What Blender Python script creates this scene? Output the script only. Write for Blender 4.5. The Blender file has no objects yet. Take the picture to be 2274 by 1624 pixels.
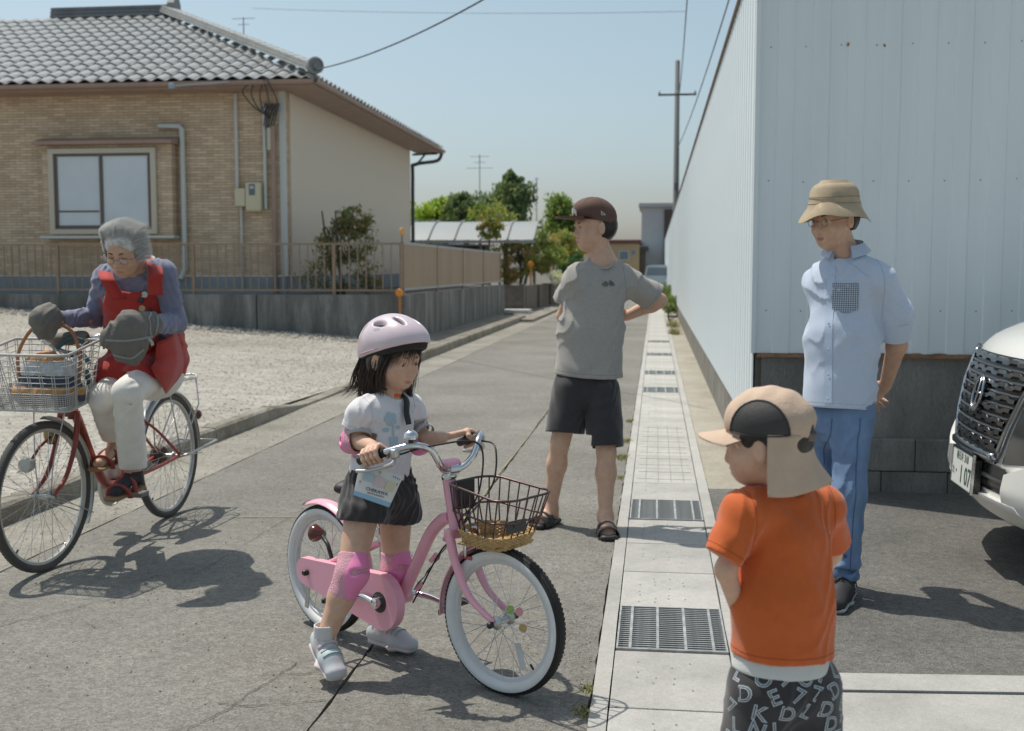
import bpy, bmesh, math, random
import numpy as np
from mathutils import Vector, Matrix
from mathutils.bvhtree import BVHTree
R = math.radians
random.seed(7); RNG = np.random.RandomState(7)
SC = bpy.context.scene
COL = SC.collection

# ------------------------------------------------------------------ camera, sky, sun, exposure
CAM_H = 1.36
PITCH, YAW, LENS = R(4.83), R(7.12), 40.31
cd = bpy.data.cameras.new('camera'); cam = bpy.data.objects.new('camera', cd); COL.objects.link(cam)
cd.sensor_width = 36.0; cd.lens = LENS; cd.clip_start = 0.05; cd.clip_end = 2000
cam.location = (0, 0, CAM_H); cam.rotation_euler = (R(90) - PITCH, 0, YAW)
cd.dof.use_dof = True; cd.dof.focus_distance = 3.95; cd.dof.aperture_fstop = 4.5
SC.camera = cam

SUN_V = Vector((-0.40, 0.235, 1.0)).normalized()          # towards the sun
SUN_EL = math.asin(SUN_V.z); SUN_AZ = math.atan2(SUN_V.x, SUN_V.y)
w = bpy.data.worlds.new('World'); SC.world = w; w.use_nodes = True
nt = w.node_tree; nt.nodes.clear()
sky = nt.nodes.new('ShaderNodeTexSky'); sky.sky_type = 'NISHITA'; sky.sun_disc = False
sky.sun_elevation = SUN_EL; sky.sun_rotation = SUN_AZ
sky.air_density = 1.0; sky.dust_density = 2.0; sky.ozone_density = 3.0; sky.altitude = 0
bgn = nt.nodes.new('ShaderNodeBackground'); bgn.inputs['Strength'].default_value = 0.088
won = nt.nodes.new('ShaderNodeOutputWorld')
hsv = nt.nodes.new('ShaderNodeHueSaturation'); hsv.inputs['Hue'].default_value = 0.472; hsv.inputs['Saturation'].default_value = 0.70
nt.links.new(sky.outputs[0], hsv.inputs['Color']); nt.links.new(hsv.outputs[0], bgn.inputs['Color']); nt.links.new(bgn.outputs[0], won.inputs['Surface'])
sl = bpy.data.lights.new('sun', 'SUN'); sl.energy = 2.7; sl.angle = R(0.53); sl.color = (1.0, 0.94, 0.84)
sun = bpy.data.objects.new('sun', sl); COL.objects.link(sun)
sun.rotation_euler = SUN_V.to_track_quat('Z', 'Y').to_euler(); sun.location = (-6, 4, 14)
vs = SC.view_settings; vs.view_transform = 'Standard'; vs.look = 'None'; vs.exposure = 0.49; vs.gamma = 1.0
vs.use_curve_mapping = False
SC.render.engine = 'CYCLES'; SC.cycles.use_denoising = True; SC.cycles.use_adaptive_sampling = False; SC.cycles.max_bounces = 5; SC.cycles.sample_clamp_indirect = 4.0
SC.cycles.caustics_reflective = False; SC.cycles.caustics_refractive = False

# ------------------------------------------------------------------ survey helper: a sighting (x, y) at distance d along the optical axis, in metres
_sp, _cp, _sy, _cy = math.sin(PITCH), math.cos(PITCH), math.sin(YAW), math.cos(YAW)
FW = np.array([-_sy * _cp, _cy * _cp, -_sp]); RT = np.array([_cy, _sy, 0.0]); UP = np.cross(RT, FW)
TC = np.array([_sy, -_cy, 0.0])                            # horizontal, towards the viewer
def at(x, y, d):
    return np.array([0, 0, CAM_H]) + (FW + RT * ((x - 1136.5) / 2545) - UP * ((y - 812) / 2545)) * d

# ------------------------------------------------------------------ materials
MATS = {}
def nd(t, kind, **kw):
    n = t.nodes.new(kind)
    for k, v in kw.items():
        if hasattr(n, k): setattr(n, k, v)
        else: n.inputs[k].default_value = v
    return n
def mat(name, col, rough=0.6, metal=0.0, var=0.0, vscale=8.0, bump=0.0, bscale=60.0, spec=0.5, sss=0.0, coat=0.0,
        trans=0.0, alpha=1.0, stretch=(1, 1, 1), col2=None, detail=6.0, sheen=0.0, rvar=0.0):
    if name in MATS: return MATS[name]
    m = bpy.data.materials.new(name); m.use_nodes = True; MATS[name] = m
    t = m.node_tree; b = t.nodes['Principled BSDF']
    b.inputs['Base Color'].default_value = (*col, 1); b.inputs['Roughness'].default_value = rough
    b.inputs['Metallic'].default_value = metal; b.inputs['Specular IOR Level'].default_value = spec
    if sss: b.inputs['Subsurface Weight'].default_value = sss; b.inputs['Subsurface Radius'].default_value = (0.012, 0.005, 0.003); b.inputs['Subsurface Scale'].default_value = 1.0
    if coat: b.inputs['Coat Weight'].default_value = coat; b.inputs['Coat Roughness'].default_value = 0.12
    if trans: b.inputs['Transmission Weight'].default_value = trans
    if sheen: b.inputs['Sheen Weight'].default_value = sheen
    if alpha < 1: b.inputs['Alpha'].default_value = alpha
    if var or bump or col2 or rvar:
        tc = nd(t, 'ShaderNodeTexCoord'); mp = nd(t, 'ShaderNodeMapping'); mp.inputs['Scale'].default_value = stretch
        t.links.new(tc.outputs['Object'], mp.inputs['Vector'])
    if var or col2 or rvar:
        n1 = nd(t, 'ShaderNodeTexNoise', Scale=vscale, Detail=detail, Roughness=0.6); t.links.new(mp.outputs[0], n1.inputs['Vector'])
        r = nd(t, 'ShaderNodeValToRGB'); r.color_ramp.elements[0].position = 0.3; r.color_ramp.elements[1].position = 0.7
        if col2: a, c = col, col2
        else: a = tuple(max(0, x * (1 - var)) for x in col); c = tuple(min(1, x * (1 + var)) for x in col)
        r.color_ramp.elements[0].color = (*a, 1); r.color_ramp.elements[1].color = (*c, 1)
        t.links.new(n1.outputs['Fac'], r.inputs[0])
        if var or col2: t.links.new(r.outputs[0], b.inputs['Base Color'])
        if rvar:
            mr = nd(t, 'ShaderNodeMapRange'); mr.inputs['To Min'].default_value = rough - rvar; mr.inputs['To Max'].default_value = rough + rvar
            t.links.new(n1.outputs['Fac'], mr.inputs['Value']); t.links.new(mr.outputs[0], b.inputs['Roughness'])
    if bump:
        n2 = nd(t, 'ShaderNodeTexNoise', Scale=bscale, Detail=4.0); t.links.new(mp.outputs[0], n2.inputs['Vector'])
        bp = nd(t, 'ShaderNodeBump', Strength=bump, Distance=0.01); t.links.new(n2.outputs['Fac'], bp.inputs['Height'])
        t.links.new(bp.outputs[0], b.inputs['Normal'])
    return m

def ground_mat(name, stops, speck, bump, vor=190.0, patch=1.2, rough=0.9, scale=(1, 1, 1), pits=0.0):
    """aggregate surface: large patches (stops), small stones (speck brightness spread) and relief"""
    m = bpy.data.materials.new(name); m.use_nodes = True; MATS[name] = m
    t = m.node_tree; b = t.nodes['Principled BSDF']; b.inputs['Roughness'].default_value = rough; b.inputs['Specular IOR Level'].default_value = 0.3
    tc = nd(t, 'ShaderNodeTexCoord'); mp = nd(t, 'ShaderNodeMapping'); mp.inputs['Scale'].default_value = scale
    t.links.new(tc.outputs['Object'], mp.inputs['Vector']); v = mp.outputs[0]
    n1 = nd(t, 'ShaderNodeTexNoise', Scale=patch, Detail=8.0, Roughness=0.65); t.links.new(v, n1.inputs['Vector'])
    rp = nd(t, 'ShaderNodeValToRGB'); rp.color_ramp.elements[0].position = 0.32; rp.color_ramp.elements[1].position = 0.68
    rp.color_ramp.elements[0].color = (*stops[0], 1); rp.color_ramp.elements[1].color = (*stops[-1], 1)
    if len(stops) == 3:
        e = rp.color_ramp.elements.new(0.5); e.color = (*stops[1], 1)
    t.links.new(n1.outputs['Fac'], rp.inputs[0])
    vo = nd(t, 'ShaderNodeTexVoronoi', Scale=vor); t.links.new(v, vo.inputs['Vector'])
    hs = nd(t, 'ShaderNodeSeparateColor'); t.links.new(vo.outputs['Color'], hs.inputs[0])
    mr = nd(t, 'ShaderNodeMapRange'); mr.inputs['To Min'].default_value = 1 - speck; mr.inputs['To Max'].default_value = 1 + speck
    t.links.new(hs.outputs[0], mr.inputs['Value'])
    n3 = nd(t, 'ShaderNodeTexNoise', Scale=vor * 0.16, Detail=5.0, Roughness=0.7); t.links.new(v, n3.inputs['Vector'])
    mr3 = nd(t, 'ShaderNodeMapRange'); mr3.inputs['From Min'].default_value = 0.3; mr3.inputs['From Max'].default_value = 0.7
    mr3.inputs['To Min'].default_value = 1 - speck * 0.7; mr3.inputs['To Max'].default_value = 1 + speck * 0.7
    t.links.new(n3.outputs['Fac'], mr3.inputs['Value'])
    mm = nd(t, 'ShaderNodeMath', operation='MULTIPLY'); t.links.new(mr.outputs[0], mm.inputs[0]); t.links.new(mr3.outputs[0], mm.inputs[1])
    fac = mm.outputs[0]
    if pits:
        v2 = nd(t, 'ShaderNodeTexVoronoi', Scale=vor * 0.32); t.links.new(v, v2.inputs['Vector'])
        n4 = nd(t, 'ShaderNodeTexNoise', Scale=patch * 2.3, Detail=4.0); t.links.new(v, n4.inputs['Vector'])
        c4 = nd(t, 'ShaderNodeMapRange'); c4.inputs['From Min'].default_value = 0.50; c4.inputs['From Max'].default_value = 0.62; c4.inputs['To Min'].default_value = 0.02; c4.inputs['To Max'].default_value = 0.16
        t.links.new(n4.outputs['Fac'], c4.inputs['Value'])
        lt = nd(t, 'ShaderNodeMath', operation='GREATER_THAN'); t.links.new(v2.outputs['Distance'], lt.inputs[0]); t.links.new(c4.outputs[0], lt.inputs[1])
        mr4 = nd(t, 'ShaderNodeMapRange'); mr4.inputs['To Min'].default_value = 1 - pits; mr4.inputs['To Max'].default_value = 1.0
        t.links.new(lt.outputs[0], mr4.inputs['Value'])
        mm2 = nd(t, 'ShaderNodeMath', operation='MULTIPLY'); t.links.new(fac, mm2.inputs[0]); t.links.new(mr4.outputs[0], mm2.inputs[1]); fac = mm2.outputs[0]
    mx = nd(t, 'ShaderNodeVectorMath', operation='SCALE'); t.links.new(rp.outputs[0], mx.inputs[0]); t.links.new(fac, mx.inputs['Scale'])
    t.links.new(mx.outputs[0], b.inputs['Base Color'])
    ad = nd(t, 'ShaderNodeMath', operation='ADD'); t.links.new(vo.outputs['Distance'], ad.inputs[0]); t.links.new(n3.outputs['Fac'], ad.inputs[1])
    bp = nd(t, 'ShaderNodeBump', Strength=bump, Distance=0.006); t.links.new(ad.outputs[0], bp.inputs['Height'])
    t.links.new(bp.outputs[0], b.inputs['Normal'])
    return m

# ------------------------------------------------------------------ mesh collecting
BASE = {}
def tag(o, label=None, cat=None, group=None, kind=None):
    if label: o['label'] = label
    if cat: o['category'] = cat
    if group: o['group'] = group
    if kind: o['kind'] = kind
    return o
def thing(name, label, cat, loc=(0, 0, 0), group=None):
    o = bpy.data.objects.new(name, None); COL.objects.link(o); o.location = loc; o.empty_display_size = 0.1
    BASE[o.name] = Vector(loc); tag(o, label, cat, group); return o
def base_of(o):
    return BASE.get(o.name, Vector((0, 0, 0))) if o else Vector((0, 0, 0))
def link_mesh(name, V, F, mats, parent=None, mi=None, smooth=True, autos=None):
    b = np.array(base_of(parent)); me = bpy.data.meshes.new(name)
    V = np.asarray(V, float) - b
    me.from_pydata(V.tolist(), [], F if isinstance(F, list) else F.tolist())
    for m in (mats if isinstance(mats, (list, tuple)) else [mats]): me.materials.append(m)
    if mi is not None: me.polygons.foreach_set('material_index', np.asarray(mi, np.int32))
    if smooth: me.polygons.foreach_set('use_smooth', np.ones(len(me.polygons), bool))
    if autos is not None and smooth: me.set_sharp_from_angle(angle=R(autos))
    me.update()
    o = bpy.data.objects.new(name, me); COL.objects.link(o)
    BASE[o.name] = Vector(b)
    if parent: o.parent = parent
    return o
def copy_tree(o, loc=None, parent=None):
    c = o.copy(); COL.objects.link(c)
    if parent: c.parent = parent
    if loc is not None: c.location = loc
    BASE[c.name] = Vector(c.location) if parent is None else base_of(o)
    for ch in list(o.children): copy_tree(ch, None, c)
    return c
def frame(d, side=None):
    d = np.array(d, float); d /= np.linalg.norm(d)
    s = np.array(side if side is not None else ((0, 0, 1) if abs(d[2]) < 0.9 else (1, 0, 0)), float)
    u = s - d * (s @ d); u /= np.linalg.norm(u); return d, u, np.cross(d, u)

class MB:
    def __init__(s): s.v = []; s.f = []; s.m = []; s.cm = 0
    def add(s, V, F, m=None):
        o = len(s.v); s.v += [tuple(p) for p in V]; s.f += [tuple(i + o for i in f) for f in F]; s.m += [s.cm if m is None else m] * len(F); return s
    def box(s, c, size, M=None, bev=0.0):
        c = np.array(c, float); h = np.array(size, float) / 2; A = np.eye(3) if M is None else np.array(M)
        if bev <= 0:
            P = [c + A @ (h * np.array(k)) for k in ((-1, -1, -1), (1, -1, -1), (1, 1, -1), (-1, 1, -1), (-1, -1, 1), (1, -1, 1), (1, 1, 1), (-1, 1, 1))]
            return s.add(P, [(0, 3, 2, 1), (4, 5, 6, 7), (0, 1, 5, 4), (1, 2, 6, 5), (2, 3, 7, 6), (3, 0, 4, 7)])
        bm = bmesh.new(); bmesh.ops.create_cube(bm, size=1)
        for v in bm.verts: v.co = Vector((v.co.x * h[0] * 2, v.co.y * h[1] * 2, v.co.z * h[2] * 2))
        bmesh.ops.bevel(bm, geom=bm.edges[:], offset=bev, segments=2, profile=0.5, affect='EDGES')
        bm.verts.index_update(); V = [c + A @ np.array(v.co) for v in bm.verts]; F = [tuple(v.index for v in f.verts) for f in bm.faces]; bm.free()
        return s.add(V, F)
    def bar(s, p0, p1, wd, ht, side=None, bev=0.0):
        p0 = np.array(p0, float); p1 = np.array(p1, float); d, u, v = frame(p1 - p0, side)
        return s.box((p0 + p1) / 2, (np.linalg.norm(p1 - p0), wd, ht), np.array([d, u, v]).T, bev)
    def tube(s, pts, r, n=8, caps=True, closed=False, flat=None, side=None):
        P = np.array(pts, float); k = len(P); rr = np.full(k, r, float) if np.isscalar(r) else np.array(r, float)
        V = []; F = []
        T = np.gradient(P, axis=0) if not closed else (np.roll(P, -1, 0) - np.roll(P, 1, 0))
        u = None
        for i in range(k):
            d = T[i] / (np.linalg.norm(T[i]) + 1e-12)
            if u is None: d, u, v = frame(d, side)
            else:
                u = u - d * (u @ d); u /= np.linalg.norm(u); v = np.cross(d, u)
            fl = 1.0 if flat is None else flat
            for j in range(n):
                a = 2 * math.pi * j / n; V.append(P[i] + u * math.cos(a) * rr[i] + v * math.sin(a) * rr[i] * fl)
        m = k if closed else k - 1
        for i in range(m):
            for j in range(n):
                a, b_ = i * n + j, i * n + (j + 1) % n; i2 = (i + 1) % k; F.append((a, b_, i2 * n + (j + 1) % n, i2 * n + j))
        if caps and not closed: F.append(tuple(range(n - 1, -1, -1))); F.append(tuple((k - 1) * n + j for j in range(n)))
        return s.add(V, F)
    def lathe(s, prof, c, axis, n=32, side=None, arc=(0, 360)):
        c = np.array(c, float); d, u, v = frame(axis, side); V = []; F = []; k = len(prof); full = abs(arc[1] - arc[0] - 360) < 1e-6
        m = n if full else n + 1
        for j in range(m):
            a = R(arc[0] + (arc[1] - arc[0]) * j / n)
            for (r_, h_) in prof: V.append(c + d * h_ + (u * math.cos(a) + v * math.sin(a)) * r_)
        for j in range(n):
            j2 = (j + 1) % m
            for i in range(k - 1): F.append((j * k + i, j2 * k + i, j2 * k + i + 1, j * k + i + 1))
        return s.add(V, F)
    def torus(s, c, axis, Rr, r, n=48, k=8, side=None, arc=(0, 360), rs=None):
        c = np.array(c, float); d, u, v = frame(axis, side); m = n if arc == (0, 360) else n + 1
        pts = [c + (u * math.cos(R(arc[0] + (arc[1] - arc[0]) * j / n)) + v * math.sin(R(arc[0] + (arc[1] - arc[0]) * j / n))) * Rr for j in range(m)]
        return s.tube(pts, r if rs is None else rs, k, closed=(arc == (0, 360)))
    def prism(s, pts2, o, U, V, N, t):
        o = np.array(o, float); U = np.array(U, float); V = np.array(V, float); N = np.array(N, float); k = len(pts2)
        A = [o + U * a + V * b for a, b in pts2]; B = [p + N * t for p in A]
        F = [tuple(range(k - 1, -1, -1)), tuple(range(k, 2 * k))] + [(i, (i + 1) % k, k + (i + 1) % k, k + i) for i in range(k)]
        return s.add(A + B, F)
    def grid(s, fn, nu, nv):
        V = [fn(i / nu, j / nv) for i in range(nu + 1) for j in range(nv + 1)]
        F = [(i * (nv + 1) + j, (i + 1) * (nv + 1) + j, (i + 1) * (nv + 1) + j + 1, i * (nv + 1) + j + 1) for i in range(nu) for j in range(nv)]
        return s.add(V, F)
    def build(s, name, mats, parent=None, smooth=False, autos=None):
        mi = s.m if any(s.m) else None
        return link_mesh(name, s.v, s.f, mats, parent, mi, smooth or autos is not None, autos)
def bez(pts, n=24):
    """Catmull-Rom through the points"""
    P = np.array(pts, float); k = len(P); out = []
    Q = np.vstack([2 * P[0] - P[1], P, 2 * P[-1] - P[-2]])
    for i in range(k - 1):
        a, b, c, d = Q[i:i + 4]; m = max(2, n // (k - 1))
        for j in range(m):
            t = j / m; out.append(0.5 * (2 * b + (c - a) * t + (2 * a - 5 * b + 4 * c - d) * t * t + (3 * b - a - 3 * c + d) * t ** 3))
    out.append(P[-1]); return np.array(out)
def text_mesh(body, size=1.0, extrude=0.0, outline=0.0, bold=0.0, res=3):
    cu = bpy.data.curves.new('t', 'FONT'); cu.body = body; cu.size = size; cu.align_x = 'CENTER'; cu.align_y = 'CENTER'; cu.extrude = extrude
    cu.resolution_u = res; cu.offset = bold
    if outline: cu.fill_mode = 'NONE'; cu.bevel_depth = outline; cu.bevel_resolution = 0
    ob = bpy.data.objects.new('t', cu); COL.objects.link(ob)
    dg = bpy.context.evaluated_depsgraph_get(); me = bpy.data.meshes.new_from_object(ob.evaluated_get(dg))
    V = np.array([v.co[:] for v in me.vertices]).reshape(-1, 3); F = [tuple(p.vertices) for p in me.polygons]
    bpy.data.objects.remove(ob); bpy.data.curves.remove(cu); bpy.data.meshes.remove(me)
    return V, F
def snap(V, bvh, direc, off=0.0015, back=0.3):
    """lay points on a surface along a direction"""
    d = Vector(direc).normalized(); out = []
    for p in V:
        h = bvh.ray_cast(Vector(p) - d * back, d)
        out.append(tuple(h[0] - d * off) if h[0] is not None else None)
    return out
def bvh_of(o):
    me = o.data; b = base_of(o) if o.parent is None else base_of(o.parent)
    return BVHTree.FromPolygons([tuple(v.co + b) for v in me.vertices], [tuple(p.vertices) for p in me.polygons])
def decal(name, V2, F, o, U, N, target, m, parent, off=0.0015, lift=0.0):
    """flat print (2-D mesh V2) laid on the target surface: o centre, U right on the print, N out of the surface"""
    N = np.array(N, float); N /= np.linalg.norm(N); U = np.array(U, float); U = U - N * (U @ N); U /= np.linalg.norm(U); W = np.cross(N, U)
    P = [np.array(o) + U * p[0] + W * p[1] for p in V2]
    S = snap(P, target, -N, off); z = [p[2] for p in V2]
    keep = [f for f in F if all(S[i] is not None and np.linalg.norm(np.array(S[i]) - P[i]) < 0.25 for i in f)]
    if not keep: return None
    Q = [tuple(np.array(s_) + N * zz) if s_ is not None else tuple(p) for s_, p, zz in zip(S, P, z)]
    used = sorted({i for f in keep for i in f}); ix = {a: b for b, a in enumerate(used)}
    return link_mesh(name, [Q[i] for i in used], [tuple(ix[i] for i in f) for f in keep], m, parent, smooth=False)

# ------------------------------------------------------------------ implicit surfaces (bodies, clothes, soft things)
def _d(p): return np.array(p, float)
def rc(a, b, ra, rb):
    a, b = _d(a), _d(b); ba = b - a; L = max(ba @ ba, 1e-12); r = max(ra, rb)
    def fn(x, y, z):
        px, py, pz = x - a[0], y - a[1], z - a[2]
        t = np.clip((px * ba[0] + py * ba[1] + pz * ba[2]) / L, 0, 1)
        return np.sqrt((px - ba[0] * t) ** 2 + (py - ba[1] * t) ** 2 + (pz - ba[2] * t) ** 2) - (ra + (rb - ra) * t)
    return fn, np.minimum(a, b) - r, np.maximum(a, b) + r
def ec(a, b, A, B, side):
    """tapered limb of elliptic section: A, B = (half width along side, half depth) at the two ends"""
    a, b = _d(a), _d(b); ba = b - a; L = max(ba @ ba, 1e-12); ax, u, v = frame(ba, side); r = max(*A, *B)
    def fn(x, y, z):
        px, py, pz = x - a[0], y - a[1], z - a[2]
        t = np.clip((px * ba[0] + py * ba[1] + pz * ba[2]) / L, 0, 1)
        px = px - ba[0] * t; py = py - ba[1] * t; pz = pz - ba[2] * t
        ru = A[0] + (B[0] - A[0]) * t; rv = A[1] + (B[1] - A[1]) * t; rm = np.minimum(ru, rv)
        cu = (px * u[0] + py * u[1] + pz * u[2]) / ru; cv = (px * v[0] + py * v[1] + pz * v[2]) / rv; ca = (px * ax[0] + py * ax[1] + pz * ax[2]) / rm
        return (np.sqrt(cu * cu + cv * cv + ca * ca) - 1) * rm
    return fn, np.minimum(a, b) - r, np.maximum(a, b) + r
def el(c, r, M=None):
    c, r = _d(c), _d(r); M = np.eye(3) if M is None else np.array(M)      # columns of M are the axes
    def fn(x, y, z):
        px, py, pz = x - c[0], y - c[1], z - c[2]; q = [(px * M[0, i] + py * M[1, i] + pz * M[2, i]) / r[i] for i in range(3)]
        k0 = np.sqrt(q[0] ** 2 + q[1] ** 2 + q[2] ** 2); k1 = np.sqrt((q[0] / r[0]) ** 2 + (q[1] / r[1]) ** 2 + (q[2] / r[2]) ** 2) + 1e-9
        return k0 * (k0 - 1) / k1
    e = np.abs(M) @ r
    return fn, c - e, c + e
def bxp(c, h, M=None, r=0.01):
    c, h = _d(c), _d(h); M = np.eye(3) if M is None else np.array(M)
    def fn(x, y, z):
        px, py, pz = x - c[0], y - c[1], z - c[2]; q = [np.abs(px * M[0, i] + py * M[1, i] + pz * M[2, i]) - h[i] + r for i in range(3)]
        o = np.sqrt(np.maximum(q[0], 0) ** 2 + np.maximum(q[1], 0) ** 2 + np.maximum(q[2], 0) ** 2)
        return o + np.minimum(np.maximum(np.maximum(q[0], q[1]), q[2]), 0) - r
    e = np.abs(M) @ h
    return fn, c - e, c + e
def cut(p, n):
    """keep the side of the plane away from n"""
    p, n = _d(p), _d(n); n = n / np.linalg.norm(n); k = p @ n
    return lambda x, y, z: x * n[0] + y * n[1] + z * n[2] - k
def cloth(amp, fx, fy, fz, seed=0):
    r = np.random.RandomState(seed); ph = r.rand(12) * 6.28
    def fn(x, y, z):
        wx = x * fx + 0.7 * np.sin(z * fz * 0.6 + ph[0]) + 0.5 * np.sin(y * fy * 0.8 + ph[1])
        wy = y * fy + 0.7 * np.sin(x * fx * 0.7 + ph[2]) + 0.5 * np.sin(z * fz * 0.5 + ph[3])
        wz = z * fz + 0.8 * np.sin(x * fx * 0.5 + y * fy * 0.4 + ph[4])
        a = np.sin(wx + wz + ph[5]) * np.sin(wy - 0.6 * wz + ph[6]); b = np.sin(1.9 * wz + 1.3 * wx + ph[7]) * np.sin(1.7 * wy + ph[8])
        m = 0.5 + 0.5 * np.sin(0.45 * wx - 0.35 * wz + 0.4 * wy + ph[10]); rg = 1 - np.abs(np.sin(1.15 * wx - 1.5 * wz + 0.8 * wy + 0.6 * a + ph[9])) ** 0.6
        return amp * (a * 0.5 + b * 0.3 - 1.5 * rg * m * m)
    return fn
def grid_eval(ops, lo, hi, h):
    lo = _d(lo); n = np.ceil((_d(hi) - lo) / h).astype(int) + 1; f = np.full(n, 0.5, np.float32)
    ax = [(lo[i] + np.arange(n[i]) * h).astype(np.float32) for i in range(3)]
    for op in ops:
        kind = op[0]
        if kind in ('add', 'sub'):
            (fn, b0, b1), k = op[1], op[2]; m = k + 4 * h + 0.012
            i0 = np.clip(np.floor((b0 - m - lo) / h).astype(int), 0, n); i1 = np.clip(np.ceil((b1 + m - lo) / h).astype(int) + 1, 0, n)
            if np.any(i1 <= i0): continue
            sl_ = tuple(slice(i0[i], i1[i]) for i in range(3))
            d = fn(ax[0][sl_[0]][:, None, None], ax[1][sl_[1]][None, :, None], ax[2][sl_[2]][None, None, :]).astype(np.float32); g = f[sl_]
            if kind == 'add':
                if k > 0: hh = np.maximum(k - np.abs(g - d), 0) / k; f[sl_] = np.minimum(g, d) - hh * hh * (k / 4)
                else: f[sl_] = np.minimum(g, d)
            else:
                d = -d
                if k > 0: hh = np.maximum(k - np.abs(g - d), 0) / k; f[sl_] = np.maximum(g, d) + hh * hh * (k / 4)
                else: f[sl_] = np.maximum(g, d)
        elif kind == 'cut':
            f = np.maximum(f, op[1](ax[0][:, None, None], ax[1][None, :, None], ax[2][None, None, :]).astype(np.float32))
        elif kind == 'disp':
            mk = np.abs(f) < 0.05; I = np.nonzero(mk)
            if len(I[0]): f[I] += op[1](ax[0][I[0]], ax[1][I[1]], ax[2][I[2]]).astype(np.float32)
    return f, lo
def nets(f, lo, h):
    s = f < 0
    c = np.zeros(np.array(f.shape) - 1, np.int8)
    for a in (0, 1):
        for b in (0, 1):
            for d in (0, 1): c += s[a:f.shape[0] - 1 + a, b:f.shape[1] - 1 + b, d:f.shape[2] - 1 + d]
    act = (c > 0) & (c < 8); I = np.argwhere(act)
    if len(I) == 0: return np.zeros((0, 3)), np.zeros((0, 4), int)
    idx = np.full(act.shape, -1, np.int32); idx[act] = np.arange(len(I))
    P = np.zeros((len(I), 3)); W = np.zeros(len(I)); cs = [(a, b, d) for a in (0, 1) for b in (0, 1) for d in (0, 1)]
    val = {o: f[I[:, 0] + o[0], I[:, 1] + o[1], I[:, 2] + o[2]] for o in cs}
    for o in cs:
        for k in range(3):
            if o[k] == 0:
                o2 = list(o); o2[k] = 1; o2 = tuple(o2); v1, v2 = val[o], val[o2]; m = (v1 < 0) != (v2 < 0)
                t = v1[m] / (v1[m] - v2[m]); p = np.tile(np.array(o, float), (m.sum(), 1)); p[:, k] += t; P[m] += p; W[m] += 1
    P = (I + P / W[:, None]) * h + lo; Q = []
    for k in range(3):
        a, b = (k + 1) % 3, (k + 2) % 3
        s1 = np.take(s, range(s.shape[k] - 1), k); s2 = np.take(s, range(1, s.shape[k]), k); E = np.argwhere(s1 != s2)
        E = E[(E[:, a] >= 1) & (E[:, b] >= 1) & (E[:, a] < f.shape[a] - 1) & (E[:, b] < f.shape[b] - 1)]
        if len(E) == 0: continue
        def ci(da, db):
            T = E.copy(); T[:, a] += da; T[:, b] += db; return idx[T[:, 0], T[:, 1], T[:, 2]]
        q = np.stack([ci(-1, -1), ci(0, -1), ci(0, 0), ci(-1, 0)], 1); fl = ~s[E[:, 0], E[:, 1], E[:, 2]]
        q[fl] = q[fl][:, ::-1]; Q.append(q)
    Q = np.vstack(Q); return P, Q[(Q >= 0).all(1)]
def sdf_mesh(ops, h, pad=0.03, box=None, fine=(), clip=None):
    """mesh of the implicit solid; fine = [(lo, hi, h)] regions meshed at their own resolution"""
    if box is None:
        lo = np.min([o[1][1] for o in ops if o[0] == 'add'], 0) - pad; hi = np.max([o[1][2] for o in ops if o[0] == 'add'], 0) + pad
    else: lo, hi = _d(box[0]), _d(box[1])
    f, l = grid_eval(ops, lo, hi, h); V, F = nets(f, l, h); Vs, Fs, n = [V], [F], len(V)
    for (a, b, hf) in fine:
        a, b = _d(a), _d(b); c = Vs[0][Fs[0]].mean(1); Fs[0] = Fs[0][~((c > a + h * 0.6) & (c < b - h * 0.6)).all(1)]
        f, l = grid_eval(ops, a, b, hf); v, q = nets(f, l, hf); Vs.append(v); Fs.append(q + n); n += len(v)
    V, F = np.vstack(Vs), np.vstack(Fs)
    u, inv = np.unique(F, return_inverse=True); return V[u], inv.reshape(F.shape)
def sdf(name, ops, h, mats, parent=None, fine=(), box=None, mfn=None, pad=0.03):
    V, F = sdf_mesh(ops, h, pad, box, fine); mi = mfn(V[F].mean(1)) if mfn else None
    return link_mesh(name, V, F, mats, parent, mi)

# ================================================================== THE SETTING
def struct(o, label=None): o['kind'] = 'structure'; return o
M_asph = ground_mat('aged_asphalt', [(0.160, 0.154, 0.136), (0.202, 0.195, 0.174), (0.240, 0.232, 0.208)], 0.24, 0.65, vor=115, patch=0.7, pits=0.55)
M_asph2 = ground_mat('parking_asphalt', [(0.118, 0.115, 0.105), (0.150, 0.146, 0.135), (0.180, 0.175, 0.162)], 0.28, 0.9, vor=130, patch=1.1)
M_conc = ground_mat('pale_concrete', [(0.34, 0.335, 0.31), (0.41, 0.405, 0.38), (0.46, 0.45, 0.42)], 0.10, 0.35, vor=240, patch=1.8)
M_conc2 = ground_mat('sandy_concrete', [(0.30, 0.275, 0.225), (0.36, 0.335, 0.28), (0.41, 0.385, 0.33)], 0.16, 0.5, vor=160, patch=1.4)
M_strip = ground_mat('dusty_edge', [(0.20, 0.19, 0.16), (0.27, 0.255, 0.22), (0.34, 0.32, 0.275)], 0.25, 0.6, vor=120, patch=1.0)
M_kerb = ground_mat('weathered_kerb', [(0.17, 0.155, 0.125), (0.26, 0.24, 0.20), (0.33, 0.31, 0.27)], 0.2, 0.6, vor=120, patch=3)
M_gravel = ground_mat('gravel_earth', [(0.28, 0.26, 0.22), (0.34, 0.32, 0.28), (0.40, 0.385, 0.35)], 0.25, 1.0, vor=34, patch=0.55)
M_dark = mat('crack_dirt', (0.035, 0.03, 0.024), 0.95, var=0.5, vscale=40)
M_earth = mat('earth', (0.13, 0.12, 0.095), 0.95, var=0.25, vscale=0.4)
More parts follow.
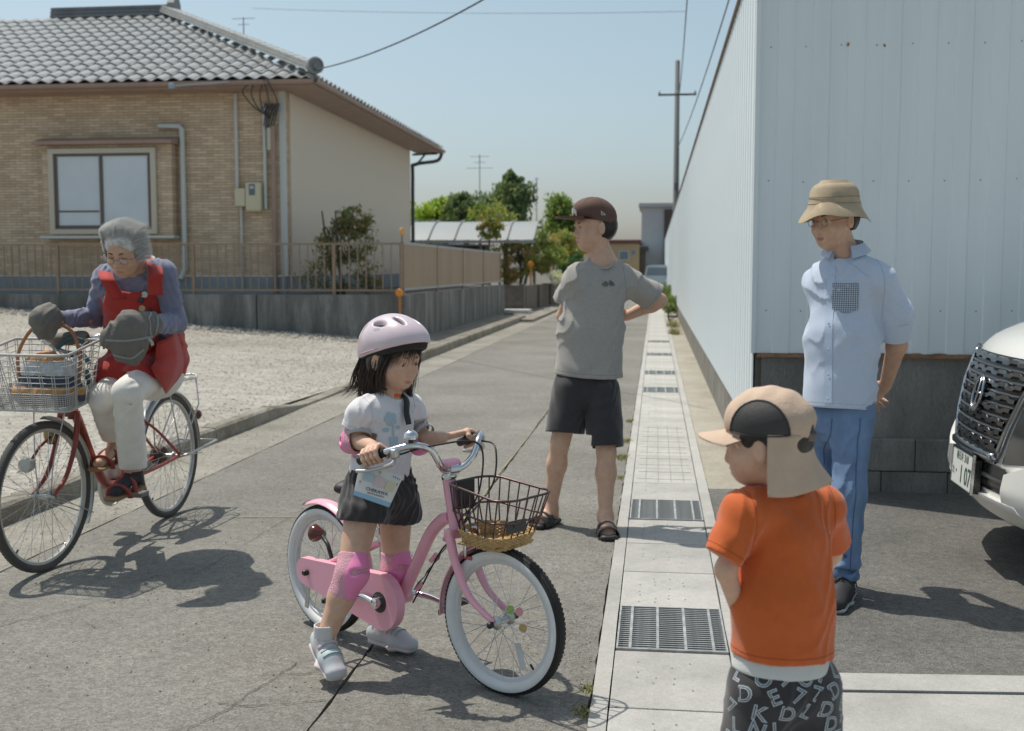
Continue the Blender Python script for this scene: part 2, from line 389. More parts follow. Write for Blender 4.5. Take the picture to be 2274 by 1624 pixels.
M_moss = mat('moss', (0.20, 0.19, 0.075), 0.95, var=0.4, vscale=25)
M_yellow = mat('worn_yellow_paint', (0.27, 0.245, 0.16), 0.85, var=0.35, vscale=14)

def sheet(name, x0, x1, y0, y1, z, m, parent=None, nx=1, ny=40, jit=0.0, sides=0.0):
    mb = MB(); r = np.random.RandomState(int(abs(x0 * 100 + y0 * 10)) % 9999)
    ys = np.concatenate([np.linspace(y0, min(y1, 16), ny + 1), np.linspace(16, y1, 20)[1:]]) if y1 > 16 and y0 < 16 else np.linspace(y0, y1, ny + 1)
    L = [(x0 + r.uniform(-jit, jit), y) for y in ys]; Q = [(x1 + r.uniform(-jit, jit), y) for y in ys]
    for i in range(len(ys) - 1):
        a, b, c, d = L[i], Q[i], Q[i + 1], L[i + 1]
        mb.add([(*a, z), (*b, z), (*c, z), (*d, z)], [(0, 1, 2, 3)])
        if sides:
            mb.add([(*b, z), (*b, z - sides), (*c, z - sides), (*c, z)], [(0, 1, 2, 3)]); mb.add([(*a, z), (*d, z), (*d, z - sides), (*a, z - sides)], [(0, 1, 2, 3)])
    return mb.build(name, m, parent)

g0 = MB().add([(-1500, -60, -0.09), (1500, -60, -0.09), (1500, 1900, -0.09), (-1500, 1900, -0.09)], [(0, 1, 2, 3)]).build('ground', M_earth); struct(g0)
bed = MB().add([(-3.7, -3, -0.028), (9, -3, -0.028), (9, 130, -0.028), (-3.7, 130, -0.028)], [(0, 1, 2, 3)]).build('road_bed', M_dark); struct(bed)
road = sheet('road', -2.905, -1.009, -3, 125, 0.0, M_asph, ny=190, jit=0.005, sides=0.025); struct(road)
lane2 = sheet('road', -0.9985, -0.192, -3, 125, 0.002, M_asph, ny=190, jit=0.005, sides=0.025); struct(lane2)
strip = sheet('gutter_strip', -3.43, -2.912, -3, 125, 0.001, M_strip, ny=120, jit=0.004, sides=0.025); struct(strip)

# hairline cracks and the worn yellow line on the asphalt
def ribbon(mb, pts, wd, z, r):
    P = np.array(pts); k = len(P)
    for i in range(k - 1):
        d = P[i + 1] - P[i]; n = np.array([-d[1], d[0]]) / (np.linalg.norm(d) + 1e-9); a = wd * r.uniform(0.4, 1.2); b = wd * r.uniform(0.4, 1.2)
        mb.add([(*(P[i] - n * a), z), (*(P[i] + n * a), z), (*(P[i + 1] + n * b), z), (*(P[i + 1] - n * b), z)], [(0, 3, 2, 1)])
def wander(a, b, n, amp, r):
    a, b = np.array(a, float), np.array(b, float); t = np.linspace(0, 1, n)[:, None]; d = (b - a) / np.linalg.norm(b - a); nn = np.array([-d[1], d[0]])
    w_ = np.cumsum(r.uniform(-1, 1, n)); w_ -= np.linspace(w_[0], w_[-1], n); return a + (b - a) * t + nn * (w_ * amp)[:, None]
rr = np.random.RandomState(3); mb = MB()
for a, b, n, amp, wd in [((-1.36, 3.0), (-1.22, 3.75), 26, 0.012, 0.004), ((-1.35, 3.35), (-1.02, 3.42), 18, 0.01, 0.004), ((-1.30, 3.62), (-1.02, 3.66), 16, 0.009, 0.003),
                         ((-2.6, 3.7), (-2.05, 4.6), 30, 0.014, 0.004), ((-2.3, 4.55), (-2.0, 5.0), 16, 0.012, 0.003), ((-2.9, 4.2), (-2.45, 4.9), 22, 0.012, 0.004),
                         ((-0.95, 4.6), (-0.55, 5.3), 20, 0.012, 0.003), ((-2.02, 4.55), (-1.96, 6.2), 30, 0.006, 0.0022)]:
    ribbon(mb, wander(a, b, n, amp, rr), wd * .45, 0.0045, rr)
o = mb.build('crack', M_dark, road); o['kind'] = 'stuff'
mb = MB()
for (a, b, n) in [((-1.02, 6.05), (-1.02, 13.5), 40), ((-1.03, 5.9), (-0.60, 5.93), 12), ((-2.3, 5.95), (-1.9, 6.0), 12)]:
    ribbon(mb, wander(a, b, n, 0.004, rr), 0.006, 0.0062, rr)
o = mb.build('yellow_line', M_yellow, road); o['kind'] = 'stuff'

# drain channel along the warehouse: rims, cover slabs, gratings
chan = sheet('drain_channel', -0.186, -0.132, -2.5, 95, 0.012, M_conc, ny=150, jit=0.0012, sides=0.04); struct(chan)
rim2 = sheet('channel_rim', 0.274, 0.333, -2.5, 95, 0.012, M_conc, chan, ny=150, jit=0.0012, sides=0.04)
U0, PU = 3.448, 0.536
grate_k = {1: 1, 5: 2, 17: 3, 21: 4, 27: 5, 33: 6}
M_slab = [ground_mat('slab_concrete_%d' % i, [tuple(c * f for c in (0.35, 0.345, 0.32)), tuple(c * f for c in (0.42, 0.415, 0.39)), tuple(c * f for c in (0.47, 0.46, 0.43))], 0.10, 0.4, vor=260, patch=2.4) for i, f in enumerate((0.97, 1.03, 1.08))]
def slab_mesh(i, lined):
    mb = MB(); wd, ln = 0.398, PU - 0.008
    mb.box((0, 0, -0.03), (wd, ln, 0.085), bev=0.004)
    mb.cm = 1
    if lined:
        for x in np.linspace(-0.12, 0.12, 4): mb.box((x, 0, 0.0131), (0.004, ln * 0.9, 0.0016))
        for y in (-0.13, 0.13): mb.box((0, y, 0.0134), (wd * 0.85, 0.003, 0.0016))
    else:
        r = np.random.RandomState(i)
        for x in (-0.12, -0.06, 0.0, 0.06):
            for y in np.arange(-0.2, 0.2, 0.05):
                if r.rand() < 0.45: mb.box((x + r.uniform(-.006, .006), y, 0.0129), (0.006, 0.012, 0.0012))
    return mb
M_score = mat('scored_joint', (0.24, 0.235, 0.21), 0.95)
protos = []
for i in range(5):
    o = slab_mesh(i, i >= 3).build('cover_slab', [M_slab[i % 3], M_score], chan); protos.append(o)
first = [True] * 5
for k in range(-4, 120):
    if k in grate_k or k > 75: continue
    i = (3 + k % 2) if 7 <= k <= 11 else (k * 7) % 3
    o = protos[i] if first[i] else protos[i].copy()
    if not first[i]: COL.objects.link(o)
    first[i] = False; o.location = (0.071, U0 + (k + 0.5) * PU, 0); o.parent = chan
M_steel = mat('galvanised_steel', (0.50, 0.51, 0.50), 0.5, metal=0.75, var=0.25, vscale=30, rvar=0.12)
pit = MB().add([(-0.13, -2.5, -0.024), (0.272, -2.5, -0.024), (0.272, 95, -0.024), (-0.13, 95, -0.024)], [(0, 1, 2, 3)]).build('channel_bed', mat('wet_silt', (0.05, 0.055, 0.055), 0.6), chan)
def grating(label):
    t = thing('drain_grating', label, 'grating', (0, 0, 0), 'steel gratings in the drain channel')
    ln, wd = PU - 0.012, 0.396
    fr = MB()
    for y in (-ln / 2 + 0.006, ln / 2 - 0.006): fr.box((0, y, 0.0), (wd, 0.007, 0.022))
    for x in (-wd / 2 + 0.004, wd / 2 - 0.004): fr.box((x, 0, 0), (0.007, ln - 0.02, 0.022))
    fr.build('frame', M_steel, t)
    for x in (-0.148, -0.050, 0.050, 0.148): MB().box((x, 0, 0.004), (0.010, ln - 0.02, 0.014)).build('cross_bar', M_steel, t)
    b0 = MB().box((0, 0, 0), (wd - 0.012, 0.006, 0.016)).build('bar', M_steel, t); n = 21
    for i in range(n):
        o = b0 if i == 0 else b0.copy()
        if i: COL.objects.link(o); o.parent = t
        o.location = (0, -ln / 2 + 0.012 + (ln - 0.024) * (i + 0.5) / n, 0)
    return t
GL = ['steel drain grating beside the pink bicycle\'s basket, behind the boy\'s sleeve', 'steel drain grating next to the sandals of the man in grey', 'steel drain grating well up the channel, first past the man in grey',
      'steel drain grating far along the channel, second past the man in grey', 'steel drain grating far along the channel, third past the man in grey', 'steel drain grating farthest along the channel by the white wall']
gt = grating(GL[0])
for k, i in grate_k.items():
    o = gt if i == 1 else copy_tree(gt); o.location = (0.071, U0 + (k + 0.5) * PU, 0.006); o['label'] = GL[i - 1]

# right-hand side: strip along the wall, parking asphalt, apron
s2 = sheet('wall_strip', 0.337, 0.66, 7.1, 95, 0.004, M_conc2, ny=60, sides=0.02); struct(s2)
pk = MB().add([(0.337, 3.835, 0.006), (9, 4.52, 0.006), (9, 7.2, 0.006), (0.337, 7.09, 0.006)], [(0, 1, 2, 3)]).build('parking_area', M_asph2); struct(pk)
ap = MB()
ap.add([(0.337, 3.672, 0.010), (9, 4.40, 0.010), (9, 4.513, 0.010), (0.337, 3.828, 0.010)], [(0, 1, 2, 3)])
ap.add([(0.337, 3.672, 0.010), (0.337, 3.672, -0.02), (9, 4.40, -0.02), (9, 4.40, 0.010)], [(0, 1, 2, 3)])
apo = ap.build('apron_edging', M_conc); struct(apo)
ap = MB().add([(0.337, -2.5, 0.003), (9, -2.5, 0.003), (9, 4.392, 0.003), (0.337, 3.664, 0.003)], [(0, 1, 2, 3)]).build('apron', M_conc); struct(ap)

# kerb and gravel lot on the left
mb = MB(); pr = [(-3.415, -0.02), (-3.425, 0.095), (-3.445, 0.112), (-3.545, 0.112), (-3.56, 0.0)]
def kerb_run(name, y0, y1, hfun, n, parent=None, m=M_kerb, x=0.0, wid=1.0):
    mb = MB(); r = np.random.RandomState(int(y0 * 7 + 33)); ys = np.linspace(y0, y1, n + 1)
    P = [[(-3.415 + x - (-3.415 - px) * wid + (r.uniform(-.004, .004) if i < 4 else 0), y, -0.02 + (pz + 0.02) * hfun(y) + (r.uniform(-.004, .003) if 0 < i < 4 else 0)) for i, (px, pz) in enumerate(pr)] for y in ys]
    for i in range(n):
        for j in range(4): mb.add([P[i][j], P[i + 1][j], P[i + 1][j + 1], P[i][j + 1]], [(0, 1, 2, 3)])
    mb.add(P[0], [(0, 1, 2, 3, 4)]); mb.add(P[-1], [(4, 3, 2, 1, 0)])
    return mb.build(name, m, parent)
kb = None
ys = [-1.0, 1.0, 3.0, 4.99, 6.98, 8.6, 10.0]
kerb_parent = bpy.data.objects.new('kerb', None); COL.objects.link(kerb_parent); kerb_parent['kind'] = 'structure'; BASE['kerb'] = Vector()
for i in range(len(ys) - 1): kerb_run('kerbstone', ys[i] + 0.004, ys[i + 1] - 0.004, lambda y: 1.0, 12, kerb_parent)
kerb_run('kerbstone', 10.004, 11.0, lambda y: 1 - 0.62 * min(1, (y - 10) / 0.9), 6, kerb_parent)
kerb_run('kerbstone', 11.0, 15.4, lambda y: 0.38, 12, kerb_parent)
kerb_run('kerbstone', 15.4, 16.4, lambda y: 0.38 + 0.75 * min(1, (y - 15.4) / 0.8), 6, kerb_parent)
for i in range(7): kerb_run('kerbstone', 16.4 + i * 2 + .004, 18.4 + i * 2 - .004, lambda y: 1.13, 8, kerb_parent)
led = MB().box((-3.93, 23.6, 0.05), (0.74, 14.2, 0.16)).build('footpath', M_kerb); struct(led)
def lot_z(x, y):
    e = max(0, 1 - abs(y - 13.0) / 3.0) ** .5 * max(0, 1 - (-3.557 - x) / 1.6); return lot_z0(x, y) * (1 - e) + 0.022 * e
def lot_z0(x, y):
    k = min(1, max(0, (y - 9.0) / 10.3)); k = k * k * (3 - 2 * k)
    return 0.085 + k * (0.0 + 0.078 * max(0, -4.3 - x)) + 0.012 * math.sin(x * 1.7 + y * 0.9) * min(1, (-3.6 - x) * 2 if x < -3.6 else 0)
mb = MB(); mb.grid(lambda u, v: (lambda x, y: (x, y, lot_z(x, y)))(-3.557 - 30 * u ** 1.7, -2 + 21.4 * v), 60, 60)
lot = mb.build('gravel_lot', M_gravel, smooth=True); struct(lot)
# loose stones of the lot: countless, one object
mb = MB(); r = np.random.RandomState(11); ico = [(0, 0, 1), (.9, 0, .1), (-.45, .78, .1), (-.45, -.78, .1), (.3, .5, -.7), (.3, -.5, -.7), (-.6, 0, -.7)]
icf = [(0, 1, 2), (0, 2, 3), (0, 3, 1), (1, 4, 2), (2, 6, 3), (3, 5, 1), (1, 5, 4), (2, 4, 6), (3, 6, 5)]
def stone(mb, x, y, z, s, m):
    a = r.uniform(0, 6.28); c, sn = math.cos(a), math.sin(a); sx, sy, sz = s * r.uniform(.7, 1.3), s * r.uniform(.7, 1.3), s * r.uniform(.35, .8)
    mb.add([(x + (p[0] * sx * c - p[1] * sy * sn), y + (p[0] * sx * sn + p[1] * sy * c), z + p[2] * sz) for p in ico], icf, m)
for i in range(9000):
    y = 2.5 + 16.6 * r.rand() ** 0.85; x = -3.6 - (9.0 if y > 8 else 4.0) * r.rand() ** 1.4
    stone(mb, x, y, lot_z(x, y) + 0.002, r.uniform(.005, .013) * (0.7 + y / 22), r.randint(0, 3))
for i in range(1700):
    x = -4.2 - 9 * r.rand(); y = 19.25 - 0.9 * r.rand() ** 1.8; stone(mb, x, y, lot_z(x, y) + 0.01, r.uniform(.02, .05), r.randint(0, 3))
gs = mb.build('loose_gravel', [mat('stone_a', (0.34, 0.32, 0.285), 0.9), mat('stone_b', (0.30, 0.27, 0.225), 0.9), mat('stone_c', (0.42, 0.40, 0.36), 0.9)])
tag(gs, 'loose pale gravel strewn over the empty lot', 'gravel', kind='stuff')
# grit and chips on the asphalt beside the drain
mb = MB(); r = np.random.RandomState(5)
for i in range(2600):
    y = 3.0 + 9 * r.rand() ** 1.6; x = (-0.2 - abs(r.normal(0, 0.16)) if r.rand() < .7 else r.uniform(-2.9, -.2)); stone(mb, x, y, 0.003, r.uniform(.0015, .0055), r.randint(0, 3))
for i in range(700):
    y = 3.2 + 9 * r.rand(); x = -2.95 - .45 * r.rand(); stone(mb, x, y, 0.003, r.uniform(.002, .007), r.randint(0, 3))
gr = mb.build('road_grit', [MATS['stone_a'], MATS['stone_b'], mat('stone_d', (0.22, 0.205, 0.18), 0.9)])
tag(gr, 'small loose grit scattered on the asphalt', 'grit', kind='stuff')
# weeds along joints
M_weed = [mat('weed_a', (0.24, 0.25, 0.085), 0.8), mat('weed_b', (0.34, 0.31, 0.14), 0.85)]
def tuft(mb, x, y, z, n, hgt, spread, r, blade=0.004):
    for i in range(n):
        a = r.uniform(0, 6.28); px, py = x + r.normal(0, spread), y + r.normal(0, spread * 2.2); hh = hgt * r.uniform(.4, 1); dx, dy = math.cos(a) * hh * .6, math.sin(a) * hh * .6
        w_ = blade; mb.add([(px - w_ * math.sin(a), py + w_ * math.cos(a), z), (px + w_ * math.sin(a), py - w_ * math.cos(a), z), (px + dx, py + dy, z + hh)], [(0, 1, 2)], r.randint(0, 2))
mb = MB(); r = np.random.RandomState(2)
for (x, y, n, h_, s_) in [(-0.205, 3.62, 120, .014, .010), (-0.205, 3.42, 160, .016, .012), (-0.205, 3.2, 120, .016, .012), (-0.22, 8.2, 240, .032, .022), (-0.21, 9.0, 220, .03, .022), (-0.21, 7.4, 90, .02, .016), (-0.21, 10.2, 100, .03, .018),
                          (0.40, 24, 300, .2, .06), (0.42, 27, 300, .25, .07)]: tuft(mb, x, y, 0.0, n, h_, s_, r)
wd = mb.build('joint_weeds', M_weed); tag(wd, 'thin weeds and moss growing in the drain joint', 'weeds', kind='stuff')

# ------------------------------------------------------------------ white warehouse
M_white = mat('white_cladding', (0.79, 0.855, 0.875), 0.42, var=0.07, vscale=2.2, stretch=(1, 1, .12), spec=0.4, rvar=.08)
M_found = ground_mat('foundation_concrete', [(0.14, 0.138, 0.128), (0.21, 0.207, 0.195), (0.30, 0.29, 0.27)], 0.12, 0.4, vor=150, patch=2.2, scale=(1, 1, .3))
M_rust = mat('rust', (0.30, 0.17, 0.095), 0.9, var=0.4, vscale=20)
wh = thing('warehouse', 'tall white corrugated warehouse on a dark concrete base', 'warehouse', (0.6, 7.15, 0))
ZB, ZT, ZS = 0.845, 3.30, 0.362
def panel(n, z0, z1):
    mb = MB(); pts = []
    for k in range(2):
        o_ = k * 0.205; pts += [(o_, 0), (o_ + 0.094, 0), (o_ + 0.102, 0.009), (o_ + 0.196, 0.009)]
        if k == 0: pts += [(o_ + 0.200, 0.004)]
    pts += [(0.406, 0.003), (0.4095, 0.0004)]
    k = len(pts); V = [(x, -d, z) for z in (z0, z1) for x, d in pts]
    mb.add(V, [(i, i + 1, k + i + 1, k + i) for i in range(k - 1)]); return mb
p0 = panel(0, ZB, ZT).build('cladding_panel', M_white, None); p0.parent = wh; BASE[p0.name] = Vector((0.6, 7.15, 0))
for i in range(28):
    o = p0 if i == 0 else p0.copy()
    if i: COL.objects.link(o); o.parent = wh
    o.location = (0.012 + i * 0.41, 0, 0)
q0 = panel(1, ZS, ZT).build('cladding_panel', M_white, None); q0.parent = wh
for i in range(200):
    o = q0 if i == 0 else q0.copy()
    if i: COL.objects.link(o); o.parent = wh
    o.rotation_euler = (0, 0, R(-90)); o.location = (0.0, 0.41 + i * 0.41, 0)
MB().box((0.597, 7.144, (ZB + ZT) / 2), (0.03, 0.03, ZT - ZB), bev=0.004).build('corner_trim', M_white, wh)
cp = MB(); cp.box((0.60, 48, ZT + 0.008), (0.06, 82.0, 0.022)); cp.box((6.4, 7.14, ZT + 0.008), (11.6, 0.06, 0.022)); cp.build('roof_edge', mat('brown_flashing', (0.16, 0.11, 0.08), 0.6), wh)
MB().box((6.3, 48.3, ZT - 0.02), (11.4, 82.2, 0.03)).build('roof', MATS['brown_flashing'], wh)
wb = MB(); wb.box((6.36, 7.36, 0.42), (11.42, 0.36, 0.845))
wb.build('foundation', M_found, wh)
sb = MB(); sb.box((0.70, 48.5, 0.17), (0.17, 82.0, 0.40)); sb.box((0.655, 7.32, 0.42), (0.08, 0.24, 0.84)); sb.build('side_foundation', mat('side_concrete', (0.20, 0.19, 0.165), 0.9, var=0.35, vscale=3, bump=0.4, bscale=90), wh)
bk = MB().box((0, 0, 0), (0.386, 0.13, 0.196), bev=0.006).build('block', M_found); bk.parent = wh
for c in range(2):
    for i in range(18):
        o = bk if (c == 0 and i == 0) else bk.copy()
        if c or i: COL.objects.link(o); o.parent = wh
        o.location = (0.19 + i * 0.39 + 0.195 * c, 0.035 - 0.004 * c, 0.032 + c * 0.2)
rs = MB(); r = np.random.RandomState(9); xs = np.arange(0.62, 9, 0.03); zz = [ZB - 0.006 + 0.014 * r.rand() for _ in xs]
for i in range(len(xs) - 1): rs.add([(xs[i], 7.134, ZB - 0.022 - .01 * r.rand()), (xs[i + 1], 7.134, ZB - 0.022), (xs[i + 1], 7.134, zz[i + 1]), (xs[i], 7.134, zz[i])], [(0, 1, 2, 3)])
rs.build('rust_edge', M_rust, wh)
sc0 = MB().lathe([(0, -0.003), (0.003, -0.0025), (0.0042, 0.0)], (0, 0, 0), (0, 1, 0), 8).build('screw', mat('screw_steel', (0.16, 0.15, 0.14), 0.6)); sc0.parent = wh
fs = True
for z in (2.685, 1.885, 1.105):
    for i in range(20):
        o = sc0 if fs else sc0.copy()
        if not fs: COL.objects.link(o); o.parent = wh
        fs = False; o.location = (0.06 + 0.205 * i + 0.012, -0.0035, z + random.uniform(-.006, .006))
for (x, z, s_) in [(1.12, 2.69, .009), (1.33, 2.68, .008)]:
    mb = MB(); r = np.random.RandomState(int(x * 100)); n = 14
    mb.add([(x + s_ * r.uniform(.6, 1.2) * math.cos(6.28 * i / n), 7.1385, z - .004 + s_ * 1.3 * r.uniform(.6, 1.2) * math.sin(6.28 * i / n)) for i in range(n)], [tuple(range(n))]); mb.build('rust_stain', M_rust, wh)

# ------------------------------------------------------------------ retaining wall and fences of the house
M_rw = ground_mat('retaining_concrete', [(0.11, 0.11, 0.105), (0.18, 0.18, 0.17), (0.32, 0.315, 0.30)], 0.10, 0.3, vor=60, patch=1.2, scale=(2.2, 2.2, .35))
M_brown = mat('brown_aluminium', (0.29, 0.205, 0.145), 0.5, var=0.15, vscale=4)
rw = thing('retaining_wall', 'grey concrete retaining wall around the house plot', 'wall', (-4.25, 19.3, 0))
xs = [-4.25, -6.9, -9.6, -12.3, -15, -18, -21]
for i in range(6): MB().box(((xs[i] + xs[i + 1]) / 2, 19.41, 0.36), (xs[i] - xs[i + 1] - 0.02, 0.22, 1.10), bev=0.01).build('wall_panel', M_rw, rw)
ysd = [19.54, 23.0, 26.4, 29.6, 32.4]
for i in range(4): MB().box((-4.365, (ysd[i] + ysd[i + 1]) / 2, 0.36), (0.22, ysd[i + 1] - ysd[i] - 0.03, 1.10), bev=0.01).build('wall_panel', M_rw, rw)
plot = MB().add([(-30, 19.5, 0.885), (-4.4, 19.5, 0.885), (-4.4, 33, 0.885), (-30, 33, 0.885)], [(0, 1, 2, 3)]).build('garden', M_earth); struct(plot)
fn = thing('railing', 'brown metal railing with thin upright pickets on the retaining wall', 'railing', (-4.35, 19.4, 0.91))
for z, hh in ((1.785, 0.035), (0.985, 0.032)): MB().box((-9.5, 19.4, z), (10.3, 0.04, hh)).build('rail', M_brown, fn)
pk0 = MB().box((-4.35, 19.4, 1.385), (0.018, 0.018, 0.80)).build('picket', M_brown, fn)
po0 = MB().box((-4.35, 19.4, 1.33), (0.05, 0.05, 0.92)).build('post', M_brown, fn)
for i in range(1, 62):
    o = pk0.copy(); COL.objects.link(o); o.parent = fn; o.location = (-0.148 * i - 0.02, 0, 0)
for x in (-1.18, -3.72, -6.25, -8.8):
    o = po0.copy(); COL.objects.link(o); o.parent = fn; o.location = (x, 0, 0)
sf = thing('screen_fence', 'brown perforated screen fence along the street side of the plot', 'fence', (-4.36, 19.5, 0.91))
M_scr = mat('brown_mesh_screen', (0.37, 0.265, 0.175), 0.7, var=0.12, vscale=1.2, bump=0.5, bscale=150, stretch=(1, 1, .1))
for i in range(4): MB().box((-4.36, 19.62 + 3.1 * i + 1.54, 1.40), (0.03, 3.06, 0.76)).build('screen_panel', M_scr, sf)
for z in (1.80, 1.00): MB().box((-4.36, 25.9, z), (0.05, 12.7, 0.045)).build('rail', mat('grey_aluminium', (0.33, 0.33, 0.33), 0.45, metal=.4), sf)
for y in (19.58, 22.7, 25.8, 28.9, 32.1): MB().box((-4.36, y, 1.36), (0.06, 0.06, 0.92)).build('post', M_brown, sf)
# orange reflector post and small delineator
def delineator(label, x, y, z0, h_, r_):
    t = thing('delineator', label, 'marker post', (x, y, z0)); MO = mat('orange_plastic', (0.50, 0.19, 0.04), 0.5)
    MB().lathe([(0, 0), (r_ * .5, 0), (r_ * .45, h_), (0, h_)], (x, y, z0), (0, 0, 1), 12).build('pole', MO, t)
    MB().lathe([(0, -.02), (r_ * 1.3, -.02), (r_ * 1.5, -.008), (r_ * 1.5, .008), (r_ * 1.3, .02), (0, .02)], (x, y - r_ * .5, z0 + h_), (0, 1, 0), 20).build('reflector', mat('orange_reflector', (0.75, 0.27, 0.02), 0.3), t)
delineator('orange round reflector post at the retaining wall corner', -4.33, 19.2, 0.05, 0.90, 0.045)
t = thing('corner_lamp', 'small orange warning light on the railing corner post', 'light', (-4.33, 19.42, 1.78))
MB().box((-4.33, 19.42, 1.88), (0.03, 0.03, 0.2)).build('stem', M_brown, t)
MB().lathe([(0, 0), (.045, .01), (.05, .09), (.04, .12), (0, .13)], (-4.33, 19.42, 1.93), (0, 0, 1), 16).build('lens', mat('pale_orange', (0.7, 0.36, 0.14), 0.4), t)
delineator('orange marker post by the neighbour\'s garden plants', -3.9, 36.0, 0.75, 0.75, 0.06)

# ------------------------------------------------------------------ tiled house
HX, HY = -6.757, 20.6
house = thing('house', 'single-storey tan brick house with silver tiled hip roof', 'house', (HX, HY, 0.88))
def brick_mat():
    m = bpy.data.materials.new('thin_brick_tile'); m.use_nodes = True; t = m.node_tree; b = t.nodes['Principled BSDF']; b.inputs['Roughness'].default_value = 0.85
    tc = nd(t, 'ShaderNodeTexCoord'); sp = nd(t, 'ShaderNodeSeparateXYZ'); cb = nd(t, 'ShaderNodeCombineXYZ'); t.links.new(tc.outputs['Object'], sp.inputs[0])
    t.links.new(sp.outputs['X'], cb.inputs['X']); t.links.new(sp.outputs['Z'], cb.inputs['Y'])
    br = nd(t, 'ShaderNodeTexBrick'); br.offset = 0.5; br.inputs['Scale'].default_value = 1.0; br.inputs['Brick Width'].default_value = 0.23; br.inputs['Row Height'].default_value = 0.052
    br.inputs['Mortar Size'].default_value = 0.005; br.inputs['Bias'].default_value = 0.0; br.inputs['Mortar Smooth'].default_value = 0.4
    br.inputs['Color1'].default_value = (0.54, 0.405, 0.275, 1); br.inputs['Color2'].default_value = (0.72, 0.575, 0.42, 1); br.inputs['Mortar'].default_value = (0.36, 0.285, 0.22, 1)
    t.links.new(cb.outputs[0], br.inputs['Vector'])
    n = nd(t, 'ShaderNodeTexNoise', Scale=3.0, Detail=5.0); t.links.new(tc.outputs['Object'], n.inputs['Vector'])
    mr = nd(t, 'ShaderNodeMapRange'); mr.inputs['To Min'].default_value = 0.72; mr.inputs['To Max'].default_value = 1.28; t.links.new(n.outputs['Fac'], mr.inputs['Value'])
    sc_ = nd(t, 'ShaderNodeVectorMath', operation='SCALE'); t.links.new(br.outputs['Color'], sc_.inputs[0]); t.links.new(mr.outputs[0], sc_.inputs['Scale']); t.links.new(sc_.outputs[0], b.inputs['Base Color'])
    bp = nd(t, 'ShaderNodeBump', Strength=0.8, Distance=0.01); bp.invert = True; t.links.new(br.outputs['Fac'], bp.inputs['Height']); t.links.new(bp.outputs[0], b.inputs['Normal'])
    return m
M_brick = brick_mat()
M_plaster = mat('beige_plaster', (0.74, 0.64, 0.52), 0.9, var=0.10, vscale=30, bump=0.9, bscale=45)
M_trim = mat('cream_trim', (0.56, 0.51, 0.42), 0.5)
M_pipe = mat('pale_pvc', (0.58, 0.60, 0.58), 0.45)
M_fascia = mat('brown_fascia', (0.36, 0.25, 0.20), 0.5, var=0.1, vscale=3)
M_tile = mat('silver_roof_tile', (0.44, 0.45, 0.445), 0.30, var=0.25, vscale=1.5, spec=0.6, rvar=0.08)
M_base = mat('blue_grey_render', (0.29, 0.325, 0.35), 0.9, var=0.1, vscale=2)
MB().box((-18.4, HY + 0.15, 2.98), (23.2, 0.3, 3.5)).build('front_wall', M_brick, house)
MB().box((HX - 0.1495, (HY + 31.4) / 2 + 0.15, 2.98), (0.3, 31.4 - HY - 0.3, 3.5)).build('side_wall', M_plaster, house)
MB().box((-18.4, HY + 0.10, 1.04), (23.27, 0.28, 0.36)).build('base_course', M_base, house)
MB().box((HX - 0.12, (HY + 31.4) / 2, 1.04), (0.28, 31.4 - HY + 0.02, 0.36)).build('base_course', M_base, house)
MB().box((HX - 0.05, HY - 0.002, 2.98), (0.12, 0.03, 3.5)).build('corner_trim', M_pipe, house)
# roof
EX, EY, EZ, SL, TT = -6.04, 20.05, 4.70, 0.46, 4.82
rb = MB(); RX = -30.0; ridge_z = EZ + SL * TT
rb.add([(RX, EY, EZ), (EX, EY, EZ), (EX - TT, EY + TT, ridge_z), (RX, EY + TT, ridge_z)], [(0, 1, 2, 3)])
rb.add([(EX, EY, EZ), (EX, 32.26, EZ), (EX - TT, 32.26 - TT, ridge_z), (EX - TT, EY + TT, ridge_z)], [(0, 1, 2, 3)])
rb.add([(EX, 32.26, EZ), (RX, 32.26, EZ), (RX, EY + TT, ridge_z), (EX - TT, EY + TT, ridge_z), (EX - TT, 32.26 - TT, ridge_z)], [(0, 1, 2, 3, 4)])
roof = rb.build('roof', mat('roof_underlay', (0.20, 0.205, 0.205), 0.7), house)
sf_ = MB(); sf_.box((-18.0, EY + 0.33, EZ - 0.10), (23.9, 0.62, 0.03)); sf_.box((EX - 0.36, 26.45, EZ - 0.103), (0.62, 11.5, 0.03)); sf_.build('soffit', M_fascia, house)
def gutter(p0, p1, side, nm='gutter'):
    p0, p1 = np.array(p0), np.array(p1); d, u, v = frame(p1 - p0, side); mb = MB(); pr_ = [(.0, .05), (.0, .0), (.025, -.025), (.07, -.025), (.095, .0), (.095, .05), (.086, .05), (.086, .005), (.065, -.014), (.03, -.014), (.01, .005), (.01, .05)]
    k = len(pr_); A = [p0 + u * a + np.array([0, 0, b]) for a, b in pr_]; B = [p1 + u * a + np.array([0, 0, b]) for a, b in pr_]
    mb.add(A + B, [(i, (i + 1) % k, k + (i + 1) % k, k + i) for i in range(k)] + [tuple(range(k)), tuple(range(2 * k - 1, k - 1, -1))]); return mb.build(nm, M_fascia, house)
MB().box((-18.0, EY + 0.02, EZ - 0.055), (23.9, 0.03, 0.13)).build('fascia', M_fascia, house)
MB().box((EX - 0.02, 26.15, EZ - 0.055), (0.03, 12.16, 0.13)).build('fascia', M_fascia, house)
gutter((RX, EY, EZ - 0.055), (EX + 0.02, EY, EZ - 0.055), (0, -1, 0)); gutter((EX, EY - 0.06, EZ - 0.055), (EX, 32.4, EZ - 0.055), (1, 0, 0))
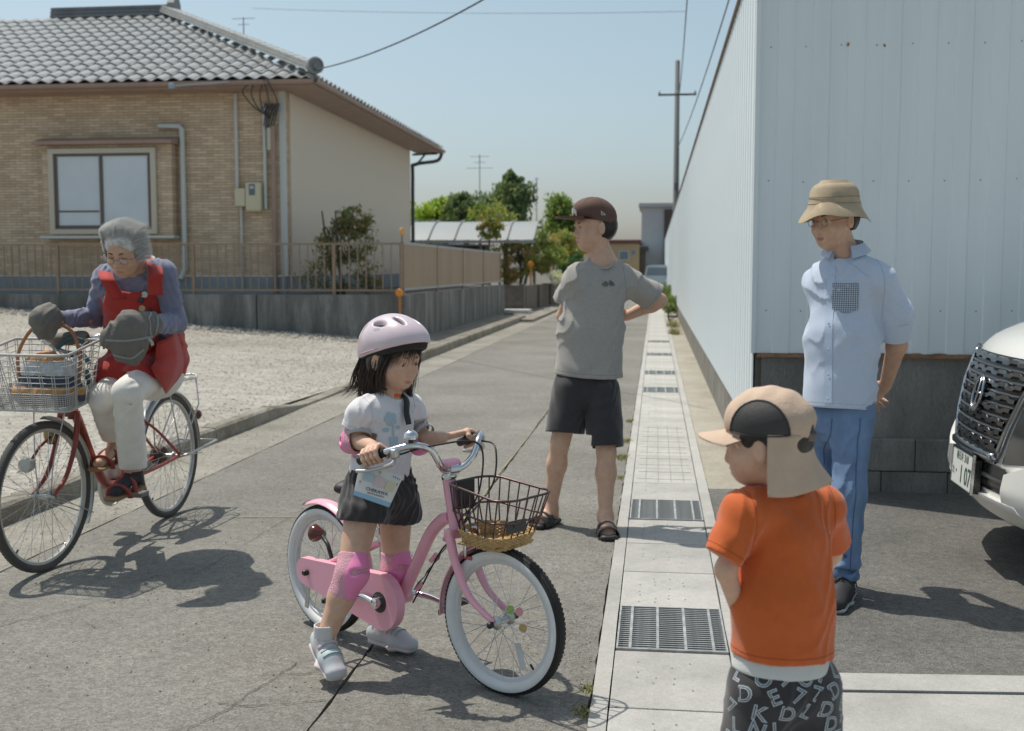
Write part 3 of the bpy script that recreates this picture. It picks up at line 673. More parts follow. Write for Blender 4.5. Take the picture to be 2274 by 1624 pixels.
# roof tiles: one mesh, each tile an object on the roof
NROW = 14; SLEN = TT * math.sqrt(1 + SL * SL); PV = SLEN / NROW; PH = 0.278
def tile_mesh():
    mb = MB(); n = 9; xs = np.linspace(-PH / 2 - .008, PH / 2 + .008, n)
    pz = lambda x: 0.030 * math.sin((x / PH) * 2 * math.pi * 0.93 + 0.6) + 0.03
    lo_, hi_ = -0.03, PV + 0.03
    V = [(x, lo_, pz(x) + 0.040) for x in xs] + [(x, hi_, pz(x) + 0.002) for x in xs] + [(x, lo_ + .002, pz(x) + 0.018) for x in xs]
    F = [(i, i + 1, n + i + 1, n + i) for i in range(n - 1)] + [(2 * n + i, 2 * n + i + 1, i + 1, i) for i in range(n - 1)]
    mb.add(V, F); return mb
t0 = tile_mesh().build('roof_tile', M_tile, None, smooth=True, autos=40); t0.parent = roof
ang = math.atan(SL); BR = base_of(house); ft = True
for i in range(NROW):
    yy = EY + TT * i / NROW - 0.03; zz = EZ + SL * TT * i / NROW
    hipx = EX - TT * (i + 0.3) / NROW; k0 = 0
    for j in range(33):
        x = EX - 0.12 - j * PH
        if x > hipx + 0.12 or x < -14.9: continue
        o = t0 if ft else t0.copy()
        if not ft: COL.objects.link(o); o.parent = roof
        ft = False; o.location = Vector((x, yy, zz)) - BR; o.rotation_euler = (ang + random.uniform(-.008, .008), random.uniform(-.01, .01), 0)
ep = MB(); tm = tile_mesh(); ca, sa = math.cos(ang), math.sin(ang)
for j in range(43): ep.add([(EX + 0.03 - (y * ca - z * sa), EY + 0.2 + j * PH + x, EZ + y * sa + z * ca) for x, y, z in tm.v], tm.f)
ep.build('eave_tiles', M_tile, roof, smooth=True, autos=40)['kind'] = 'stuff'
# ridges: round cap tiles over stacked courses
def ridge(p0, p1, hh, n, rcap, nm, cm=None):
    p0, p1 = np.array(p0, float), np.array(p1, float); d = (p1 - p0); L = np.linalg.norm(d); d /= L
    side = np.cross(d, (0, 0, 1)); side /= np.linalg.norm(side); upv = np.cross(side, d)
    c = MB()
    for k in range(3):
        w_ = 0.30 - 0.04 * k; c.bar(p0 + upv * (hh * (k + .5) / 3), p1 + upv * (hh * (k + .5) / 3), w_, hh / 3 - .012, side)
    c.build(nm + '_course', cm or mat('dark_ridge_course', (0.16, 0.17, 0.18), 0.45, var=.2, vscale=3), roof)
    for i in range(n):
        a = p0 + d * L * i / n + upv * hh; b = p0 + d * L * (i + 0.94) / n + upv * hh; m_ = MB()
        m_.lathe([(rcap, 0), (rcap * 1.06, 0), (rcap * 1.06, L / n * .12), (rcap, L / n * .14), (rcap, L / n * .94), (0, L / n * .94)], a, d, 10, side=side, arc=(0, 180) if True else (0, 360))
        m_.build('ridge_cap', M_tile, roof, autos=50)
ridge((EX - TT + .1, EY + TT, ridge_z + 0.02), (-13.5, EY + TT, ridge_z + 0.02), 0.24, 11, 0.10, 'ridge')
ridge((EX + 0.02, EY - 0.02, EZ + 0.13), (EX - TT - .05, EY + TT + .05, ridge_z + 0.13), 0.15, 26, 0.095, 'hip', mat('pale_hip_course', (0.46, 0.46, 0.44), 0.5, var=.15, vscale=3))
def finial(c, d, r_):
    mb = MB(); mb.lathe([(0, -.05), (r_ * .75, -.05), (r_, -.02), (r_, .10), (r_ * .8, .12), (r_ * .74, .085), (0, .07)], c, d, 20); mb.lathe([(0, .06), (r_ * .35, .1), (0, .13)], c, d, 12); return mb.build('ridge_end_tile', mat('dark_end_tile', (0.24, 0.25, 0.26), 0.45), roof, autos=40)
finial((EX + 0.02, EY - 0.05, EZ + 0.22), (0.62, -0.78, 0.0), 0.15)
mb = MB(); mb.prism([(-.17, -.2), (.17, -.2), (.19, .1), (.1, .24), (-.1, .24), (-.19, .1)], (EX - TT + .12, EY + TT, ridge_z + .18), (0, 1, 0), (0, 0, 1), (1, 0, 0), .16); mb.build('ridge_end_tile', MATS['dark_end_tile'], roof)
# bay window
bay = MB(); bay.box((-10.1, HY - 0.13, 2.83), (2.52, 0.26, 1.74)); bay.build('window_bay', M_brick, house)
MB().box((-10.1, HY - 0.16, 1.945), (2.62, 0.36, 0.05)).build('bay_sill', M_pipe, house)
cn = MB(); cn.add([(-11.45, HY - .42, 3.70), (-8.76, HY - .42, 3.70), (-8.76, HY, 3.80), (-11.45, HY, 3.80), (-11.45, HY - .42, 3.64), (-8.76, HY - .42, 3.64), (-8.76, HY, 3.64), (-11.45, HY, 3.64)], [(0, 1, 2, 3), (4, 7, 6, 5), (0, 4, 5, 1), (1, 5, 6, 2), (0, 3, 7, 4)])
cn.build('canopy', M_fascia, house)
fr_ = MB(); x0, x1, z0, z1, yf = -11.21, -9.12, 2.00, 3.57, HY - 0.305
for (a, b, c, d) in [(x0, x1, z1 - .09, z1), (x0, x1, z0, z0 + .09)]: fr_.box(((a + b) / 2, yf, (c + d) / 2), (b - a, .05, d - c))
for (a, b) in [(x0, x0 + .1), (x1 - .1, x1)]: fr_.box(((a + b) / 2, yf, (z0 + z1) / 2), (b - a, .05, z1 - z0 - .182))
wf = fr_.build('window_frame', M_trim, house)
M_sash = mat('brown_sash', (0.13, 0.105, 0.09), 0.5); M_glass = mat('frosted_pane', (0.64, 0.70, 0.75), 0.25, var=0.06, vscale=1.5, spec=0.6)
xm = (x0 + x1) / 2 - 0.05
for (a, b, y_) in [(x0 + .1, xm + .05, yf + .02), (xm, x1 - .1, yf + .005)]:
    s_ = MB()
    for (c, d) in [(z1 - .14, z1 - .09), (z0 + .09, z0 + .16)]: s_.box(((a + b) / 2, y_, (c + d) / 2), (b - a, .03, d - c))
    for c in (a + .03, b - .03): s_.box((c, y_, (z0 + z1) / 2 - .005), (.06, .03, z1 - z0 - .30 + .0))
    sa = s_.build('sash', M_sash, house)
    MB().box(((a + b) / 2, y_ + .012, (z0 + z1) / 2), (b - a - .1, .008, z1 - z0 - .25)).build('pane', M_glass, sa)
MB().box((-10.66, yf + .022, 2.42), (.80, .012, .03)).build('screen_bar', M_sash, house)
# pipes, boxes on the wall
def pipe(pts, r_, m, nm): MB().tube(pts, r_, 10).build(nm, m, house, smooth=True, autos=40)
yp = HY - 0.06
pipe([(-9.14, HY + .02, 3.97), (-9.14, yp - .02, 3.985), (-8.76, yp - .02, 3.985), (-8.70, yp - .02, 3.93), (-8.70, yp - .02, 1.35), (-8.76, yp - .12, 1.16)], .052, M_pipe, 'vent_pipe')
pipe([(-7.667, yp, 4.55), (-7.667, yp, 2.80)], .032, M_pipe, 'conduit'); pipe([(-7.13, yp, 4.34), (-7.13, yp, 2.45)], .034, M_pipe, 'conduit'); pipe([(-7.60, yp, 2.5), (-7.60, yp, 1.0)], .024, M_pipe, 'conduit')
pipe([(-6.965, yp - .02, 3.95), (-6.965, yp - .02, .90)], .045, M_fascia, 'downpipe')
M_box = mat('ivory_box', (0.62, 0.57, 0.40), 0.5)
MB().box((-7.585, yp - .04, 2.665), (.20, .14, .33), bev=.015).build('junction_box', M_box, house)
me_ = MB().box((-7.33, yp - .05, 2.67), (.30, .17, .54), bev=.04).build('meter_box', M_box, house)
MB().box((-7.34, yp - .138, 2.80), (.11, .012, .20)).build('meter_window', mat('meter_glass', (0.13, 0.17, 0.20), 0.2), me_)
MB().box((-7.34, yp - .1455, 2.84), (.07, .004, .05)).build('dial', mat('dial_white', (.5, .52, .52), .5), me_)
MB().box((-7.03, yp - .02, 3.72), (.07, .08, .40)).build('cable_box', MATS['cream_trim'], house)
cb = MB(); rz = np.random.RandomState(4)
for k in range(5):
    x = -7.15 + .06 * k; p = [(x + rz.uniform(-.1, .1), EY - .02 - .03 * k, 4.72), (x - .22 + .1 * k, EY + .05, 4.52 - .05 * k), (x - .05, yp - .06, 4.22 - .04 * k), (x + .08, yp - .04, 4.36), (-7.13 + .03 * k, yp - .03, 3.95 - .05 * k)]
    cb.tube(bez(p, 24), .012, 6)
cb.build('service_cables', mat('dark_cable', (.06, .07, .08), .6), house, smooth=True)
br_ = MB(); br_.bar((-7.45, EY - .02, 4.69), (-8.45, EY - .5, 4.55), .03, .03); br_.build('cable_bracket', mat('bracket_steel', (.45, .45, .43), .4, metal=.7), house)
MB().box((-8.46, EY - .5, 4.55), (.1, .06, .1), bev=.02).build('insulator', mat('insulator_glaze', (.30, .40, .46), .3), house)
# far eave: rain pipe bending from gutter to wall
pipe(bez([(EX + .03, 32.2, 4.60), (EX - .1, 32.1, 4.38), (HX + .1, 31.5, 4.22), (HX + .06, 31.45, 3.9), (HX + .06, 31.45, .9)], 20), .05, mat('dark_pipe', (.06, .06, .065), .5), 'rain_pipe')
for (a, b) in [((EX - .05, 31.9, 4.56), (HX + .05, 31.5, 4.50)), ((EX - .35, 31.8, 4.56), (HX + .2, 31.6, 4.3))]: pipe([a, b], .028, MATS['dark_pipe'], 'eave_bracket')

# ------------------------------------------------------------------ trees and shrubs
LEAF = {}
def leafmats(key, cols):
    if key not in LEAF:
        LEAF[key] = []
        for i, c in enumerate(cols):
            c = tuple(min(.8, x * 2.2) for x in c); m = mat('leaf_%s_%d' % (key, i), c, 0.55, spec=0.3); t = m.node_tree; b = t.nodes['Principled BSDF']
            tr = nd(t, 'ShaderNodeBsdfTranslucent'); tr.inputs['Color'].default_value = (c[0] * 1.1, c[1] * 1.1, c[2] * .7, 1); mx = nd(t, 'ShaderNodeMixShader'); mx.inputs[0].default_value = 0.42
            t.links.new(b.outputs[0], mx.inputs[1]); t.links.new(tr.outputs[0], mx.inputs[2]); t.links.new(mx.outputs[0], t.nodes['Material Output'].inputs['Surface']); LEAF[key].append(m)
    return LEAF[key]
def crown(mb, c, rad, n, size, r, nclump=26, flat=0.75, cone=False):
    c = np.array(c, float); rad = np.array(rad, float); cl = []
    for i in range(nclump):
        v = r.normal(0, 1, 3); v /= np.linalg.norm(v); q = r.uniform(.35, 1.0) ** .6
        if cone: t = r.rand() ** .8; a = r.uniform(0, 6.28); k = (1 - t) * .92 + .08; p = np.array([math.cos(a) * k * r.uniform(.5, 1), math.sin(a) * k * r.uniform(.5, 1), -1 + 2 * t])
        else: p = v * q
        cl.append((c + p * rad, r.uniform(.16, .34) * rad.mean(), r.randint(0, 3)))
    for i in range(n):
        cc, cr, cm = cl[r.randint(nclump)]; v = r.normal(0, 1, 3); v /= np.linalg.norm(v); p = cc + v * cr * r.uniform(.3, 1.45) * np.array([1.15, 1.15, flat])
        d, u, w_ = frame(r.normal(0, 1, 3) + v * .6); s = size * r.uniform(.6, 1.4)
        mb.add([p - u * s, p + w_ * s * .55, p + u * s, p - w_ * s * .55], [(0, 1, 2, 3)], cm if r.rand() < .75 else r.randint(0, 3))
def tree(name, label, cat, base, trunk_h, crowns, key, cols, n, size, tr=0.12, group=None, cone=False, nclump=26, seed=1, multi=1):
    t = thing(name, label, cat, base, group); r = np.random.RandomState(seed); mb = MB(); b = np.array(base, float)
    for k in range(multi):
        off = np.array([r.uniform(-.3, .3), r.uniform(-.3, .3), 0]) * (multi > 1)
        top = b + off * 1.6 + np.array([r.uniform(-.2, .2), 0, trunk_h])
        mb.tube(bez([b + off * .4, (b + top) / 2 + r.uniform(-.08, .08, 3), top], 10), np.linspace(tr, tr * .4, 11), 7)
        for j in range(5):
            s0 = b + (top - b) * r.uniform(.35, .95); cc = np.array(crowns[j % len(crowns)][0]); e = cc + r.uniform(-.6, .6, 3) * np.array(crowns[j % len(crowns)][1])
            mb.tube(bez([s0, (s0 + e) / 2 + np.array([0, 0, .1]), e], 8), np.linspace(tr * .4, tr * .1, 9), 5)
    mb.build('trunk', mat('bark', (0.10, 0.08, 0.06), 0.9, var=.3, vscale=12), t, smooth=True)
    cb_ = MB()
    for (c, rd) in crowns: crown(cb_, c, rd, int(n * 1.5) // len(crowns), size * .78, r, int(nclump * 1.5), cone=cone)
    cb_.build('crown', leafmats(key, cols), t); return t
PINE = [(0.055, 0.080, 0.040), (0.085, 0.115, 0.055), (0.12, 0.15, 0.075)]
LIME = [(0.17, 0.23, 0.035), (0.23, 0.29, 0.05), (0.12, 0.18, 0.03)]
MAPLE = [(0.16, 0.18, 0.05), (0.21, 0.17, 0.06), (0.10, 0.14, 0.04)]
GREEN = [(0.10, 0.14, 0.04), (0.145, 0.185, 0.055), (0.07, 0.10, 0.032)]
tree('garden_shrub', 'dark conifer shrub growing behind the brown railing', 'shrub', (-5.55, 20.15, 0.88), 1.5, [((-5.60, 20.15, 1.3), (.80, .45, .42)), ((-5.5, 20.15, 1.8), (.58, .40, .38)), ((-5.40, 20.15, 2.2), (.34, .3, .26))], 'shrub', [(0.065, 0.078, 0.034), (0.095, 0.105, 0.045), (0.15, 0.125, 0.06)], 3600, .036, .035, nclump=46, seed=21, multi=2)
tree('pine_tree', 'tall dark pine rising behind the carport roof', 'tree', (-5.9, 45.5, 0), 4.3, [((-6.1, 45.5, 3.7), (1.25, 1.2, .9)), ((-5.6, 45.5, 4.3), (.8, .8, .6)), ((-5.75, 45.5, 4.85), (.22, .22, .35))], 'pine', PINE, 6500, .10, .15, nclump=30, seed=3)
tree('pine_tree', 'dark rounded pine with dense needles next to the taller pine', 'tree', (-7.4, 44, 0), 3.2, [((-7.4, 44, 3.45), (.75, .7, .75))], 'pine', PINE, 2800, .09, .12, nclump=24, seed=4)
tree('lime_tree', 'bright yellow-green tree seen past the far house corner', 'tree', (-9.0, 46, 0), 2.8, [((-8.9, 46, 3.2), (1.4, 1.0, .75)), ((-8.4, 46, 3.7), (.6, .6, .5))], 'lime', LIME, 4200, .11, .1, nclump=26, seed=5)
tree('garden_tree', 'thin feathery young tree standing before the carport', 'tree', (-5.35, 37, 0.6), 3.0, [((-5.3, 37, 3.1), (.85, .6, .42)), ((-5.3, 37, 2.6), (.4, .4, .3))], 'maple', MAPLE, 1500, .07, .045, nclump=22, seed=6)
tree('conical_tree', 'fresh green pointed tree beside the brown cap', 'tree', (-4.05, 48, 0), 3.0, [((-4.05, 48, 2.9), (1.25, 1.1, 1.35)), ((-3.4, 48, 2.8), (.9, .8, 1.0))], 'green', GREEN, 6500, .10, .12, cone=True, nclump=40, seed=7)
tree('maple_bush', 'loose green and reddish bush over the block wall', 'bush', (-4.7, 40, 0.6), 1.6, [((-4.9, 40, 1.7), (.9, .7, .8)), ((-4.0, 41, 1.9), (.9, .7, .7)), ((-3.4, 43, 2.1), (.7, .7, .7))], 'maple2', [(0.15, 0.17, 0.05), (0.22, 0.15, 0.07), (0.11, 0.15, 0.045)], 5200, .075, .06, nclump=30, seed=8, multi=2)
tree('round_bush', 'dark round clipped bush next to the man\'s shoulder', 'bush', (-3.1, 42, 0.4), .9, [((-3.05, 42, 1.35), (.5, .5, .6))], 'dgreen', [(0.03, 0.075, 0.03), (0.045, 0.10, 0.04), (0.025, 0.055, 0.025)], 2000, .06, .05, nclump=20, seed=9)
tree('flowering_bush', 'small pale flowering bush by the street wall', 'bush', (-3.2, 39.5, 0.4), .5, [((-3.2, 39.5, .95), (.42, .4, .35))], 'pale', [(0.45, 0.42, 0.38), (0.30, 0.31, 0.22), (0.55, 0.5, 0.48)], 1100, .05, .04, nclump=18, seed=10)
tree('wall_weed_bush', 'leafy green weeds at the far end of the white wall', 'bush', (0.36, 30, 0), .45, [((0.40, 33, .32), (.13, 1.0, .22)), ((0.36, 44, .42), (.14, 1.3, .3))], 'weedb', [(0.085, 0.115, 0.04), (0.11, 0.14, 0.05), (0.06, 0.085, 0.03)], 1600, .06, .03, nclump=18, seed=12)

# ------------------------------------------------------------------ carport, block walls, far buildings
cpo = thing('carport', 'grey arched-roof carport with slim posts across the side garden', 'carport', (-6.5, 40, 0))
M_cp = mat('carport_sheet', (0.34, 0.36, 0.355), 0.4, var=.05, vscale=.5); M_cpf = mat('carport_frame', (0.36, 0.35, 0.33), 0.5)
def cpr(u, v):
    a = R(20 + 70 * v) if False else v; return (-11.5 + 7.35 * u, 39.2 + 2.6 * v, 2.33 + 0.72 * math.sin(v * math.pi * .62 + .02))
mb = MB(); mb.grid(cpr, 12, 10); mb.build('roof', M_cp, cpo, smooth=True)
for i in range(9):
    u = i / 8; mb = MB(); mb.tube([np.array(cpr(u, v)) + np.array([0, 0, .03]) for v in np.linspace(0, 1, 9)], .03, 5); mb.build('rib', M_cpf, cpo)
MB().box((-7.8, 39.2, 2.28), (7.4, .06, .09)).build('beam', M_cpf, cpo); MB().box((-7.8, 41.8, 2.85), (7.4, .06, .09)).build('beam', M_cpf, cpo)
for x in (-11, -8.6, -6.4, -4.4): MB().box((x, 41.8, 1.4), (.1, .1, 2.8)).build('post', M_cpf, cpo)
gb = thing('garden_shed', 'dark low shed standing under the carport', 'shed', (-7.6, 43, 0)); M_sd = mat('dark_shed', (.09, .085, .085), .7)
MB().box((-7.6, 43, 1.1), (2.6, 1.2, 2.2)).build('wall', M_sd, gb); MB().box((-7.6, 43, 2.23), (2.8, 1.4, .06)).build('roof', M_cpf, gb)
for x in (-8.2, -7.3): MB().box((x, 42.38, 1.5), (.5, .04, .9)).build('door', mat('shed_door', (.2, .2, .2), .6), gb)
bw = thing('block_wall', 'dark brown block wall of the next garden along the street', 'wall', (-4.0, 34, 0)); M_bw = mat('brown_block', (.15, .13, .115), .9, var=.25, vscale=5, bump=.4, bscale=30)
MB().box((-4.35, 33.7, .40), (.9, .15, 0.95)).build('gate_wall', M_bw, bw); MB().box((-3.92, 33.9, .42), (.12, .5, .98)).build('pier', M_bw, bw)
for i in range(6): MB().box((-3.96 + .08 * i, 36.2 + 3.3 * i, .42 - .01 * i), (.16, 3.25, .86), bev=.01).build('wall_panel', M_bw, bw)
st = MB().box((-4.1, 33.1, .13), (1.0, .9, .1)).build('doorstep', mat('pale_step', (.55, .54, .52), .8)); tag(st, 'pale concrete step in the gap between the garden walls', 'step')
pv = MB().box((-3.55, 37, .03), (.9, 16, .08)).build('footpath', M_kerb); struct(pv)
def building(name, label, x0, x1, y, z1, dep, mw, wins, roofm=None, over=0.2, trim=None):
    t = thing(name, label, 'building', ((x0 + x1) / 2, y, 0)); MB().box(((x0 + x1) / 2, y + dep / 2, z1 / 2), (x1 - x0, dep, z1)).build('wall', mw, t)
    MB().box(((x0 + x1) / 2, y + dep / 2, z1 + .12), (x1 - x0 + over * 2, dep + over * 2, .24)).build('roof', roofm or mw, t)
    for (a, b, c, d, m) in wins:
        wn = MB().box(((a + b) / 2, y - .02, (c + d) / 2), (b - a, .08, d - c)).build('window', m, t)
        MB().box(((a + b) / 2, y - .065, (c + d) / 2), ((b - a) * .84, .02, (d - c) * .84)).build('pane', mat('far_glass', (.16, .21, .25), .15), wn)
    return t
M_far = mat('far_white', (.52, .55, .56), .8); M_farb = mat('far_brown_panel', (.11, .085, .08), .7)
b1 = building('far_building', 'grey-white flat-roofed building with a dark brown panel at the street end', -1.0, 3.0, 80, 5.6, 8, M_far, [(0.55, .9, 3.1, 3.9, M_far)])
MB().box((1.75, 79.93, 3.3), (2.4, .1, 4.2)).build('brown_panel', M_farb, b1)
building('far_house', 'small ochre house with brown roof edge down the street', -3.4, -1.1, 74, 2.95, 7, mat('ochre_wall', (.44, .32, .19), .85), [(-2.35, -1.7, 1.9, 2.5, M_far), (-1.5, -1.3, 2.2, 2.6, M_far)], mat('maroon_roof', (.16, .06, .05), .7), .15)
building('far_house', 'pale low house beyond the far corner of the tiled house', -13, -9.6, 55, 4.0, 6, M_far, [(-11, -10, 2.2, 3.2, M_farb)], M_far)
building('far_shop', 'dark narrow house wall between the ochre house and the grey building', -1.06, -.7, 78, 2.6, 4, mat('far_dark', (.12, .11, .10), .8), [])
# parked kei car far down the street
kc = thing('parked_car', 'small pale blue car parked at the far end of the street', 'car', (0.1, 62, 0)); M_kc = mat('pale_blue_paint', (.42, .50, .56), .3, coat=.4)
prf = [(-.72, .25), (.72, .25), (.74, .75), (.70, .95), (.60, 1.45), (.45, 1.55), (-.45, 1.55), (-.60, 1.45), (-.70, .95), (-.74, .75)]
MB().prism(prf, (0.1, 61, 0), (1, 0, 0), (0, 0, 1), (0, 1, 0), 3.2).build('body', M_kc, kc)
MB().prism([(-.58, 1.0), (.58, 1.0), (.5, 1.42), (-.5, 1.42)], (0.1, 60.98, 0), (1, 0, 0), (0, 0, 1), (0, 1, 0), .04).build('windscreen', mat('far_glass', (.16, .21, .25), .15), kc)
for s in (-1, 1):
    MB().lathe([(0, -.03), (.11, -.03), (.11, .03)], (0.1 + .5 * s, 60.98, .75), (0, 1, 0), 12).build('headlight', mat('lamp_white', (.7, .7, .7), .2), kc); MB().lathe([(0, 0), (.27, 0), (.27, .16), (0, .16)], (0.1 + .72 * s, 61.6, .27), (s, 0, 0), 16).build('wheel', mat('tyre', (.03, .03, .03), .8), kc)

# ------------------------------------------------------------------ poles and wires
M_pole = mat('pole_concrete', (.16, .165, .165), .8); M_wire = mat('wire', (.07, .085, .10), .6)
up = thing('utility_pole', 'tall utility pole with one crossarm above the white wall', 'utility pole', (0.86, 52, 0)); pb = up
PX = 0.86
MB().lathe([(.15, 0), (.10, 10.5), (0, 10.5)], (PX, 52, 0), (0, 0, 1), 12).build('pole', M_pole, up, smooth=True)
MB().box((PX, 51.85, 9.0), (1.66, .08, .08)).build('crossarm', M_pole, up)
for x in (-.78, .02, .78): MB().lathe([(0, 0), (.04, 0), (.05, .05), (.03, .12), (0, .13)], (PX + x, 51.85, 9.04), (0, 0, 1), 8).build('insulator', mat('insulator_grey', (.4, .42, .42), .4), up)
MB().box((PX, 51.86, 5.0), (.16, .16, .3)).build('clamp', M_pole, up)
def wire(label, a, b, sag, r_):
    a, b = np.array(a, float), np.array(b, float); t = np.linspace(0, 1, 24)[:, None]; P = a + (b - a) * t; P[:, 2] -= (4 * sag * t * (1 - t))[:, 0]
    o = MB().tube(P, r_, 5).build('overhead_wire', M_wire); tag(o, label, 'wire', 'overhead wires')
wire('service wire sagging from the roof corner of the tiled house', at(690, 157, 20.4), at(1190, -70, 12.0), .16, .011)
wire('power wire running along the street over the warehouse edge', (PX + .1, 51.8, 9.1), at(1527, -25, 27), .2, .016)
wire('lower cable running from the utility pole clamp over the white wall', (PX, 51.85, 6.6), at(1626, -25, 20), .25, .014)
wire('thin wire crossing the street high in the sky', at(560, 19, 44), at(1522, 26, 40), .12, .007)
def antenna(label, x, y, z0, z1, arms):
    t = thing('tv_antenna', label, 'antenna', (x, y, z0)); MB().tube([(x, y, z0), (x, y, z1)], .022, 6).build('mast', M_pole, t)
    for (z, l) in arms: MB().box((x, y, z), (l, .018, .018)).build('element', M_pole, t)
antenna('thin television aerial mast left of the tall pine', -9.2, 60, 2.5, 7.3, [(7.2, 1.0), (6.9, .6), (6.6, 1.4)])
antenna('bare thin mast right of the tall pine', -6.2, 60, 2.5, 6.1, [(6.0, .25)])
antenna('faint aerial mast above the tiled roof hip', -17.5, 48, 5.5, 12.0, [(11.95, 1.0), (11.7, .5)])

# ================================================================== BICYCLES
M_rub = mat('black_rubber', (0.018, 0.018, 0.018), 0.75, bump=0.3, bscale=300); M_chrome = mat('chrome', (0.72, 0.73, 0.74), 0.16, metal=1.0, rvar=.05)
M_alloy = mat('dull_alloy', (0.55, 0.55, 0.53), 0.35, metal=0.9, rvar=.1); M_black = mat('black_plastic', (0.022, 0.022, 0.022), 0.45)
M_cable = mat('brake_cable', (0.015, 0.015, 0.015), 0.4); M_spoke = mat('spoke_steel', (0.62, 0.63, 0.64), 0.3, metal=0.85)
M_red_ref = mat('red_reflector', (0.09, 0.018, 0.012), 0.2, coat=.5)
class Frame3:
    def __init__(s, o, f, steer=0.0, pivot=0.0, lean=0.0):
        s.o = np.array(o, float); f = np.array([f[0], f[1], 0.0]); s.f = f / np.linalg.norm(f); s.l = np.array([-s.f[1], s.f[0], 0.0]); s.st = R(steer); s.pv = pivot; s.ln = lean
    def __call__(s, f, l, z):
        return s.o + s.f * f + s.l * (l + s.ln * z) + np.array([0, 0, z])
    def t(s, f, l, z):                         # steered side of the bicycle
        a, b = f - s.pv, l; c, sn = math.cos(s.st), math.sin(s.st); return s(s.pv + a * c - b * sn, a * sn + b * c, z)
    def ax(s, steered=False): return (s(0, 1, 0) - s(0, 0, 0)) if not steered else (s.t(s.pv, 1, 0) - s.t(s.pv, 0, 0))
def wheel(T, fz, Rw, parent, steered, tyre_w, white, nsp=28, rim_m=None, hubw=.045):
    P = T.t if steered else T; c = P(fz, 0, Rw); ax = T.ax(steered); ax = ax / np.linalg.norm(ax)
    w = bpy.data.objects.new('wheel', None); COL.objects.link(w); w.parent = parent; BASE[w.name] = base_of(parent)
    r_, h_ = Rw - tyre_w / 2, tyre_w / 2
    ty = MB(); prof = [(r_ + h_ * math.cos(a), h_ * 1.02 * math.sin(a)) for a in np.linspace(-1.15, 1.15, 9)]; ty.lathe(prof, c, ax, 64)
    if not white: ty.lathe([(r_ + h_ * math.cos(a), h_ * math.sin(a)) for a in np.linspace(1.1, 2.9, 6)], c, ax, 64); ty.lathe([(r_ + h_ * math.cos(a), -h_ * math.sin(a)) for a in np.linspace(1.1, 2.9, 6)], c, ax, 64)
    d, u, v = frame(ax); n = 96
    for k in range(n):                           # tread blocks
        a = 2 * math.pi * k / n
        for sg in (-.45, .45):
            q = c + (u * math.cos(a) + v * math.sin(a)) * (Rw - .0056) + d * h_ * sg; ty.box(q, (.004, Rw * 2 * math.pi / n * .6, h_ * .5), np.array([u * math.cos(a) + v * math.sin(a), -u * math.sin(a) + v * math.cos(a), d]).T)
    ty.build('tyre', M_rub if white else mat('dusty_rubber', (0.085, 0.082, 0.078), 0.85), w, smooth=True, autos=35)
    if white:
        sw = MB()
        for sg in (1, -1): sw.lathe([(r_ + h_ * math.cos(a), sg * h_ * math.sin(a)) for a in np.linspace(1.05, 2.75, 7)], c, ax, 64)
        sw.build('sidewall', mat('white_sidewall', (0.70, 0.72, 0.72), 0.5, var=.05, vscale=20), w, smooth=True)
    ri = r_ - h_ * .8; rm = MB(); rm.lathe([(ri, -.011), (ri + .006, -.0125), (ri + .006, -.009), (ri - .006, -.006), (ri - .010, 0), (ri - .006, .006), (ri + .006, .009), (ri + .006, .0125), (ri, .011), (ri - .012, .009), (ri - .016, 0), (ri - .012, -.009), (ri, -.011)], c, ax, 64)
    rm.build('rim', rim_m or M_alloy, w, smooth=True, autos=40)
    sp = MB()
    for k in range(nsp):
        a = 2 * math.pi * k / nsp; sg = 1 if k % 2 else -1; off = (.5 if (k // 2) % 2 else -.5) * 1.25
        p0 = c + (u * math.cos(a) + v * math.sin(a)) * (ri - .008); p1 = c + (u * math.cos(a + off) + v * math.sin(a + off)) * .02 + d * sg * hubw * .75; sp.tube([p0, p1], .0012, 4, caps=False)
        sp.tube([p0, p0 + (p1 - p0) * .05], .0024, 5)
    sp.build('spokes', M_spoke, w)['kind'] = 'stuff'
    hb = MB(); hb.lathe([(.005, -hubw - .02), (.009, -hubw), (.022, -hubw * .8), (.022, -hubw * .7), (.011, -hubw * .55), (.011, hubw * .55), (.022, hubw * .7), (.022, hubw * .8), (.009, hubw), (.005, hubw + .02)], c, ax, 16); hb.build('hub', M_alloy, w, smooth=True, autos=40)
    vl = MB(); a = 2.4; p = c + (u * math.cos(a) + v * math.sin(a)) * ri; vl.tube([p, p - (u * math.cos(a) + v * math.sin(a)) * .035], .004, 6); vl.build('valve', M_black, w)
    return w, c
def arc(T, steered, fz, Rw, zc, a0, a1, n=24):
    P = T.t if steered else T; return [P(fz + Rw * math.cos(R(a)), 0, zc + Rw * math.sin(R(a))) for a in np.linspace(a0, a1, n)]
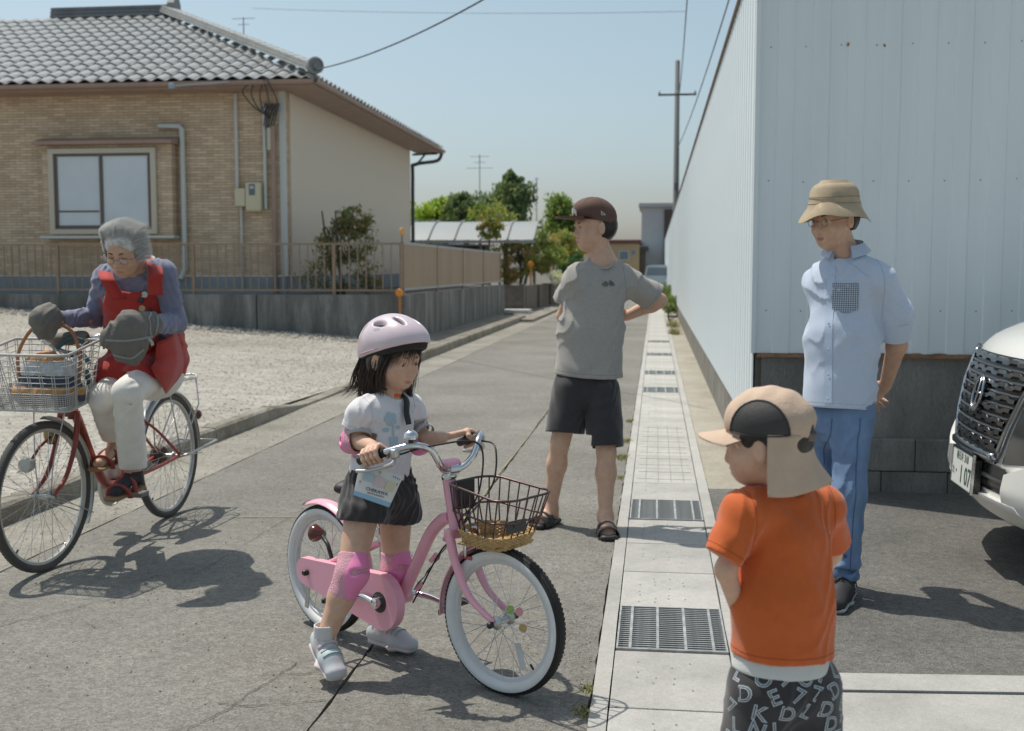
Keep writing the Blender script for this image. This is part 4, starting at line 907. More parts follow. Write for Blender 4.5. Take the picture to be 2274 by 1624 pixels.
def fender(T, steered, fz, Rc, zc, a0, a1, wd, m, parent, name='mudguard', n=30, tip=None):
    P = T.t if steered else T; mb = MB(); k = 7; V = []; 
    for a in np.linspace(a0, a1, n):
        for b in np.linspace(-1, 1, k):
            rr_ = Rc - (abs(b) ** 2.2) * .014; V.append(P(fz + rr_ * math.cos(R(a)), b * wd / 2, zc + rr_ * math.sin(R(a))))
        for b in np.linspace(1, -1, k):
            rr_ = Rc - .003 - (abs(b) ** 2.2) * .014; V.append(P(fz + rr_ * math.cos(R(a)), b * wd / 2, zc + rr_ * math.sin(R(a))))
    kk = 2 * k; mb.add(V, [(i * kk + j, i * kk + (j + 1) % kk, (i + 1) * kk + (j + 1) % kk, (i + 1) * kk + j) for i in range(n - 1) for j in range(kk)] + [tuple(range(kk)), tuple(range(n * kk - 1, (n - 1) * kk - 1, -1))])
    o = mb.build(name, m, parent, smooth=True, autos=50)
    if tip is not None:
        tb = MB(); V = []
        for a in np.linspace(tip, tip + (4 if tip == a0 or tip < a1 else -4), 3):
            for b in np.linspace(-1, 1, k): rr_ = Rc + .0025 - (abs(b) ** 2.2) * .014; V.append(P(fz + rr_ * math.cos(R(a)), b * (wd / 2 + .002), zc + rr_ * math.sin(R(a))))
        tb.add(V, [(i * k + j, i * k + j + 1, (i + 1) * k + j + 1, (i + 1) * k + j) for i in range(2) for j in range(k - 1)]); tb.build('mudguard_tip', M_black, o)
    return o

# ------------------------------------------------------------------ the girl's pink bicycle
M_pink = mat('pink_paint', (0.87, 0.43, 0.53), 0.28, coat=.6, var=.03, vscale=6); M_pink2 = mat('pink_plastic', (0.88, 0.43, 0.54), 0.35)
GB = Frame3((-1.215, 4.108, 0), (0.7844, -0.6202), steer=7, pivot=0.74)
pbk = thing('childs_bicycle', 'pink children\'s bicycle with white-walled tyres and a wire basket', 'bicycle', tuple(GB(.46, 0, 0)))
RW = .24
wheel(GB, 0, RW, pbk, False, .047, True, 28, mat('white_rim', (.62, .63, .63), .4)); wheel(GB, .93, RW, pbk, True, .047, True, 28, MATS['white_rim'])
T = GB
fr = MB()
fr.tube(bez([T(.705, 0, .545), T(.66, 0, .525), T(.60, 0, .468), T(.53, 0, .355), T(.455, 0, .235)], 24), .0215, 14)
fr.tube([T(.43, 0, .215), T(.335, 0, .425)], .0175, 12); fr.tube([T(.697, 0, .67), T(.737, 0, .49)], .023, 14)
fr.lathe([(0, -.045), (.026, -.045), (.026, .045), (0, .045)], T(.43, 0, .217), T.ax(), 16)
for s in (1, -1):
    fr.tube(bez([T(.40, s * .02, .225), T(.28, s * .05, .235), T(0, s * .062, .24)], 12), .0095, 8); fr.tube(bez([T(.345, s * .015, .40), T(.25, s * .045, .36), T(0, s * .062, .245)], 12), .0085, 8)
fr.build('frame', M_pink, pbk, smooth=True, autos=50)
fk = MB()
for s in (1, -1): fk.tube(bez([T.t(.742, s * .045, .50), T.t(.775, s * .047, .40), T.t(.83, s * .048, .31), T.t(.93, s * .048, .245)], 18), np.linspace(.0165, .0095, 19)[:19], 10)
fk.bar(T.t(.742, -.058, .502), T.t(.742, .058, .502), .032, .03, bev=.006); fk.tube([T.t(.742, 0, .48), T.t(.725, 0, .54)], .016, 10); fk.build('fork', M_pink, pbk, smooth=True, autos=50)
fender(T, False, 0, .262, .24, 112, -8, .062, M_pink, pbk, tip=112); fender(T, True, .93, .262, .24, 92, 186, .060, M_pink, pbk, tip=186)
# chain case
cc = MB(); sA, th = -.052, -.04; ol = []
for a in np.linspace(100, -100, 20): ol.append((.43 + .098 * math.cos(R(a)), .217 + .098 * math.sin(R(a))))
for a in np.linspace(-120, -240, 10): ol.append((-.01 + .062 * math.cos(R(a)), .24 + .055 * math.sin(R(a))))
cc.prism(ol, T(0, sA, 0), T.f, (0, 0, 1), -T.l, .034); cs = cc.build('chain_case', M_pink2, pbk)
dk = MB(); dk.lathe([(0, 0), (.036, 0), (.036, .0035), (0, .0035)], T(.43, sA - .034, .217), -T.l, 24); dk.build('opening', M_black, cs)
cr = MB(); cr.lathe([(0, 0), (.021, 0), (.019, .022), (.012, .026), (0, .026)], T(.43, sA - .036, .217), -T.l, 20)
cr.tube(bez([T(.43, -.102, .217), T(.36, -.106, .228), T(.29, -.108, .216)], 10), np.linspace(.012, .009, 11), 8); cr.build('crank', M_chrome, pbk, smooth=True, autos=50); cr = MB(); cr.tube([T(.43, .045, .217), T(.43, .08, .217)], .012, 8); cr.tube(bez([T(.43, .075, .217), T(.50, .09, .212), T(.565, .092, .205)], 10), np.linspace(.012, .009, 11), 8)
cr.build('crank', M_chrome, pbk, smooth=True, autos=50)
for (f, s, z) in [(.28, -.155, .205), (.572, .14, .203)]:
    pd = MB()
    for q in (-.03, .03): pd.box(T(f + q, s, z), (.012, .085, .016), np.array([T.f, T.l, (0, 0, 1)]).T, .003)
    for q in (-.035, 0, .035): pd.box(T(f, s + q, z), (.07, .008, .012), np.array([T.f, T.l, (0, 0, 1)]).T)
    pd.build('pedal', M_black, pbk)
# seat post, saddle, reflector
MB().tube([T(.342, 0, .41), T(.285, 0, .55)], .0125, 12).build('seat_post', M_chrome, pbk, smooth=True, autos=50)
MB().lathe([(.019, 0), (.022, .004), (.022, .028), (.016, .032)], T(.337, 0, .418), T(.285, 0, .55) - T(.342, 0, .41), 14).build('seat_clamp', M_chrome, pbk, smooth=True, autos=50)
ops = [('add', ec(T(.16, 0, .572), T(.26, 0, .575), (.075, .03), (.055, .026), T.l), 0), ('add', rc(T(.25, 0, .58), T(.36, 0, .575), .034, .018), .04)]
sdf('saddle', ops, .006, M_black, pbk)
rf = MB(); rf.lathe([(0, .03), (.028, .026), (.034, .014), (.030, 0), (.012, -.03), (0, -.03)], T(-.01, -.03, .375), -T.f * .9 - T.l * .35, 20); rf.build('rear_reflector', M_red_ref, pbk, smooth=True, autos=50)
MB().tube([T(.02, -.03, .37), T(.06, -.035, .345), T(.09, -.04, .30)], .008, 8).build('reflector_bracket', M_black, pbk, smooth=True)
nb = MB(); 
for s in (1, -1): nb.lathe([(0, 0), (.011, 0), (.012, .03), (.008, .036), (0, .036)], T(0, s * .07, .24), s * T.l, 12)
nb.build('axle_cap', M_black, pbk, smooth=True, autos=50)
for s in (1, -1): MB().lathe([(0, 0), (.010, 0), (.011, .014), (.005, .02), (0, .02)], T.t(.93, s * .056, .24), s * T.ax(True), 12).build('axle_nut', M_black, pbk, smooth=True, autos=50)
sd_ = MB(); sd_.bar(T(-.005, -.074, .245), T(-.02, -.078, .10), .022, .004, T.f); sd_.build('stand', M_alloy, pbk)
# handlebar, stem, grips, levers
hb = MB(); LP = [(.56, .238, .757), (.64, .212, .785), (.70, .165, .802), (.728, .118, .786), (.735, .085, .742), (.722, .045, .708), (.715, 0, .704)]
path = [T.t(f, -s, z) for f, s, z in LP] + [T.t(f, s, z) for f, s, z in LP[::-1][1:]]
hb.tube(bez(path, 72), .0112, 12); hb.build('handlebar', M_chrome, pbk, smooth=True, autos=50)
st_ = MB(); st_.tube([T(.700, 0, .66), T(.712, 0, .712)], .0135, 12); st_.lathe([(.023, 0), (.026, .004), (.026, .016), (.02, .022)], T(.70, 0, .668), T(.697, 0, .67) - T(.737, 0, .49), 16); st_.lathe([(0, -.02), (.019, -.02), (.019, .02), (0, .02)], T(.714, 0, .704), T.ax(), 14); st_.build('stem', M_chrome, pbk, smooth=True, autos=50)
sdf('stem_pad', [('add', ec(T.t(.70, -.028, .722), T.t(.70, .034, .722), (.026, .017), (.022, .014), T.f), 0), ('add', rc(T.t(.70, 0, .705), T.t(.694, -.005, .68), .018, .013), .02)], .004, M_pink2, pbk)
for s in (1, -1):
    g_ = MB(); a, b = T.t(.535, s * .247, .747), T.t(.625, s * .217, .779); g_.tube(bez([a, (a + b) / 2, b], 12), [.0145] + [.0155 if i % 2 else .0138 for i in range(11)] + [.0165], 12); g_.build('grip', M_black, pbk, smooth=True, autos=50)
    lv = MB(); c = T.t(.655, s * .208, .778); lv.box(c, (.035, .028, .03), np.array([T.f, T.l, (0, 0, 1)]).T, .006); lv.tube(bez([c + np.array([0, 0, -.012]), T.t(.66, s * .225, .745), T.t(.59, s * .25, .722), T.t(.54, s * .262, .716)], 12), [.007] * 6 + [.006] * 7, 8); lv.build('brake_lever', M_alloy, pbk, smooth=True, autos=50)
be = MB(); c = T.t(.690, -.168, .823); be.lathe([(0, .028), (.014, .026), (.023, .016), (.025, .004), (.024, 0), (0, 0)], c, (0, 0, 1), 20); bo = be.build('bell', M_chrome, pbk, smooth=True, autos=50)
MB().tube([T.t(.690, -.168, .802), c], .008, 8).build('bell_clamp', M_black, bo)
cbl = MB()
cbl.tube(bez([T.t(.665, -.205, .772), T.t(.74, -.12, .80), T.t(.83, 0, .80), T.t(.82, .02, .66), T.t(.77, .015, .56), T(.72, .02, .49), T(.62, .03, .41), T(.52, .03, .27), T(.47, .03, .20)], 60), .0032, 6)
cbl.tube(bez([T.t(.665, .205, .772), T.t(.76, .17, .76), T.t(.80, .1, .64), T.t(.775, -.03, .55), T.t(.80, -.02, .50)], 40), .0032, 6)
cbl.build('brake_cable', M_cable, pbk, smooth=True)
for (f, z) in [(.655, .47), (.585, .385), (.51, .27)]: MB().tube([T(f - .012, .024, z - .018), T(f + .012, .03, z + .01)], .008, 8).build('cable_guide', M_pink2, pbk, smooth=True, autos=50)
bk_ = MB()
for s in (1, -1): bk_.tube(bez([T.t(.765, 0, .515), T.t(.80, s * .028, .515), T.t(.80, s * .034, .47), T.t(.795, s * .026, .43)], 16), .0065, 8)
bk_.build('brake_caliper', M_chrome, pbk, smooth=True)
for s in (1, -1): MB().box(T.t(.802, s * .021, .428), (.04, .012, .012), np.array([T.f, T.l, (0, 0, 1)]).T, .003).build('brake_pad', mat('pink_pad', (.45, .12, .12), .7), pbk)
# basket of dark wire with a wicker tray
bsk = bpy.data.objects.new('basket', None); COL.objects.link(bsk); bsk.parent = pbk; BASE[bsk.name] = base_of(pbk)
def rrect(f0, f1, w0, w1, z0, z1, rad=.06, n=8, sh=.02):
    C = [(f0, -w0, z0, 180), (f1, -w1, z1, 270), (f1, w1, z1, 0), (f0, w0, z0, 90)]; out = []
    for (f, s, z, a0) in C:
        cf = f + (rad if f == f0 else -rad); cs_ = s + (rad if s < 0 else -rad)
        for a in np.linspace(a0, a0 + 90, n): out.append(T.t(cf + rad * math.cos(R(a)), cs_ + rad * math.sin(R(a)) + sh, z))
    return out
M_wire2 = mat('brown_black_wire', (0.11, 0.07, 0.07), 0.3, metal=.6, rvar=.08)
RT_ = rrect(.755, 1.035, .112, .126, .672, .650); RM_ = rrect(.762, 1.012, .105, .115, .588, .574); RB_ = rrect(.780, .990, .096, .105, .528, .521); RB0 = rrect(.795, .968, .083, .090, .487, .481, .05)
for k, (P_, r_) in enumerate([(RT_, .0042), (RM_, .0034)]): MB().tube(P_, r_, 8, closed=True).build('rim_wire', M_wire2, bsk, smooth=True)
def loop_at(L_, t):
    L_ = np.array(L_ + [L_[0]]); d = np.r_[0, np.cumsum(np.linalg.norm(np.diff(L_, axis=0), axis=1))]; x = (t % 1) * d[-1]; i = min(np.searchsorted(d, x, 'right') - 1, len(L_) - 2); return L_[i] + (L_[i + 1] - L_[i]) * ((x - d[i]) / (d[i + 1] - d[i] + 1e-9))
for t in np.linspace(0, 1, 25)[:-1]: MB().tube([loop_at(RT_, t), loop_at(RM_, t), loop_at(RB_, t)], .0025, 6).build('upright_wire', M_wire2, bsk, smooth=True)
M_wick = mat('wicker', (0.50, 0.335, 0.15), 0.6, var=.35, vscale=60)
tr_ = MB(); nS = 64; tA = np.linspace(0, 1, nS + 1)[:-1]
for row in range(9):
    q = row / 8; L_ = []
    for k, t in enumerate(tA):
        a, b = np.array(loop_at(RB_, t)), np.array(loop_at(RB0, t)); p = a * (1 - q) + b * q; cen = T.t(.885, .02, p[2]); d_ = (p - cen); d_ /= np.linalg.norm(d_) + 1e-9; L_.append(p + d_ * (.0032 if (k + row) % 2 else -.0032))
    tr_.tube(L_, .0036, 5, closed=True)
for t in np.linspace(0, 1, 33)[:-1]: tr_.tube([loop_at(RB_, t), loop_at(RB0, t)], .0028, 5)
for k in range(20):
    f = .80 + .165 * k / 19; tr_.tube([T.t(f, -.07, .484 + .002 * (k % 2)), T.t(f, .02, .482 + .003 * ((k + 1) % 2)), T.t(f, .11, .484 + .002 * (k % 2))], .0042, 5)
for k in range(7): s = -.06 + .16 * k / 6; tr_.tube([T.t(.797, s, .482), T.t(.88, s, .484), T.t(.966, s, .480)], .0042, 5)
tr_.build('wicker_tray', M_wick, bsk, smooth=True)['kind'] = 'stuff'
fb = T.t(.757, .02, .625); MB().box(fb, (.010, .075, .095), np.array([T.f, T.l, (0, 0, 1)]).T, .004).build('mounting_plate', M_black, bsk)
MB().box(T.t(1.004, -.045 + .02, .560), (.006, .085, .040), np.array([T.f, T.l, (0, 0, 1)]).T, .002).build('name_plate', mat('dark_plate', (.05, .05, .05), .5), bsk)
# stickers and beads
dv = MB().box(T(.362, -.0195, .365), (.026, .0015, .05), np.array([T.f, T.l, (0, 0, 1)]).T); dv.build('sticker', mat('green_white_sticker', (.10, .32, .32), .5, col2=(.62, .65, .62), vscale=50), pbk)
MB().box(T(.348, -.0195, .415), (.022, .0015, .03), np.array([T.f, T.l, (0, 0, 1)]).T).build('sticker', mat('white_sticker', (.70, .70, .62), .5), pbk)
for (f, z, c_) in [(.97, .285, (.35, .55, .10)), (1.02, .235, (.55, .36, .16)), (1.005, .285, (.70, .35, .36))]: MB().lathe([(0, -.003), (.014, -.003), (.014, .003), (0, .003)], T.t(f, -.012, z), T.ax(True), 14).build('spoke_charm', mat('charm_%d' % int(f * 1000), c_, .4), pbk)
MB().box(T.t(1.005, -.006, .14), (.028, .003, .09), np.array([T.f * .9 + np.array([0, 0, .3]), T.l, np.array([0, 0, 1.]) * .9 - T.f * .3]).T, .001).build('spoke_reflector', mat('clear_reflector', (.62, .64, .64), .2), pbk)

# ------------------------------------------------------------------ the old red bicycle
M_red = mat('faded_red_paint', (0.30, 0.045, 0.03), 0.38, coat=.25, var=.22, vscale=9); M_sil = mat('worn_silver', (0.50, 0.50, 0.48), 0.4, metal=.7, var=.2, vscale=8, rvar=.1)
LB = Frame3((-2.643, 5.942, 0), (-0.0515, -0.9987), steer=-4, pivot=.90, lean=0.0)
rbk = thing('city_bicycle', 'old red step-through bicycle with a grey wire front basket', 'bicycle', tuple(LB(.58, 0, 0)))
T = LB; RW2 = .34; M_rub2 = M_rub
wheel(T, 0, RW2, rbk, False, .038, False, 36, M_sil); wheel(T, 1.16, RW2, rbk, True, .038, False, 36, M_sil)
fr = MB(); fr.tube(bez([T(.925, 0, .70), T(.88, 0, .64), T(.77, 0, .44), T(.66, 0, .31), T(.53, 0, .275)], 28), .0225, 14); fr.tube([T(.90, 0, .83), T(.935, 0, .66)], .021, 12)
fr.tube([T(.50, 0, .28), T(.30, 0, .72)], .0165, 12); fr.lathe([(0, -.04), (.024, -.04), (.024, .04), (0, .04)], T(.50, 0, .28), T.ax(), 14)
for s in (1, -1): fr.tube(bez([T(.47, s * .02, .29), T(.2, s * .05, .315), T(0, s * .065, .34)], 10), .010, 8); fr.tube(bez([T(.345, s * .015, .60), T(.2, s * .05, .50), T(0, s * .065, .35)], 10), .008, 8)
fr.build('frame', M_red, rbk, smooth=True, autos=50)
fk = MB()
for s in (1, -1): fk.tube(bez([T.t(.955, s * .045, .69), T.t(.985, s * .05, .56), T.t(1.06, s * .052, .42), T.t(1.16, s * .055, .345)], 18), np.linspace(.0135, .009, 19), 9)
fk.bar(T.t(.955, -.055, .69), T.t(.955, .055, .69), .03, .026, bev=.006); fk.build('fork', M_red, rbk, smooth=True, autos=50)
fender(T, False, 0, .362, .34, 185, -5, .055, M_sil, rbk); fender(T, True, 1.16, .362, .34, 95, 212, .055, M_sil, rbk)
for st_, fz, ll in ((False, 0, [(-.25, .34 + .26), (-.36, .30)]), (True, 1.16, [(.83, .20)])):
    P = T.t if st_ else T; mb = MB()
    for (f, z) in ll:
        for s in (1, -1): mb.tube([P(fz, s * .07, .34), P(f, s * .03, z)], .0028, 6)
    mb.build('mudguard_stay', M_sil, rbk, smooth=True)
cg = MB(); cg.lathe([(.02, 0), (.095, .004), (.108, .008), (.108, .016), (.092, .02), (.02, .022)], T(.50, -.066, .28), T.l, 28); cg.lathe([(.112, .0), (.118, .004), (.118, .02), (.112, .024)], T(.50, -.070, .28), T.l, 28); cg.build('chain_guard', M_sil, rbk, smooth=True, autos=50)
MB().lathe([(0, 0), (.07, 0), (.07, .004), (0, .004)], T(.50, -.0725, .28), -T.l, 20).build('chainring', mat('rusty_ring', (.09, .06, .045), .7, metal=.4), rbk)
ck = MB(); ck.tube([T(.50, .055, .28), T(.50, .09, .28), T(.57, .10, .268), T(.64, .105, .256)], .0095, 8); ck.build('crank', M_sil, rbk, smooth=True, autos=50); ck = MB(); ck.tube([T(.50, -.075, .28), T(.43, -.10, .295), T(.36, -.105, .305)], .0095, 8); ck.build('crank', M_sil, rbk, smooth=True, autos=50)
for (f, s, z) in [(.64, .155, .256), (.36, -.155, .305)]:
    pd = MB().box(T(f, s, z), (.085, .09, .024), np.array([T.f, T.l, (0, 0, 1)]).T, .005); pd.build('pedal', mat('pedal_grey', (.16, .16, .15), .5), rbk)
MB().tube([T(.31, 0, .70), T(.275, 0, .80)], .0125, 10).build('seat_post', M_sil, rbk, smooth=True)
sdf('saddle', [('add', ec(T(.12, 0, .815), T(.24, 0, .82), (.10, .045), (.075, .04), T.l), 0), ('add', rc(T(.22, 0, .825), T(.40, 0, .82), .045, .022), .05)], .008, M_black, rbk)
# rear rack, lamp, stand
rk = MB(); zr = .745
for s in (-.055, .055): rk.tube(bez([T(.12, s, zr - .01), T(-.05, s, zr), T(-.25, s, zr), T(-.30, s * .5, zr + .012), T(-.31, 0, zr + .015)], 18), .005, 7)
for f in (.06, -.05, -.15, -.25): rk.tube([T(f, -.055, zr), T(f, .055, zr)], .004, 6)
for s in (-1, 1): rk.tube([T(-.24, s * .058, zr), T(-.235, s * .075, .60), T(0, s * .075, .35)], .0045, 6); rk.tube([T(.08, s * .05, zr), T(.0, s * .075, .36)], .004, 6)
rk.build('rear_rack', M_sil, rbk, smooth=True)
MB().lathe([(0, .02), (.025, .016), (.03, .0), (.022, -.02), (0, -.03)], T(-.365, 0, .52), -T.f, 16).build('rear_reflector', M_red_ref, rbk, smooth=True)
kd = MB()
for s in (1, -1): kd.tube([T(0, s * .085, .34), T(-.05, s * .105, .345), T(-.36, s * .12, .375)], .007, 7)
kd.tube([T(-.36, -.12, .375), T(-.36, .12, .375)], .007, 7); kd.build('stand', M_sil, rbk, smooth=True)
sp_ = MB(); sp_.lathe([(.045, -.03), (.05, -.02), (.05, .02), (.045, .03), (0, .03)], T(0, -.055, .34), T.l, 18); sp_.build('sprocket', mat('rusty_ring', (.09, .06, .045), .7), rbk, smooth=True, autos=40)
# handlebar, lamp, basket
hb = MB(); LP2 = [(.64, .265, 1.035), (.74, .25, 1.045), (.86, .215, 1.055), (.94, .14, 1.045), (.945, .06, .99), (.90, 0, .965)]
hb.tube(bez([T.t(f, -s, z) for f, s, z in LP2] + [T.t(f, s, z) for f, s, z in LP2[::-1][1:]], 60), .0112, 10); hb.tube([T(.90, 0, .82), T(.898, 0, .97)], .012, 10); hb.build('handlebar', M_chrome, rbk, smooth=True)
bc = MB()
for k in range(3): bc.tube(bez([T.t(.86, -.2 + .02 * k, 1.06), T.t(1.0, -.1, 1.07 - .02 * k), T.t(.99, -.02 + .03 * k, .95), T.t(.95, .02 * k, .80), T.t(.97, .02, .70)], 24), .003, 5)
bc.build('brake_cable', mat('grey_cable', (.5, .5, .48), .4), rbk, smooth=True)
lamp = sdf('handlebar_cap', [('add', ec(T.t(.98, -.03, 1.035), T.t(.93, .07, 1.045), (.05, .032), (.045, .03), T.f), 0)], .006, mat('grey_cloth_cap', (.20, .195, .18), .8), rbk)
MB().lathe([(0, 0), (.03, .004), (.036, .02), (.03, .05), (.01, .07), (0, .07)], T.t(1.19, -.075, .48), -T.f, 18).build('front_lamp', mat('lamp_glass', (.55, .56, .5), .2), rbk, smooth=True, autos=50)
MB().tube([T.t(1.0, -.05, .60), T.t(1.08, -.07, .55), T.t(1.13, -.075, .50)], .007, 7).build('lamp_bracket', M_red, rbk, smooth=True)
MB().lathe([(0, 0), (.028, .002), (.03, .03), (.024, .055), (.012, .07), (0, .07)], T.t(1.0, -.07, .62), (0, 0, -1), 14).build('dynamo', mat('dynamo_brass', (.33, .27, .14), .5, metal=.5), rbk, smooth=True, autos=50)
lbk = bpy.data.objects.new('basket', None); COL.objects.link(lbk); lbk.parent = rbk; BASE[lbk.name] = base_of(rbk)
M_gw = mat('grey_coated_wire', (0.50, 0.50, 0.48), 0.45, var=.1, vscale=20)
def rr2(f0, f1, w, z0, z1, rad=.05, n=6, sh=-.02):
    C = [(f0, -w, z0, 180), (f1, -w, z1, 270), (f1, w, z1, 0), (f0, w, z0, 90)]; out = []
    for (f, s, z, a0) in C:
        cf = f + (rad if f == f0 else -rad); cs_ = s + (rad if s < 0 else -rad)
        for a in np.linspace(a0, a0 + 90, n): out.append(T.t(cf + rad * math.cos(R(a)), cs_ + rad * math.sin(R(a)) + sh, z))
    return out
B_top = rr2(.955, 1.285, .222, 1.035, .985); B_bot = rr2(.985, 1.225, .192, .765, .735, .04)
M2 = MB().tube(B_top, .0065, 8, closed=True).build('rim_wire', M_gw, lbk, smooth=True); MB().tube(B_bot, .006, 8, closed=True).build('rim_wire', M_gw, lbk, smooth=True)
mixl = lambda q: [np.array(a) * (1 - q) + np.array(b) * q for a, b in zip(B_top, B_bot)]
for q in (.10, .20, .30, .40, .50, .60, .70): MB().tube(mixl(q), .0023, 5, closed=True).build('hoop_wire', M_gw, lbk, smooth=True)
for k in range(22):
    for dt in (-.0045, .0045): t = k / 22 + dt; MB().tube([loop_at(B_top, t), loop_at(B_bot, t)], .0021, 5).build('upright_wire', M_gw, lbk, smooth=True)
fm = MB()
for q in np.linspace(.74, .99, 8): fm.tube(mixl(q), .0016, 4, closed=True)
for k in range(120): fm.tube([np.array(loop_at(mixl(.71), k / 120)), loop_at(B_bot, k / 120)], .0015, 4, caps=False)
for k in range(14): s = -.19 + .34 * k / 13; fm.tube([T.t(.99, s, .762), T.t(1.22, s, .735)], .0018, 4)
for k in range(9): f = 1.0 + .21 * k / 8; fm.tube([T.t(f, -.2, .762 - .027 * k / 8), T.t(f, .16, .762 - .027 * k / 8)], .0018, 4)
fm.build('fine_mesh', M_gw, lbk)['kind'] = 'stuff'
sy = MB()
for s in (-.17, -.06, .10): sy.tube(bez([T.t(1.12, s, .74), T.t(1.13, s * .95, .69), T.t(1.16, s * .6, .50), T.t(1.16, s * .4, .35)] if s != -.17 else [T.t(1.2, s, .735), T.t(1.24, s - .02, .68), T.t(1.22, s - .01, .62)], 16), .0032, 6)
sy.build('basket_stay', M_sil, rbk, smooth=True)
# handlebar covers on both grips
M_cov = mat('grey_canvas', (0.175, 0.165, 0.145), 0.85, var=.1, vscale=30, bump=.3, bscale=160); M_covb = mat('grey_binding', (.30, .31, .31), .7)
def cover(nm_s, pts, side, label):
    t = thing('handlebar_cover', label, 'handlebar cover', tuple(pts[1])); ops = []
    for (a, A, b, B_) in pts[0]: ops.append(('add', ec(a, b, A, B_, side), .05))
    ops.append(('disp', cloth(.0055, 52, 52, 40, nm_s))); o = sdf('cover', ops, .006, M_cov, t); return t, o
sd3 = np.array([0, 0, 1.])
tL, oL = cover(3, ([(at(238, 752, 4.86), (.045, .03), at(292, 744, 4.92), (.088, .05)), (at(292, 740, 4.92), (.085, .055), at(330, 721, 5.03), (.058, .058)), (at(262, 772, 4.87), (.045, .014), at(300, 772, 4.92), (.05, .014))], at(285, 745, 4.92)), sd3, 'large grey canvas cover over the left grip of the red bicycle')
tR, oR = cover(5, ([(at(84, 708, 5.02), (.042, .04), at(104, 705, 5.10), (.050, .05)), (at(104, 706, 5.10), (.05, .05), at(124, 710, 5.2), (.045, .045)), (at(92, 735, 5.02), (.035, .018), at(112, 742, 5.08), (.03, .015))], at(100, 710, 5.1)), sd3, 'smaller crumpled grey canvas cover over the right grip of the red bicycle')
MB().tube(bez([at(322, 752, 4.93), at(334, 757, 4.93), at(339, 768, 4.93)], 10), .008, 6, flat=.4).build('strap', mat('pale_strap', (.5, .48, .42), .8), tL, smooth=True)
bvL = bvh_of(oL)
for P_ in ([at(228, 757, 4.8), at(270, 759, 4.8), at(318, 752, 4.85)], [at(318, 694, 4.9), at(324, 720, 4.9), at(326, 748, 4.9)], [at(336, 695, 4.95), at(343, 720, 4.95), at(340, 742, 4.95)], [at(240, 790, 4.8), at(275, 800, 4.8), at(305, 780, 4.83)]):
    S_ = snap(bez(P_, 16), bvL, -TC + np.array([0, 0, .0]), -.001, .4); S_ = [s for s in S_ if s is not None]
    if len(S_) > 3: MB().tube(S_, .005, 6).build('binding', M_covb, tL, smooth=True)
# bag in the basket
bag = thing('handbag', 'striped navy and tan handbag with a tall arched handle in the grey basket', 'bag', tuple(T.t(1.1, 0, .76)))
def bagm(c):
    z = c[:, 2]; o = np.zeros(len(c), int); o[(z > .945)] = 1; o[(z > .885) & (z <= .945)] = 2; o[(z > .835) & (z <= .885)] = 3; o[z < .80] = 3; return o
sdf('bag_body', [('add', ec(T.t(1.11, -.10, .80), T.t(1.11, .13, .80), (.06, .075), (.055, .07), sd3), 0), ('add', ec(T.t(1.11, -.06, .90), T.t(1.11, .09, .90), (.06, .055), (.055, .05), sd3), .04), ('add', el(T.t(1.11, .0, .955), (.075, .05, .035)), .03), ('disp', cloth(.006, 60, 60, 40, 8))], .006, [mat('bag_tan', (.46, .25, .09), .8, var=.2, vscale=30), mat('bag_orange', (.50, .25, .10), .8), mat('bag_pale_blue', (.48, .52, .56), .8, var=.3, vscale=40), mat('bag_navy', (.055, .065, .10), .8)], bag, mfn=bagm)
MB().tube(bez([T.t(1.12, -.13, .85), T.t(1.13, -.125, .98), T.t(1.12, -.05, 1.095), T.t(1.09, .04, 1.115), T.t(1.06, .11, 1.07), T.t(1.05, .135, .95), T.t(1.06, .13, .84)], 40), .0085, 8).build('handle', mat('tan_leather', (.36, .18, .10), .5, var=.2, vscale=15), bag, smooth=True)
sv = MB()
for k, (a, b) in enumerate([((1.06, .02, 1.0), (1.0, .12, 1.03)), ((1.05, .08, .97), (1.0, .15, .93)), ((1.04, .14, .9), (1.02, .165, .82))]): sv.tube(bez([T.t(*a), (np.array(T.t(*a)) + T.t(*b)) / 2 + np.array([0, 0, .03]), T.t(*b)], 12), .012, 6, flat=.3)
sv.build('scarf', mat('teal_scarf', (.07, .13, .15), .8), bag, smooth=True)

# ================================================================== PEOPLE
M_skin = mat('skin', (0.70, 0.465, 0.34), 0.48, sss=0.12, col2=(0.60, 0.365, 0.255), vscale=30, bump=.08, bscale=220, spec=.35)
M_skin2 = mat('older_skin', (0.66, 0.425, 0.30), 0.5, sss=0.1, col2=(0.53, 0.315, 0.215), vscale=36, bump=.15, bscale=180, spec=.35)
M_lip = mat('lips', (0.54, 0.23, 0.18), 0.4, sss=.1); M_lip2 = mat('older_lips', (0.42, 0.19, 0.145), 0.45)
M_eye = mat('eye_white', (0.46, 0.43, 0.40), 0.25); M_iris = mat('dark_iris', (0.015, 0.01, 0.008), 0.12); M_hair = mat('black_hair', (0.014, 0.011, 0.010), 0.4, var=.3, vscale=60, spec=.5); M_brow = mat('brow_hair', (0.03, 0.02, 0.016), 0.7)
def nrm(v): v = np.array(v, float); return v / np.linalg.norm(v)
class Head:
    def __init__(s, c, F, up=(0, 0, 1), k=1.0):
        s.c = np.array(c, float); s.k = k; s.F = nrm(F); u = np.array(up, float); s.U = nrm(u - s.F * (u @ s.F)); s.X = np.cross(s.F, s.U); s.M = np.array([s.X, s.F, s.U]).T
    def __call__(s, x, y, z): return s.c + s.k * (s.X * x + s.F * y + s.U * z)
    def e(s, x, y, z, rx, ry, rz, tilt=0): return el(s(x, y, z), np.array([rx, ry, rz]) * s.k, s.M)
    def box(s, pad=0): 
        r_ = .135 * s.k + pad; return s.c - r_, s.c + r_
